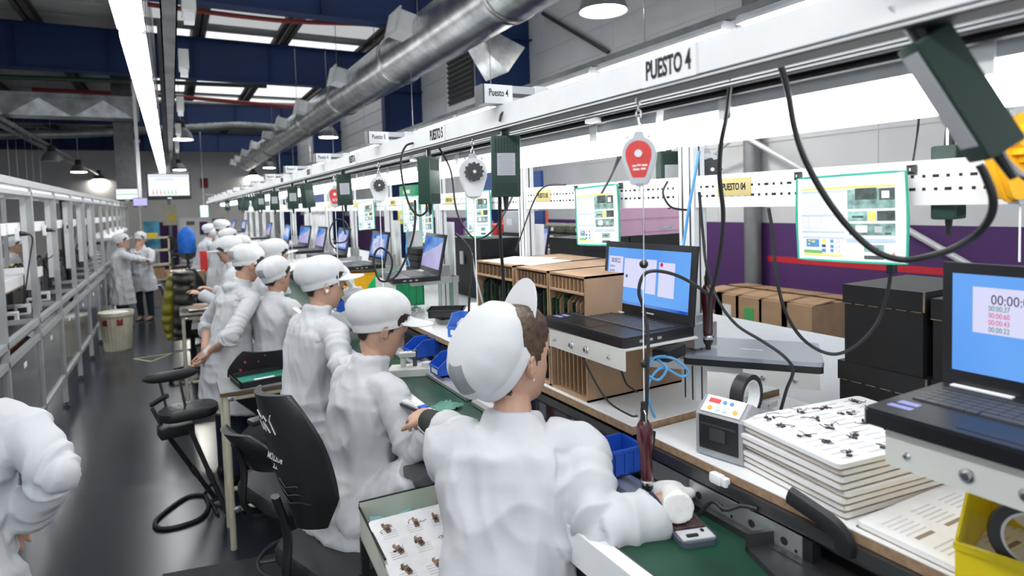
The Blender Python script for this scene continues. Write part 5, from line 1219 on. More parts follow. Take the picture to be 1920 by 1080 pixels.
for k in range(14):
    y = 4.4+.75*k
    t = thing('machine_unit', 'dark jumbled machine unit inside the left line, %s along' % ['first', 'second', 'third', 'fourth', 'fifth', 'sixth', 'seventh', 'eighth', 'ninth', 'tenth', 'eleventh', 'twelfth', 'thirteenth', 'last'][k], 'machine', (FX-.58, y, 1.0505), 0, 'dark units inside the left line')
    b = MB()
    b.box((0, 0, .1), (.35, .5, .2), 0, .01)
    for q in range(4): b.box((rn.uniform(-.12, .15), rn.uniform(-.2, .2), .25), (rn.uniform(.06, .15), rn.uniform(.08, .2), rn.uniform(.06, .12)), rn.choice([0, 0, 1]), .004)
    b.build('housing', [M_blk2, M_dmt], t, 0)
    for q in range(3):
        x0, y0 = rn.uniform(-.1, .15), rn.uniform(-.2, .2)
        MB().tube(spl([(x0, y0, .2), (x0+.08, y0+.1, .42), (x0+.1, y0+.2, .3), (x0+.16, y0+.24, .15)], 5), .012, 6).build('hose', M_cab, t)
t = thing('wooden_tray', 'brown tray of copper parts at the left edge of the photo', 'tray', at(8, 648, x=FX-.2)+V((0, 0, -.06)), 0)
b = MB(); b.rbox((-.2, -.35, 0), (.15, .3, .02), 0); b.rbox((.13, -.35, .02), (.15, .3, .06), 0); b.rbox((-.2, .28, .02), (.15, .3, .06), 0); b.build('tray_body', mat('dark_wood', (.12, .06, .035), .6, 0, .2), t, 0)
b = MB()
for i in range(5):
    for j in range(8): b.cyl((-.16+.065*i, -.3+.075*j, .02), (-.16+.065*i, -.3+.075*j, .06), .018, 8)
b.build('copper_parts', mat('copper', (.45, .2, .1), .35, .7), t); MB().rbox((-.15, -.2, -(t.location.z-1.05)), (-.1, .2, 0)).build('support', M_dmt, t, 0)
t = thing('black_tray', 'flat black tray held out from the left line beside a worker', 'tray', at(168, 458, x=FX-.35), .1)
MB().rbox((-.18, -.35, 0), (.2, .35, .05)).build('body', M_blk2, t, 0); MB().rbox((-.02, -.03, -(t.location.z-1.055)), (.02, .03, 0)).build('stand', M_lfr, t, 0)
for k in range(10):
    q = at(190+3.6*k, 450-1.7*k, x=FX-.14)
    t = thing('white_packet', 'puffy white packet in the row on the left line, %s' % ['first by the black tray', 'second', 'third', 'fourth', 'fifth', 'sixth', 'seventh', 'eighth', 'ninth', 'last by the talking pair'][k], 'packet', (q.x, q.y, q.z-.05), 0, 'white packets on the left line')
    MB().sph((0, 0, .09), (.2, .22, .1), 10, 6).build('packet_body', M_wht2, t); MB().rbox((-.02, -.05, -(q.z-.05-1.055)), (.02, .05, 0)).build('stand', M_lfr, t, 0)
t = thing('yellow_case', 'black and yellow case inside the left line', 'case', at(45, 505, x=FX-.75), 0)
MB().box((0, 0, 0), (.35, .5, .06), bev=.01).build('lower_shell', M_blk, t); MB().box((0, 0, .05), (.33, .48, .04), bev=.01).build('upper_shell', M_yel, t); MB().rbox((-.1, -.1, -(t.location.z-1.05)), (.1, .1, -.03)).build('stand', M_blk2, t, 0)
t = thing('dark_drop_cable', 'thick black hose dropping through the left line', 'hose', (0, 0, 0)); MB().tube(spl([at(115, 365, x=FX-.3), at(118, 400, x=FX-.3), at(122, 470, x=FX-.3), at(132, 530, x=FX-.3), at(135, 562, x=FX-.2)], 6), .035, 8).build('hose_body', M_cab, t)
# ---- floor marks, mats, waste bin
M_fly = mat('floor_yellow', (.5, .46, .2), .6, 0, .1)
tri = [at(247, 673, z=0), at(325, 662, z=0), at(284, 679, z=0)]; cen = (tri[0]+tri[1]+tri[2])/3
b = MB(); inn = [cen+(p-cen)*.78 for p in tri]
for i in range(3): b.quad([tuple(tri[i]+V((0, 0, .002))), tuple(tri[(i+1) % 3]+V((0, 0, .002))), tuple(inn[(i+1) % 3]+V((0, 0, .002))), tuple(inn[i]+V((0, 0, .002)))])
struct(b.build('floor_marking', M_fly, None, 0))
def mat_poly(name, label, pts, m, h=.006):
    P = [at(u, v, z=0) for u, v in pts]; b = MB(); b.prism([(p.x, p.y) for p in P], .0005, h); return tag(b.build(name, m, None, 0), label, 'mat')
mat_poly('floor_mat', 'smooth dark blue floor mat lying in the aisle beside the black stool', [(118, 937), (412, 886), (560, 1030), (300, 1100), (80, 1160)], mat('navy_mat', (.014, .02, .03), .25, 0, .2, 2, bump=.01))
mat_poly('rubber_mat', 'dark ribbed rubber mat under the near task chair', [(305, 1080), (560, 1034), (760, 1150), (560, 1350), (420, 1300)], mat('ribbed_rubber', (.03, .033, .036), .6, 0, .15, 10, bump=.3, bscale=120), .012)
wb = thing('waste_bin', 'cream ribbed waste bin in the aisle beside the left line', 'waste bin', (at(222, 655, z=0).x, at(222, 655, z=0).y, 0))
rings = []
for z, r in [(0, .165), (.02, .172), (.5, .212), (.5, .212)]: rings.append([((r+.004*math.cos(24*2*PI*k/96))*math.cos(2*PI*k/96), (r+.004*math.cos(24*2*PI*k/96))*math.sin(2*PI*k/96), z) for k in range(96)])
b = MB(); b.loft(rings, 0, False); b.lathe([(.0, .02), (.165, .02)], 24, 0, False); b.build('bin_body', M_cream, wb, 40)
MB().lathe([(.21, .5), (.228, .51), (.232, .545), (.226, .57), (.206, .565), (.204, .49)], 48, 0, False).build('rim', M_cream, wb)
b = MB(); b.lathe([(.203, .53), (.14, .56), (.0001, .54)], 24, 0, False); b.build('liner', M_paper, wb)
for a in (-75, -130): 
    aa = R_(a); MB().box((.205*math.cos(aa), .205*math.sin(aa), .43), (.08, .012, .09), rot=(0, 0, aa+PI/2)).build('red_label', M_redp, wb, 0)
# ================================================================== TABLES AND CHAIRS
M_top = mat('dark_grey_laminate', (.2, .21, .215), .4, 0, .05); M_brn = mat('brown_edge', (.13, .075, .045), .6)
def steel_table(lo, hi, z, label, leg_r=.018, low=.24):
    t = thing('steel_table', label, 'table', (lo[0], lo[1], 0), 0, 'cream legged tables')
    w, d = hi[0]-lo[0], hi[1]-lo[1]
    b = MB(); b.rbox((0, 0, z-.022), (w, d, z-.002), 1); b.rbox((0, 0, z-.002), (w, d, z), 0); b.build('tabletop', [M_top, M_brn], t, 0)
    for x in (.03, w-.03):
        for y in (.03, d-.03): MB().cyl((x, y, 0), (x, y, z-.022), leg_r, 12).build('leg', M_cream, t)
    for y in (.03, d-.03):
        MB().cyl((.03, y, z-.045), (w-.03, y, z-.045), leg_r*.8, 10).build('top_rail', M_cream, t)
        MB().cyl((.03, y, low), (w-.03, y, low), leg_r*.8, 10).build('stretcher', M_cream, t)
    for x in (.03, w-.03): MB().cyl((x, .03, z-.045), (x, d-.03, z-.045), leg_r*.8, 10).build('top_rail', M_cream, t)
    for y in (.03,):
        for zz in (z-.045, low): MB().box((.06, y, zz), (.05, .03, .03), bev=.006).build('clamp', M_mtl, t)
    return t
steel_table((.19, 3.88), (.72, 4.24), .95, 'cream legged table carrying the black tray with the green mat')
et = esd((.46, 4.06, .9505), R_(8), 'black tray with a green mat and a paper strip on the cream legged table', .36, .26, .035)
MB().rbox((-.07, -.02, .0095), (.05, .012, .0105)).build('paper_strip', M_paper, et, 0); MB().rbox((.1, -.06, .0095), (.16, -.03, .012)).build('small_part', M_lgry, et, 0)
p0 = at(337, 592, z=.95)
steel_table((p0.x, p0.y), (p0.x+.42, p0.y+.8), .95, 'cream legged table behind the jacket with loose sheets on it')
t = thing('paper_pile', 'pile of loose printed sheets on the second cream legged table', 'papers', (p0.x+.18, p0.y+.25, .9505))
for k, (x, y, r) in enumerate([(0, 0, .2), (.02, .03, -.4), (-.02, .05, .7), (.03, -.04, .1), (0, .02, 1.0)]): MB().box((x, y, .004+.008*k), (.26, .2, .007), rot=(0, 0, r)).build('sheet', M_paper if k % 2 else M_cardd, t, 0)
p1 = at(330, 545, z=.75)
steel_table((p1.x-.1, p1.y), (p1.x+.75, p1.y+.9), .75, 'third cream legged table carrying two cartons')
for k, (ul, ur) in enumerate([(312, 356), (357, 388)]):
    a, c = at(ul, 545, y=p1.y+.1), at(ur, 545, y=p1.y+.1)
    t = thing('carton', ['open brown carton on the far table, left one', 'open brown carton on the far table, right one'][k], 'carton', (a.x, p1.y+.1, .7505), 0, 'cartons on the far table')
    hh = at((ul+ur)/2, 508, y=p1.y+.1).z-.75
    b = MB(); w = c.x-a.x-.01; b.rbox((0, 0, 0), (w, .006, hh)); b.rbox((0, .4, 0), (w, .406, hh)); b.rbox((0, 0, 0), (.006, .4, hh)); b.rbox((w-.006, 0, 0), (w, .4, hh)); b.rbox((0, 0, 0), (w, .4, .006)); b.build('case', M_card, t, 0)
    b = MB()
    for q in range(5): b.box((.08+w*.15*q, .2, hh*.9), (.05, .3, .03), rot=(0, .3*q-.5, 0))
    b.build('contents', M_paper, t, 0)
M_fab = mat('black_fabric', (.012, .012, .014), .9, 0, .1, bump=.2, bscale=150)
M_shell = mat('chair_shell', (.02, .02, .021), .42, 0, .1, bump=.04, bscale=80)
def dotted():
    m = mat('dotted_fabric', (.012, .011, .014), .9, 0, 0)
    nt = m.node_tree; b = nt.nodes['Principled BSDF']; tc = nt.nodes.new('ShaderNodeTexCoord'); v = nt.nodes.new('ShaderNodeTexVoronoi'); v.inputs['Scale'].default_value = 17; v.inputs['Randomness'].default_value = .55
    r = nt.nodes.new('ShaderNodeValToRGB'); r.color_ramp.elements[0].position = .14; r.color_ramp.elements[1].position = .2; r.color_ramp.elements[0].color = (.6, .05, .1, 1); r.color_ramp.elements[1].color = (.012, .011, .014, 1)
    nt.links.new(tc.outputs['Object'], v.inputs['Vector']); nt.links.new(v.outputs['Distance'], r.inputs[0]); nt.links.new(r.outputs[0], b.inputs['Base Color']); return m
def task_chair(loc, yaw, sz, label, arms=True, back_m=None, bw=.4, bh=.46, b0=.13, group='task chairs at the line', lean=.12, writing=False):
    """yaw: facing direction measured from +Y towards +X."""
    t = thing('task_chair', label, 'chair', (loc[0], loc[1], 0), -yaw, group)
    b = MB(); rr = rrect(.47, .45, .1, 5)
    b.loft([[(x*.9, y*.9, sz-.075) for x, y in rr], [(x, y, sz-.055) for x, y in rr], [(x, y, sz-.02) for x, y in rr], [(x*.95, y*.95, sz) for x, y in rr], [(x*.5, y*.5, sz+.004) for x, y in rr]]); b.build('seat', M_shell, t, 45)
    n, m = 12, 14; F = []; Bk = []
    for i in range(m+1):
        v = i/m; zz = b0+bh*v; w = bw/2*(.72+.5*math.sin(PI*min(1, v*.8+.12))**.8)*(1 if v < .93 else .93)*min(1, .55+1.6*v)*(min(1, .55+1.7*(1-v))**.5)
        for j in range(n+1):
            u = 2*j/n-1; x = w*u; y = -.2-lean*v+.05*u*u+.02*math.sin(PI*v)
            F.append((x, y+.03*(1-abs(u)**4)*(.4+.6*math.sin(PI*v)), sz+zz)); Bk.append((x, y-.028*(1-u*u*.4)*math.sin(PI*min(max(v, .08), .92))**.4, sz+zz))
    W = n+1; fs = []
    for i in range(m):
        for j in range(n): a = i*W+j; fs.append((a, a+1, a+W+1, a+W)); o = len(F); fs.append((o+a, o+a+W, o+a+W+1, o+a+1))
    o = len(F)
    for i in range(m): fs += [(i*W, (i+1)*W, o+(i+1)*W, o+i*W), (i*W+n, o+i*W+n, o+(i+1)*W+n, (i+1)*W+n)]
    for j in range(n): fs += [(j, o+j, o+j+1, j+1), (m*W+j, m*W+j+1, o+m*W+j+1, o+m*W+j)]
    bo = MB().add(F+Bk, fs).build('backrest', back_m or M_shell, t, 50)
    if writing:
        def bs(u, v): return -.2-lean*v+.05*u*u+.02*math.sin(PI*v)-.028*(1-u*u*.4)*math.sin(PI*min(max(v, .08), .92))**.4-.0015
        s_ = [[(-.05, .0), (-.07, .03), (-.04, .05), (-.06, .07)], [(-.03, .0), (-.03, .035)], [(-.03, .045), (-.03, .05)], [(.0, .0), (-.02, .03), (.0, .045), (-.015, .06)], [(.03, .0), (.02, .05), (.035, .07)]]
        b = MB()
        for st in s_: b.tube([(x, bs(x/bw*2, .72+y/bh), sz+b0+bh*.72+y) for x, y in st], .0022, 5)
        b.build('handwriting', M_wht, bo)
        c_ = MB().box((0, 0, 0), (.001, .001, .001)).build('handwriting', M_shell, bo, 0); bpy.data.objects.remove(c_)
        text('BOTTOM', .03, bo, (-.03, bs(-.15, .52), sz+b0+bh*.52), (PI/2+.2, PI, 0), M_wht, sx=.8, bold=.0003); text('TT', .03, bo, (-.06, bs(-.35, .44), sz+b0+bh*.44), (PI/2+.2, PI, 0), M_wht, sx=.8, bold=.0003)
        b = MB()
        for q in range(3): b.tube([(x_, bs(x_/bw*2, .34-.06*q), sz+b0+bh*(.34-.06*q-.03*(x_ == 0))) for x_ in (-.1, -.05, 0, .05, .1)], .003, 5)
        b.build('moulded_ridge', M_shell, bo)
    MB().tube(spl([(0, -.05, sz-.085), (0, -.2, sz-.09), (0, -.265, sz-.03), (0, -.255, sz+.12), (0, -.25-lean*.35, sz+b0+.14)], 5), .022, 8, flat=.6).build('back_bar', M_blk, t)
    MB().box((0, -.02, sz-.1), (.2, .2, .05), bev=.015).build('mechanism', M_blk, t)
    MB().cyl((0, 0, .12), (0, 0, sz-.12), .025, 14).build('gas_column', M_blk, t); MB().cyl((0, 0, .1), (0, 0, .35), .035, 14).build('column_cover', M_blk2, t)
    if arms:
        for s in (-1, 1):
            am = MB().tube(spl([(s*.14, .0, sz-.085), (s*.27, .0, sz-.08), (s*.28, .0, sz+.05), (s*.275, .0, sz+.2)], 5), .017, 8, flat=1.6).build('arm_support', M_blk, t)
            MB().box((s*.275, .02, sz+.215), (.075, .25, .03), bev=.014).build('armrest', M_shell, t)
    if sz > .65:
        b = MB(); b.tube([(.2*math.cos(k*PI/12), .2*math.sin(k*PI/12), .38) for k in range(24)], .011, 8, closed=True)
        for k in range(3): b.cyl((.03*math.cos(k*2.1), .03*math.sin(k*2.1), .38), (.2*math.cos(k*2.1), .2*math.sin(k*2.1), .38), .009, 8)
        b.build('foot_ring', M_dmt, t)
    for k in range(5):
        a = k*2*PI/5+.3; c, s = math.cos(a), math.sin(a)
        lg = MB().tube([(.03*c, .03*s, .11), (.16*c, .16*s, .1), (.29*c, .29*s, .075)], [.028, .024, .017], 8).build('leg', M_blk, t)
        MB().cyl((.29*c-.018*s, .29*s+.018*c, .03), (.29*c+.018*s, .29*s-.018*c, .03), .03, 14).cyl((.29*c, .29*s, .03), (.29*c, .29*s, .075), .009, 8).build('caster', M_blk, lg)
    return t
D = R_
task_chair((.53, 2.27), D(70), .765, 'black task chair with white handwriting on its shell, under the seated woman', writing=True, arms=False, bw=.33, bh=.5)
task_chair((.595, 4.5), D(25), .50, 'chair with a pink dotted fabric back behind the black tray', arms=False, back_m=dotted(), bw=.44)
task_chair((.46, 2.95), D(72), .76, 'black task chair with rounded armrests behind the lettered chair', arms=True, bh=.2, b0=.1)
p = at(352, 500, z=.55); task_chair((p.x-.05, p.y), D(200), .60, 'empty black task chair turned away in the aisle, right one', arms=True, bh=.42)
p = at(328, 470, z=.75); task_chair((p.x, p.y+.8), D(150), .60, 'empty black task chair with a shiny back in the aisle, left one', arms=True)
p = at(392, 560, z=.75); task_chair((p.x+.05, p.y), D(70), .62, 'black chair behind the standing man, only its back showing', arms=False)
# sit-stand stool
b0, b1 = at(403, 948, z=.05), at(428, 955, z=.05)
st = thing('sit_stand_stool', 'black sit-stand stool with a tubular floor loop standing in the aisle', 'stool', (at(355, 930, z=0).x, at(355, 930, z=0).y, 0)); o_ = st.location
def rel(p): return V(p)-o_
f1, f2 = at(404, 935, z=.03), at(426, 962, z=.02); d_ = 4.05
s1, s2 = at(316, 818, d=d_), at(357, 806, d=d_)
for a, c in ((f1, s1), (f2, s2)):
    MB().tube([rel(a), rel(c)], .015, 8).build('strut', M_blk, st)
    m_ = V(a).lerp(V(c), .45); MB().tube([rel(V(a).lerp(V(c), .4)), rel(V(a).lerp(V(c), .52))], .019, 8).build('sleeve', M_blk2, st)
lp_ = [at(385, 928, z=.016), at(350, 932, z=.016), at(296, 972, z=.016), at(296, 990, z=.016), at(330, 988, z=.016), at(375, 972, z=.016), at(391, 950, z=.016)]
MB().tube(spl([rel(p) for p in lp_]+[rel(lp_[0])], 6)[:-1], .014, 8, closed=True).build('floor_loop', M_blk, st)
MB().tube(spl([rel(at(385, 925, z=.1)), rel(at(400, 905, z=.12)), rel(at(412, 930, z=.05)), rel(at(396, 940, z=.02))], 6), .012, 8).build('foot_brace', M_blk, st)
MB().tube([rel(at(395, 938, z=.016)), rel(at(409, 966, z=.012))], .011, 8).build('rear_foot', M_blk, st)
cb = at(330, 805, d=d_); MB().mx(Matrix.Translation(rel(cb)) @ Matrix.Rotation(.2, 4, 'Z')).box((.0, 0, 0), (.2, .14, .07), bev=.01).build('bracket', M_blk, st)
cs = at(354, 770, d=d_)
b = MB().mx(Matrix.Translation(rel(cs)) @ Matrix.Rotation(.1, 4, 'Z')); rr = rrect(.35, .24, .1, 6)
b.loft([[(x*.92, y*.92, -.035) for x, y in rr], [(x, y, -.015) for x, y in rr], [(x, y, .02) for x, y in rr], [(x*.9, y*.9, .034) for x, y in rr]])
so = b.build('seat', M_shell, st, 45)
b = MB().mx(Matrix.Translation(rel(cs)) @ Matrix.Rotation(.1, 4, 'Z'))
for i in range(-2, 3):
    for j in (-1, 1): b.cyl((i*.05, j*.05, .033), (i*.05, j*.05, .0365), .008, 10)
b.build('seat_studs', M_blk, so)
ck = at(322, 705, d=d_); b = MB().mx(Matrix.Translation(rel(ck)) @ Matrix.Rotation(.15, 4, 'Z'))
sec = []
for k in range(13):
    u = -1+k/6; sec.append([(.165*u, .03*u*u-.02*math.cos(a), .036*math.sqrt(max(.05, 1-u**4))*math.sin(a)) for a in [2*PI*q/10 for q in range(10)]])
b.loft(sec); b.build('backrest', M_shell, st, 60)
for (ua, va, ub, vb) in [(300, 718, 318, 790), (338, 716, 352, 785)]: MB().tube([rel(at(ua, va, d=d_)), rel(at(ub, vb, d=d_))], .008, 6).build('back_bar', M_blk, st)
MB().tube([rel(at(283, 760, d=d_)), rel(at(302, 748, d=d_)), rel(at(314, 742, d=d_))], .017, 8).build('side_grip', M_blk, st)
MB().tube([rel(at(285, 765, d=d_)), rel(at(304, 800, d=d_))], .012, 8).build('side_bar', M_blk, st)
# quilted jacket hung over a chair back
jx, jy = at(338, 600, d=7.3).x, at(338, 600, d=7.3).y
task_chair((jx+.12, jy+.1), D(95), .62, 'chair hidden under the hung quilted jacket', arms=False, bh=.4, group='task chairs at the line')
M_olive = mat('olive_black_quilt', (.03, .028, .022), .45, 0, .15, 10, bump=.1, bscale=25); M_lining = mat('mustard_lining', (.25, .23, .015), .5, 0, .15, 8, bump=.12, bscale=25)
jk = thing('quilted_jacket', 'dark olive quilted jacket with mustard lining hung over a chair back', 'jacket', (jx, jy, 0))
def quilt(px, name, m, dd, th):
    """px: rows (left u, right u, v) measured on the garment at its own distance."""
    L = [at(a, v, d=dd)-V((jx, jy, 0)) for a, c, v in px]; Rr = [at(c, v, d=dd)-V((jx, jy, 0)) for a, c, v in px]
    L = spl(L, 6); Rr = spl(Rr, 6); rows = []
    nrm = V((-.3, -1, 0)).normalized(); N = len(L); nq = 8
    for i in range(N):
        puff = abs(math.sin(PI*nq*i/(N-1)))**.5; r = []
        for k in range(16):
            a = 2*PI*k/16; cu = .5-.5*math.cos(a); p = L[i].lerp(Rr[i], cu)+nrm*(th*(.55+.45*puff)*math.sin(a))
            r.append(tuple(p))
        rows.append(r)
    b = MB(); b.loft(rows); return b.build(name, m, jk, 60)
quilt([(326, 360, 508), (322, 366, 520), (325, 365, 545), (326, 362, 570), (325, 360, 600), (324, 356, 625), (326, 342, 636)], 'jacket_back', M_olive, 7.0, .13)
quilt([(318, 330, 514), (312, 334, 530), (307, 330, 560), (304, 328, 590), (306, 326, 612), (314, 328, 632), (320, 327, 636)], 'lining', M_lining, 7.06, .1)
quilt([(352, 364, 520), (358, 368, 540), (360, 369, 557)], 'sleeve', M_olive, 6.95, .05)
# parts tray on a trolley beside the front woman
M_pgreen = mat('pale_green_steel', (.62, .64, .54), .45, 0, .04)
q = at(675, 985, d=2.0)+V((.165, -.125, 0))
tz = q.z
ct = thing('parts_trolley', 'pale green steel trolley box behind the front woman', 'trolley', (q.x, q.y, 0), R_(-3))
b = MB(); hw, hd, hh = .16, .17, .05
b.rbox((-hw, -hd, tz-.075), (hw, hd, tz-.07), 0); b.rbox((-hw, -hd, tz-.075), (-hw+.004, hd, tz+hh-.02), 0); b.rbox((hw-.004, -hd, tz-.075), (hw, hd, tz+hh-.02), 0); b.rbox((-hw, hd-.004, tz-.075), (hw, hd, tz+hh), 0); b.rbox((-hw, -hd, tz-.075), (hw, -hd+.004, tz-.02), 0)
b.build('tray_box', M_pgreen, ct, 0); MB().tube([(-hw, -hd, tz+hh-.018), (-hw, hd, tz+hh-.018), (-hw, hd, tz+hh), (hw, hd, tz+hh), (hw, hd, tz+hh-.018), (hw, -hd, tz+hh-.018)], .004, 6).build('edge_trim', M_blk, ct)
for (x, y) in ((-.15, -.17), (.15, -.17), (-.15, .17), (.15, .17)): MB().rbox((x-.012, y-.012, .0), (x+.012, y+.012, tz-.075)).build('leg', M_blk, ct, 0)
MB().rbox((-.16, -.18, .3), (.16, .18, .32)).build('lower_shelf', M_dmt, ct, 0)
fbm = Matrix.Translation((q.x, q.y, tz)) @ Matrix.Rotation(R_(-3), 4, 'Z')
fl = thing('plastic_film', 'pale blue plastic film under the foam parts board on the trolley', 'film', fbm @ V((-.02, .12, -.03)), R_(-3)); crump(.22, .1, .04, 21).build('film', mat('aqua_film', (.4, .66, .68), .25, 0, .15, 10), fl)
fb_ = thing('parts_board', 'white foam board of copper wire parts tilted on the trolley', 'parts board', fbm @ V((.005, -.12, .022)), rot=(R_(7), 0, R_(-3)))
b = MB(); b.prism(rrect(.33, .33, .012, 4), -.016, 0, 0); b.build('board', M_foam, fb_, 0); wires(fb_, 12, .31, .3, 0, 17, True)
b = MB()
for i in range(4):
    for j in range(3):
        for k in range(4): b.rbox((-.14+.078*i, -.14+.1*j+.011*k, -.0002), (-.095+.078*i, -.137+.1*j+.011*k, .0005), 0)
b.build('grooves', mat('foam_shadow_slot', (.6, .6, .62), .8), fb_, 0)
# ================================================================== PEOPLE
M_skin = mat('skin', (.56, .33, .235), .5, 0, .05, 14, bump=.03, bscale=220)
M_lip = mat('lips', (.5, .2, .17), .45, 0, 0)
M_hair = mat('dark_hair', (.028, .018, .013), .45, 0, .25, 60, stretch=(1, 1, .15))
M_hair2 = mat('brown_hair', (.075, .042, .022), .4, 0, .3, 70, bump=.25, bscale=120, stretch=(1.5, .35, 1))
M_coat = mat('white_coat_cloth', (.58, .59, .615), .85, 0, .015, 6, bump=.22, bscale=20)
M_capm = mat('white_cap_cloth', (.64, .65, .665), .85, 0, .015, 8, bump=.10, bscale=45)
M_mesh = mat('grey_cap_mesh', (.3, .31, .335), .9, 0, .05, 200)
M_glove = mat('white_glove', (.85, .84, .82), .9, 0, .03, 60, bump=.2, bscale=300)
M_jean = mat('dark_denim', (.015, .022, .045), .85, 0, .15, 40); M_trou = mat('grey_trousers', (.09, .09, .095), .85, 0, .1, 30); M_shoe = mat('dark_shoe', (.02, .02, .022), .5); M_shoet = mat('tan_shoe', (.35, .26, .17), .6)
_ts = bpy.data.scenes.new('bake')
def bake(b, voxel, it, fac=.5):
    me = bpy.data.meshes.new('t'); me.from_pydata(b.v, [], b.f); me.update()
    bm = bmesh.new(); bm.from_mesh(me); bmesh.ops.recalc_face_normals(bm, faces=bm.faces[:]); bm.to_mesh(me); bm.free()
    o = bpy.data.objects.new('t', me); _ts.collection.objects.link(o)
    m = o.modifiers.new('r', 'REMESH'); m.mode = 'VOXEL'; m.voxel_size = voxel; m.adaptivity = 0
    if it: s = o.modifiers.new('s', 'SMOOTH'); s.factor = fac; s.iterations = it
    vl = _ts.view_layers[0]; vl.update(); dg = vl.depsgraph
    out = bpy.data.meshes.new_from_object(o.evaluated_get(dg)); bpy.data.objects.remove(o); bpy.data.meshes.remove(me)
    return out
HEADP = [(.125, .0, -.03, .0), (.121, .035, -.062, .034), (.108, .064, -.083, .056), (.09, .081, -.094, .068), (.065, .091, -.1, .0755), (.04, .095, -.102, .078), (.02, .096, -.101, .078), (.0, .09, -.098, .0765), (-.018, .088, -.093, .075),
         (-.035, .088, -.086, .073), (-.052, .088, -.077, .069), (-.068, .088, -.066, .0645), (-.084, .086, -.055, .058), (-.1, .083, -.043, .05), (-.112, .077, -.03, .04), (-.12, .062, -.018, .028), (-.123, .04, 0., .0)]
def gauss(x, s): return math.exp(-(x/s)**2)
def head_pt(a, f0, bk, w, u, grow=0.):
    c, s = math.cos(a), math.sin(a)
    e = .86
    y = (f0 if c > 0 else -bk)*math.copysign(abs(c)**e, c); x = w*math.copysign(abs(s)**e, s)
    mid = (f0+bk)/2*.0
    if grow:
        k = 1+grow/.085; return V((x*k, y*k, u*(1+grow/.11 if u > 0 else 1)))
    fr = max(0, c)
    nz = gauss(x, .0105)*(.022*gauss(u+.04, .014)+.014*gauss(u+.022, .016)+.007*gauss(u+.002, .016)) + gauss(abs(x)-.012, .007)*.008*gauss(u+.043, .009)
    so = -.0085*gauss(abs(x)-.032, .017)*gauss(u-.0, .013) + .004*gauss(abs(x)-.032, .011)*gauss(u+.002, .008)
    br = .003*gauss(u-.02, .009)*gauss(abs(x)-.03, .03)
    lp = .0055*gauss(x, .02)*(gauss(u+.069, .006)+gauss(u+.081, .0065)) - .003*gauss(x, .022)*gauss(u+.0755, .0035)
    ch = .005*gauss(u+.105, .012)*gauss(x, .018) - .003*gauss(u+.092, .006)*gauss(x, .02)
    ck = .0035*gauss(abs(x)-.045, .02)*gauss(u+.03, .02)
    y += fr**.5*(nz+so+br+lp+ch+ck) if c > 0 else 0
    return V((x, y, u))
def interp_head(n):
    out = []; P = HEADP
    us = [p[0] for p in P]
    for i in range(n+1):
        u = .125-(.248)*(.5-.5*math.cos(PI*i/n)) if False else .125-.248*i/n
        for k in range(len(P)-1):
            if P[k][0] >= u >= P[k+1][0]-1e-9:
                t = (P[k][0]-u)/max(1e-9, P[k][0]-P[k+1][0])
                out.append((u,)+tuple(P[k][j]+(P[k+1][j]-P[k][j])*t for j in (1, 2, 3))); break
    return out
def add_head(b, M, seg=48, n=56):
    old = b.T; b.T = M; rings = []
    for (u, f0, bk, w) in interp_head(n)[1:-1]: rings.append([tuple(head_pt(2*PI*k/seg, f0, bk, w, u)) for k in range(seg)])
    b.loft(rings)
    for s in (-1, 1):                        # ears: shell, rim and lobe
        b.T = M @ Matrix.Translation((s*.0765, -.012, -.012)) @ Matrix.Rotation(s*.45, 4, 'Z') @ Matrix.Rotation(.15, 4, 'X')
        b.sph((s*.004, 0, 0), (.008, .017, .028), 10, 8)
        b.tube([(s*.013, .013, -.02), (s*.013, .012, .012), (s*.014, .004, .028), (s*.016, -.012, .028), (s*.018, -.021, .012), (s*.016, -.018, -.008), (s*.012, -.008, -.024), (s*.01, .002, -.031)], .0048, 6)
    b.T = old
def hair_obj(M, parent, m, grow=.009, umax=1., long=0.):
    seg, n = 72, 44; vs = []; fs = []; keep = {}
    rows = interp_head(n)[1:-1]
    for i, (u, f0, bk, w) in enumerate(rows):
        for k in range(seg):
            a = 2*PI*k/seg; th = abs((a+PI) % (2*PI)-PI)*180/PI
            line = float(np.interp(th, [0, 42, 78, 84, 104, 116, 140, 180], [.078, .078, .012, -.022, .012, -.02, -.066-long, -.072-long]))
            keep[(i, k)] = line < u < umax
            g = grow*(1.0+.6*max(0, -math.cos(a))*(1 if u > -.03 else .4))+.0012*math.sin(a*37+u*60)
            p = head_pt(a, f0, bk, w, u, g); vs.append(tuple(M @ p))
    idx = {}; V2 = []
    for i in range(len(rows)-1):
        for k in range(seg):
            k2 = (k+1) % seg
            q = [(i, k), (i, k2), (i+1, k2), (i+1, k)]
            if all(keep[z] for z in q):
                f = []
                for z in q:
                    if z not in idx: idx[z] = len(V2); V2.append(vs[z[0]*seg+z[1]])
                    f.append(idx[z])
                fs.append(tuple(f))
    if umax > .13:
      top = len(V2); V2.append(tuple(M @ V((0, -.03, .137)))); 
      for k in range(seg): fs.append((top, idx[(0, (k+1) % seg)], idx[(0, k)]))
    b = MB(); b.add(V2, fs)
    for s in (-1, 1):                        # brows and lashes
        b.mx(M)
        if umax >= 1: b.tube([(s*.015, .0995, .0165), (s*.03, .0965, .0205), (s*.048, .084, .017)], [.0022, .003, .0014], 5)
        b.tube([(s*.019, .0925, -.003), (s*.031, .0925, -.0055), (s*.045, .084, -.0035)], [.0012, .0018, .0012], 5)
    b.mx(Matrix.Identity(4))
    o = b.build('hair', m, parent, 60); s = o.modifiers.new('thick', 'SOLIDIFY'); s.thickness = .006; s.offset = -1
    return o
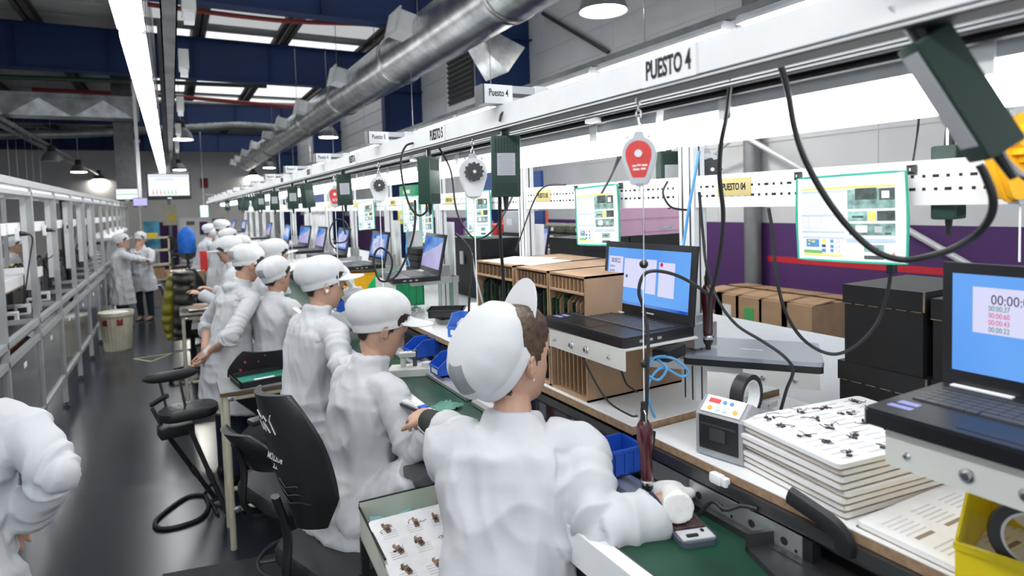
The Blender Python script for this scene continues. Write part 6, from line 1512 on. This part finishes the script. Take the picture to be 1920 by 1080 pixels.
def cap_obj(M, parent, vang=60, vexp=.55, tilt=.46, puff=1., back=.018, sag=0.01, visor=.4, vlen=.085, patch=None, seed=0, h=1., cy=-.008, cz=.014, bf=.116, sx=1., pl=.014, res=64):
    """Gathered cloth cap: band, full crown and a stitched visor (visor = downward angle, negative turned up)."""
    T = M @ Matrix.Translation((0, cy, cz)) @ Matrix.Rotation(tilt, 4, 'X')
    A, Bf = .0875*sx, bf
    prof = [(1.0, -.014), (1.01, -.002), (1.02, .012), (1.005, .018), (1.045, .028), (1.085, .042), (1.1, .057), (1.085, .073), (1.035, .089), (.95, .105), (.835, .119), (.69, .131), (.51, .1395), (.32, .145), (.14, .147)]
    vs = []; fs = []; mi = []
    for j, (s, z) in enumerate(prof):
        for k in range(res):
            a = 2*PI*k/res; c = math.cos(a); sn = math.sin(a)        # a=0 at the front
            w = max(0, min(1, (z-.018)/.03))*max(0, min(1, (.14-z)/.03))
            ss = 1+(s-1)*puff if s > 1 else s
            ss += pl*w*math.cos(11*a+seed+2.2*mnoise.noise(V((c*2+seed, sn*2, 0))))*(1 if z < .07 else .6)+.03*w*mnoise.noise(V((c*1.6+seed, sn*1.6, z*22+seed)))
            zz = z*h if z > .02 else z
            zz += -sag*max(0, -c)**1.3*max(0, ss-.9)*3*w+.006*w*mnoise.noise(V((c*3+seed, sn*3, z*30)))
            x, y = A*ss*sn, Bf*ss*c-back*max(0, (z-.02)/.12)*(1 if z > .02 else 0)*(1.2-.4*c)
            vs.append(tuple(T @ V((x, y, zz))))
    N = len(prof)
    for j in range(N-1):
        for k in range(res):
            k2 = (k+1) % res; fs.append((j*res+k, j*res+k2, (j+1)*res+k2, (j+1)*res+k))
            deg = ((k+.5)/res*360)
            on = patch and patch[0] <= deg <= patch[1] and patch[2] <= prof[j][1] and prof[j+1][1] <= patch[3]
            mi.append(1 if on else 0)
    t_ = len(vs); vs.append(tuple(T @ V((0, -back*1.2, .1475*h))))
    for k in range(res): fs.append(((N-1)*res+k, (N-1)*res+(k+1) % res, t_)); mi.append(0)
    b = MB(); b.v = vs; b.f = fs; b.mi = mi
    o = b.build('cap', [M_capm, M_mesh], parent, 70)
    m = o.modifiers.new('thick', 'SOLIDIFY'); m.thickness = .003; m.offset = -1
    if res >= 48: sb = o.modifiers.new('sub', 'SUBSURF'); sb.levels = 1; sb.render_levels = 1
    rows = []; n = 18; amax = R_(vang)
    for i in range(n+1):
        a = -amax+2*amax*i/n; L = vlen*max(.02, math.cos(a/amax*PI/2))**vexp
        p0 = V((A*1.02*math.sin(a), Bf*1.02*math.cos(a), .004)); d = V((math.sin(a)*.55, math.cos(a), 0)).normalized()
        q = []
        for t, th in ((0, .0022), (.35, .0022), (.7, .0022), (1, .0012)):
            q.append((p0+d*L*t*math.cos(visor)+V((0, 0, -L*t*math.sin(visor)-.006*(1-math.cos(a*1.4))*t)), th))
        rows.append([tuple(p+V((0, 0, th))) for p, th in q]+[tuple(p-V((0, 0, th))) for p, th in reversed(q)])
    MB().mx(T).loft(rows).build('visor', M_capm, o, 40)
    return o
def add_hand(b, wrist, d, n, side, curl=.5, k=1., grow=0., spread=.06, thumb=.7):
    """d: pointing along the fingers; n: out of the palm; side +1 right hand, -1 left."""
    d = V(d).normalized(); n = (V(n)-d*V(n).dot(d)).normalized(); s = d.cross(n)*(-side)     # s towards the thumb
    w = V(wrist); rr = []
    for t, a, c in ((-.015, .027, .02), (.02, .03, .018), (.05, .04, .0155), (.08, .042, .0145), (.095, .036, .011)):
        cen = w+d*t*k
        rr.append([tuple(cen+s*(a*k+grow)*math.cos(2*PI*i/14)+n*(c*k+grow)*math.sin(2*PI*i/14)) for i in range(14)])
    b.loft(rr)
    for i, (off, L, r) in enumerate(((.03, .07, .0088), (.0105, .079, .0092), (-.0095, .073, .0088), (-.029, .056, .0078))):
        p = w+d*(.086-.004*abs(i-1))*k+s*off*k; dd = (d+s*spread*(1.5-i)).normalized(); pts = [p-dd*.02]; ang = 0; pts.append(p)
        for q, fr in enumerate((.45, .32, .23)):
            ang += curl*(.75+.2*q)*(1+.08*i); v_ = dd*math.cos(ang)+n*math.sin(ang); p = p+v_*L*fr*k; pts.append(p)
        b.tube(pts, [r*k+grow]*4+[r*.8*k+grow], 8)
        b.sph(tuple(pts[-1]), r*.82*k+grow, 8, 6)
    p = w+d*.022*k+s*.024*k; v1 = (d*.75+s*(.75)+n*.25*thumb).normalized(); v2 = (d*.95+s*.25+n*.55*thumb).normalized()
    pts = [p-v1*.012, p, p+v1*.036*k, p+v1*.036*k+v2*.032*k, p+v1*.036*k+v2*.056*k]
    b.tube(pts, [.012*k+grow, .0125*k+grow, .0105*k+grow, .0095*k+grow, .0075*k+grow], 8); b.sph(tuple(pts[-1]), .0075*k+grow, 8, 6)
def limb(b, pts, radii, n=6, seg=14, flat=1.):
    P = [V(p) for p in pts]; out = []; rr = []
    for i in range(len(P)-1):
        for k in range(n):
            t = k/n; out.append(P[i].lerp(P[i+1], t)); rr.append(radii[i]+(radii[i+1]-radii[i])*t)
    out.append(P[-1]); rr.append(radii[-1])
    sm = [out[0]]+[out[i]*.5+(out[i-1]+out[i+1])*.25 for i in range(1, len(out)-1)]+[out[-1]]
    b.tube(sm, rr, seg, flat=flat)
def person(label, x, y, yaw, H=1.66, q=1, lean=.08, side=0., hip=None, seated=False, twist=0., pitch=.25, roll=0., neck_f=.035, neck_up=0., arms=None, hands=True, cap=None, hairm=None, hairlong=0., hem=.5,
           trousers=None, shoes=None, wide=1., group=None, seed=0, sleeve=(1., 1.), curl=.5, palms=None, knee=None, gloves=(), dark_sleeve=None, feet=None, arm_dirs=None, collar=1., hairtop=.08, ear=None, fem=True, hood=False):
    yaw = R_(yaw); Mp = Matrix.Translation((x, y, 0)) @ Matrix.Rotation(-yaw, 4, 'Z'); inv = Mp.inverted()
    hz = hip if hip is not None else .515*H
    hp = V((0, 0, hz)); sd = V((side, math.sin(lean), math.cos(lean))).normalized(); R = V((1, 0, 0)); F = sd.cross(R)*-1; F = R.cross(sd)*-1 if F.y < 0 else F
    F = V((0, sd.z, -sd.y)).normalized()
    TL = .333*H; neck = hp+sd*TL
    vx = (.0048, .0075, .012)[q]; cv = (.0065, .011, .017)[q]
    hc = neck+sd*(.07+neck_up)+V((0, neck_f, .068)); Mh = Matrix.Translation(hc) @ Matrix.Rotation(-R_(twist), 4, 'Z') @ Matrix.Rotation(-pitch, 4, 'X') @ Matrix.Rotation(roll, 4, 'Y')
    sw = .17*min(wide, 1.02)*(1 if fem else 1.1); sh = {}
    for s in (1, -1): sh[s] = hp+sd*(.276*H)+R*s*sw*.97
    ua, fa = .17*H, .15*H
    A = {}
    for s in (1, -1):
        if arms and s in arms and arms[s] is not None:
            e, w = (inv @ V(arms[s][0]), inv @ V(arms[s][1]))
            e = sh[s]+(e-sh[s]).normalized()*min((e-sh[s]).length, ua*1.2) if (e-sh[s]).length > ua*1.2 else e
            w = e+(w-e).normalized()*min((w-e).length, fa*1.2)
        else:
            e = sh[s]+V((s*.05, .06+.1*(seed % 3)/3, -ua*.93)); w = e+V((-s*.05, fa*.85, fa*.42))
        A[s] = (sh[s], e, w)
    knees = {}
    b = MB()
    def ring(c, a, d, n=20, p=.9): return [tuple(V(c)+R*a*math.copysign(abs(math.cos(2*PI*i/n))**p, math.cos(2*PI*i/n))+F*d*math.copysign(abs(math.sin(2*PI*i/n))**p, math.sin(2*PI*i/n))) for i in range(n)]
    k = wide
    tor = [(-.05, .15, .105, 0), (.06, .16, .11, 0), (.2, .135, .095, .005), (.36, .14, .095, .0), (.45, .125, .075, -.01), (.5, .085, .055, -.008), (.555, .052, .05, .0)]
    b.loft([ring(hp+sd*(t*TL/.555)+F*(o+.006), a*k*.9, d*k*.9) for t, a, d, o in tor])
    limb(b, [neck-sd*.03, neck+sd*.03+V((0, neck_f*.4, .0)), hc+Mh.to_3x3() @ V((0, -.022, -.06))], [.055, .047, .05] if fem else [.062, .055, .056], 4)
    add_head(b, Mh)
    for s in (1, -1):
        a0, e, w = A[s]; limb(b, [a0, e, w], [.042, .034, .027], 6)
        if hands:
            d = (w-e).normalized()
            if arm_dirs and s in arm_dirs: d = (inv.to_3x3() @ V(arm_dirs[s])).normalized()
            pn = inv.to_3x3() @ V(palms[s]) if palms and s in palms else V((0, .25, -1))
            if abs(d.dot(pn.normalized())) > .95: pn = V((-s, 0, 0))
            add_hand(b, w, d, pn, s, curl)
    lg = {}
    for s in (1, -1):
        h0 = hp+V((s*.085*k, 0, -.02))
        if seated: kn = hp+V((s*.11, .42, .0)) if knee is None else inv @ V(knee[s]); an = V((s*.1, .44, .43)) if not feet else inv @ V(feet[s])
        else: kn = V((s*.095, .02+.01*s, .27*H)); an = V((s*.1, -.02-.02*s, .075))
        lg[s] = (h0, kn, an); limb(b, [h0, kn, an], [.07, .052, .036], 6); b.sph(tuple(an+V((0, .06, -.04))), (.035, .1, .03), 10, 6)
    me = bake(b, vx, 3 if q == 0 else 2, .4)
    me.materials.append(M_skin); me.materials.append(M_lip)
    if q < 2:
        Mi = Mh.inverted()
        for p in me.polygons:
            c = Mi @ p.center
            if c.y > .075 and abs(c.x) < .024*(1-abs(c.z+.075)/.03) and -.088 < c.z < -.063: p.material_index = 1
    me.shade_smooth()
    o = bpy.data.objects.new('person', me); COL.objects.link(o); o.matrix_world = Mp; tag(o, label, 'person', group)
    # coat
    b = MB()
    tc = [(.0, .18, .15, 0), (.1, .165, .138, .0), (.2, .152, .128, .0), (.3, .155, .127, -.002), (.4, .166, .124, -.008), (.45, .155, .106, -.014), (.492, .116, .084, -.012), (.53, .078, .068, -.004), (.56, .064, .061, .004), (.59*collar, .064, .062, .01)]
    rings = []
    if not seated:
        n_ = 5
        for i in range(n_):
            t = i/n_; rings.append(ring(V((0, 0, 0)).lerp(hp, t)*0+V((hp.x, hp.y*(t), hem+(hz-hem)*t)), (.225-.03*t)*k, (.185-.025*t)*k))
    else: rings.append(ring(hp+V((0, -.02, -.1)), .2*k, .15*k))
    rings += [ring(hp+sd*(t*TL/.555)+F*oo, a*k, d*k) for t, a, d, oo in tc]
    b.loft(rings)
    if hood: limb(b, [neck-sd*.02-F*.05+R*.06, neck-sd*.05-F*.09, neck-sd*.02-F*.05-R*.06], [.03, .04, .03], 5)
    if seated:
        for s in (1, -1): h0, kn, an = lg[s]; limb(b, [h0+V((0, -.03, .0)), h0.lerp(kn, .5), h0.lerp(kn, .88)], [.118*k, .098*k, .092*k], 5, 16)
        b.loft([ring(hp+V((0, -.1, -.2)), .19*k, .05), ring(hp+V((0, -.08, -.08)), .2*k, .08), ring(hp+V((0, -.03, .03)), .18*k, .1)])
    fine = []
    for s in (1, -1):
        a0, e, w = A[s]; f = sleeve[0 if s == 1 else 1]
        end = e.lerp(w, f) if f <= 1 else w
        b_in = hp+sd*(.282*H)+R*s*sw*.5
        rr_ = [.072*k, .064*k, .056, .056+.006*(1-f)]
        limb(b, [b_in, a0+R*s*.008, e, end], rr_, 6, 16)
        b.sph(tuple(e), .048, 14, 10)
        d = (end-e).normalized(); b.tube([end-d*.05, end-d*.01, end+d*.004], [.059+.006*(1-f), .0615+.006*(1-f), .06+.006*(1-f)], 16)
        fine.append((a0, e, end))
    me = bake(b, cv, (5, 4, 3)[q], .5)
    vs = np.empty(len(me.vertices)*3); me.vertices.foreach_get('co', vs); vs = vs.reshape(-1, 3)
    ns = np.array([v.normal[:] for v in me.vertices])
    amp = (2.2, 2.0, 1.6)[q]; out = vs.copy()
    segs = []
    for a0, e, w in fine: segs += [(np.array(a0), np.array(e), 0), (np.array(e), np.array(w), 1)]
    for i in range(len(vs)):
        p = vs[i]; best = 9; bt = 0; bk_ = 0; bi = 0
        for j, (a, c, kd) in enumerate(segs):
            ac = c-a; t = max(0, min(1, float((p-a)@ac/(ac@ac)))); dd = float(np.linalg.norm(p-(a+ac*t)))
            if dd < best: best, bt, bk_, bi, L = dd, t, kd, j, float(np.linalg.norm(ac))
        h = 0.
        if best < .098 and not (bk_ == 0 and bt < .12):
            s_ = bt*L; el = gauss(s_-L, .11) if bk_ == 0 else gauss(s_, .1)
            wgt = .35+.9*el+(.5*gauss(s_-L, .05) if bk_ == 1 else 0)
            nn = mnoise.noise(V((p[0]*5+seed, p[1]*5, p[2]*5)))
            h += .0078*wgt*(.5-2.4*abs(mnoise.noise(V((s_*17+nn*1.4, bi*3.1+nn*.8, seed+.5+p[2]*2.2)))))
        else:
            zz = p[2]-hz
            low = max(0, min(1, (.3-zz)/.3))
            h += .009*(.4+.6*low)*(.55-2.2*abs(mnoise.noise(V((p[0]*8.5+seed, p[1]*8.5, p[2]*2.0)))))+.0028*(.5-2.2*abs(mnoise.noise(V((p[0]*17+p[2]*6, p[1]*17+seed, p[2]*5)))))
            h += .006*(.55-2.2*abs(mnoise.noise(V((p[0]*5+p[2]*5+seed, p[1]*5, p[2]*4-p[0]*5)))))
            h += .005*gauss(zz-.08, .1)*(.5-2*abs(mnoise.noise(V((p[0]*4, p[1]*4+seed, p[2]*15)))))
        out[i] = p+ns[i]*h*amp
    me.vertices.foreach_set('co', out.ravel()); me.update(); me.materials.append(M_coat); me.shade_smooth()
    co = bpy.data.objects.new('lab_coat', me); COL.objects.link(co); co.parent = o
    if q == 0: sb = co.modifiers.new('sm', 'SMOOTH'); sb.factor = .5; sb.iterations = 2
    # trousers and shoes
    for s in (1, -1):
        h0, kn, an = lg[s]; b = MB(); limb(b, [h0, kn, an+V((0, 0, .0))], [.088, .066, .052], 6, 14); b.build('trouser_leg', trousers or M_jean, o, 60)
        b = MB(); a = an; rr2 = []
        for t, ww, hh, up in ((-.06, .02, .02, .04), (-.05, .034, .045, .045), (.0, .038, .05, .05), (.06, .04, .035, .032), (.12, .042, .024, .022), (.165, .034, .018, .018), (.18, .015, .01, .014)):
            c = V((a.x, a.y+t, a.z-.075+.002)); rr2.append([(c.x+ww*math.cos(2*PI*i/12), c.y, c.z+max(0, up+hh*math.sin(2*PI*i/12))) for i in range(12)])
        b.loft(rr2); b.build('shoe', shoes or M_shoe, o, 60)
    if hairm is not False: hair_obj(Mh, o, hairm or M_hair, long=hairlong, umax=1. if cap is False else hairtop)
    if cap is not False: cap_obj(Mh, o, **dict(dict(res=(64, 48, 32)[q], seed=seed), **(cap or {})))
    for s in gloves:
        b = MB(); a0, e, w = A[s]; d = (w-e).normalized(); 
        if arm_dirs and s in arm_dirs: d = (inv.to_3x3() @ V(arm_dirs[s])).normalized()
        pn = inv.to_3x3() @ V(palms[s]) if palms and s in palms else V((0, .25, -1))
        add_hand(b, w, d, pn, s, curl, 1.0, .0035); b.tube([w-d*.05, w-d*.02, w+d*.02], [.036, .034, .032], 14)
        m2 = bake(b, .005, 2, .4); m2.materials.append(M_glove); m2.shade_smooth(); g = bpy.data.objects.new('glove', m2); COL.objects.link(g); g.parent = o
    if dark_sleeve:
        for s, f0, f1, m_ in dark_sleeve:
            a0, e, w = A[s]; MB().tube([e.lerp(w, f0), e.lerp(w, (f0+f1)/2), e.lerp(w, f1)], [.046, .041, .036], 16).build('inner_sleeve', m_, o)
    if ear: ob_ = MB().mx(Mh).sph((ear[1]*.084, -.004, ear[2]), ear[3], 10, 8).build(ear[0], ear[4], o)
    return o, A, Mp, Mh
M_navy = mat('navy_cuff', (.01, .014, .05), .8); M_bsl = mat('black_sleeve', (.025, .027, .025), .85)
# the woman in front: reaches her gloved right hand over the belt
hx = at(1290, 915, z=1.325)
person('woman in white coat seen from behind nearest the camera, gloved hand over the belt', .605, 1.175, 36, H=1.64, q=0, hip=.958, lean=.37, twist=44, collar=.955, pitch=.0, roll=.0, neck_f=.02, neck_up=.004,
       arms={1: (at(1124, 1004, d=1.33), at(1262, 938, d=1.385)), -1: (at(880, 830, d=1.72), at(800, 786, d=1.98))}, ear=('earring', 1, -.042, .0035, M_wht2), palms={1: (0, -.2, -1), -1: (.3, .2, -1)}, curl=.62, gloves=(1,), arm_dirs={1: (.2, .35, -.05)},
       dark_sleeve=[(1, .66, .78, M_navy), (-1, .45, .98, M_bsl)], sleeve=(.72, .5), cap=dict(bf=.115, tilt=.96, puff=.85, back=.0, sag=.02, visor=-.3, vlen=.1, vang=48, vexp=1., cz=.004, cy=-.038, h=.94, patch=(150, 204, .072, .132), pl=.014, sx=1.02), hairm=M_hair2, hairlong=.045, hairtop=1., trousers=M_trou, seed=3, wide=1.08)
# the seated woman bowed over her work
person('woman in white coat and cap seated on the lettered black chair, face bowed in profile', .57, 2.36, 72, ear=('earring', 1, -.04, .005, M_mtl), H=1.60, q=0, lean=.16, hip=.85, seated=True, twist=22, pitch=.42, neck_f=.06,
       arms={1: (at(772, 850, d=2.24), at(850, 800, d=2.2)), -1: None}, cap=dict(tilt=.5, visor=.42, vlen=.1, sx=1.03), hairm=M_hair, trousers=M_trou, seed=5, palms={1: (0, 0, -1)},
       knee={1: at(800, 880, d=2.2), -1: at(810, 860, d=2.5)}, feet={1: at(800, 1130, d=2.3), -1: at(810, 1100, d=2.6)})
person('standing woman in white coat with an earphone, in profile behind the bowed woman', .585, 3.28, 68, ear=('earphone', 1, -.025, .011, M_wht2), H=1.72, q=0, lean=.1, twist=22, pitch=.22, neck_f=.05, arms={1: (at(640, 690, d=2.95), at(720, 690, d=2.9)), -1: (at(672, 602, d=3.45), at(660, 545, d=3.5))},
       cap=dict(visor=.3, vlen=.1, sx=1.05), gloves=(-1,), palms={-1: (-1, .3, 0)}, trousers=M_trou, seed=7, wide=1.05, arm_dirs={-1: (-.1, .05, 1)}, curl=.35)
person('woman in white coat standing by the pink dotted chair, mesh patch on her cap', .62, 4.86, 50, H=1.60, q=1, lean=.05, twist=12, pitch=.1, cap=dict(visor=.0, vlen=.09, patch=(150, 190, .04, .107)), seed=9)
# the man with his hands clasped behind his back
person('man in white coat standing with hands clasped behind his back', .30, 4.98, 66, H=1.73, q=0, lean=.24, fem=False, twist=8, pitch=.42, neck_f=.06, arms={1: (at(431, 634, d=4.26), at(391, 662, d=4.46)), -1: (at(384, 612, d=4.9), at(384, 656, d=4.64))},
       palms={1: (-.8, .5, .2), -1: (-.8, -.5, .2)}, arm_dirs={1: (-.35, .2, -.5), -1: (-.25, -.25, -.6)}, curl=.45, sleeve=(.12, .35), hem=.52, cap=dict(patch=(150, 190, .04, .107)), trousers=M_jean, seed=11, hood=True)
LINEP = 'workers in white coats along the far line'
person('worker in white coat leaning in just beyond the man with clasped hands', .64, 5.75, 72, H=1.72, q=1, lean=.2, twist=10, pitch=.3, cap=dict(visor=.1, vlen=.08), seed=13, group=LINEP)
person('worker in white cap facing left, visor pointing to the aisle', .60, 6.75, -70, H=1.72, q=2, lean=.15, twist=-10, pitch=.5, cap=dict(visor=.0, vlen=.085), seed=15, group=LINEP)
person('worker bent over the line in front of the far group, cap visor to the right', .58, 8.7, 74, H=1.66, q=2, lean=.28, pitch=.45, twist=12, cap=dict(visor=.2), seed=17, group=LINEP)
person('worker in white cap second in the far group', .63, 9.9, 85, H=1.72, q=2, lean=.1, pitch=.2, cap=dict(visor=.1), seed=19, group=LINEP)
person('tall dark haired worker standing above the far group', .60, 10.9, 80, H=1.86, q=2, lean=.1, pitch=.5, fem=False, seed=21, group=LINEP)
person('worker in white cap below the tall one in the far group', .60, 11.6, 78, H=1.68, q=2, lean=.12, pitch=.2, seed=23, group=LINEP)
person('farthest worker of the group, leaning beside a blue jacket', .40, 12.7, 70, H=1.78, q=2, lean=.3, pitch=.3, seed=25, group=LINEP)
# the two talking in the aisle
pl_ = at(246, 612, z=0); pr_ = at(270, 606, z=0)
person('worker with crossed arms and cap listening in the aisle, left of the pair', pl_.x-.12, pl_.y, 70, H=1.62, q=1, lean=.06, twist=20, pitch=.1, hem=.42, trousers=M_trou, shoes=M_shoe, seed=27, wide=1.12,
       arms={1: (at(252, 485, d=10.6), at(268, 487, d=10.8)), -1: (at(262, 484, d=11.1), at(258, 490, d=10.7))}, cap=dict(visor=.05, vlen=.075))
person('worker with one hand to the cheek talking in the aisle, right of the pair', pr_.x+.02, pr_.y+.45, 205, H=1.62, q=1, lean=.02, pitch=.15, hem=.55, trousers=M_jean, shoes=M_shoet, seed=29,
       arms={1: (at(255, 492, d=11.3), at(258, 468, d=11.15)), -1: (at(285, 490, d=11.4), at(268, 492, d=11.2))}, arm_dirs={1: (.2, 0, 1)}, palms={1: (.2, .8, 0)}, curl=.2, cap=dict(visor=1.2, vlen=.02))
# man cut by the left edge
sR = at(46, 752, d=1.72); yw = -12
base = sR-V((math.cos(R_(-yw))*.19, math.sin(R_(-yw))*.19, 0))
person('person in white coat with back turned, cut off by the left edge', base.x, base.y-.06, yw, H=1.80, q=0, lean=.06, fem=False, pitch=.3, wide=1.08, seed=31, arms={1: (at(108, 892, d=1.62), at(48, 965, d=1.7)), -1: None}, trousers=M_jean, sleeve=(.9, .9))
# people on the other side of the left line
LP_ = 'workers behind the left line'
person('worker half hidden at the very left behind the frame posts', -2.45, 5.05, 95, H=1.66, q=2, lean=.3, pitch=.5, seed=33, group=LP_)
person('worker in white with dark hair bending behind the second and third frame posts', -2.55, 8.3, 90, H=1.66, q=2, lean=.4, pitch=.5, cap=False, seed=35, group=LP_)
person('worker whose white cap shows behind the black tray of the left line', -2.35, 12.6, 95, H=1.66, q=2, lean=.12, pitch=.2, seed=37, group=LP_)
t = thing('blue_jacket', 'bright blue jacket hung beside the farthest worker of the group', 'jacket', (at(349, 440, y=12.4).x, 12.4, .0))
zc_ = at(349, 441, y=12.4).z; b = MB(); b.loft([[(w_*math.cos(q*PI/8), .1*math.sin(q*PI/8), zc_+z_) for q in range(16)] for w_, z_ in ((.1, -.32), (.14, -.3), (.15, -.1), (.14, .03), (.09, .1), (.05, .14), (.03, .15))]); b.build('fabric', mat('bright_blue_cloth', (.01, .14, .6), .6, 0, .15, 12), t, 60)
MB().cyl((0, 0, 0), (0, 0, zc_-.25), .02, 8).build('stand_pole', M_blk, t); MB().cyl((0, 0, 0), (0, 0, .03), .2, 16).build('stand_base', M_blk, t)
g = MB(); c_ = at(383, 482, y=9.3); c_ = at(383, 508, y=p1.y+.3); hf = at(383, 470, y=p1.y+.3).z-c_.z; g.box((0, 0, hf/2), (.11, .1, hf), 0); rb_ = g.build('red_folder', M_red, None, 0, c_); tag(rb_, 'red folder held upright on the far table by the cartons', 'folder')
bpy.data.scenes.remove(_ts)
# ---- lettering becomes plain mesh
bpy.context.view_layer.update()
_dg = bpy.context.evaluated_depsgraph_get()
for o in [o for o in sc.objects if o.type == 'FONT']:
    me = bpy.data.meshes.new_from_object(o.evaluated_get(_dg)); nm = o.name
    n = bpy.data.objects.new('lettering', me); COL.objects.link(n)
    n.parent = o.parent; n.location = o.location; n.rotation_euler = o.rotation_euler; n.scale = o.scale
    if o.get('label'): n['label'] = o['label']
    bpy.data.objects.remove(o)
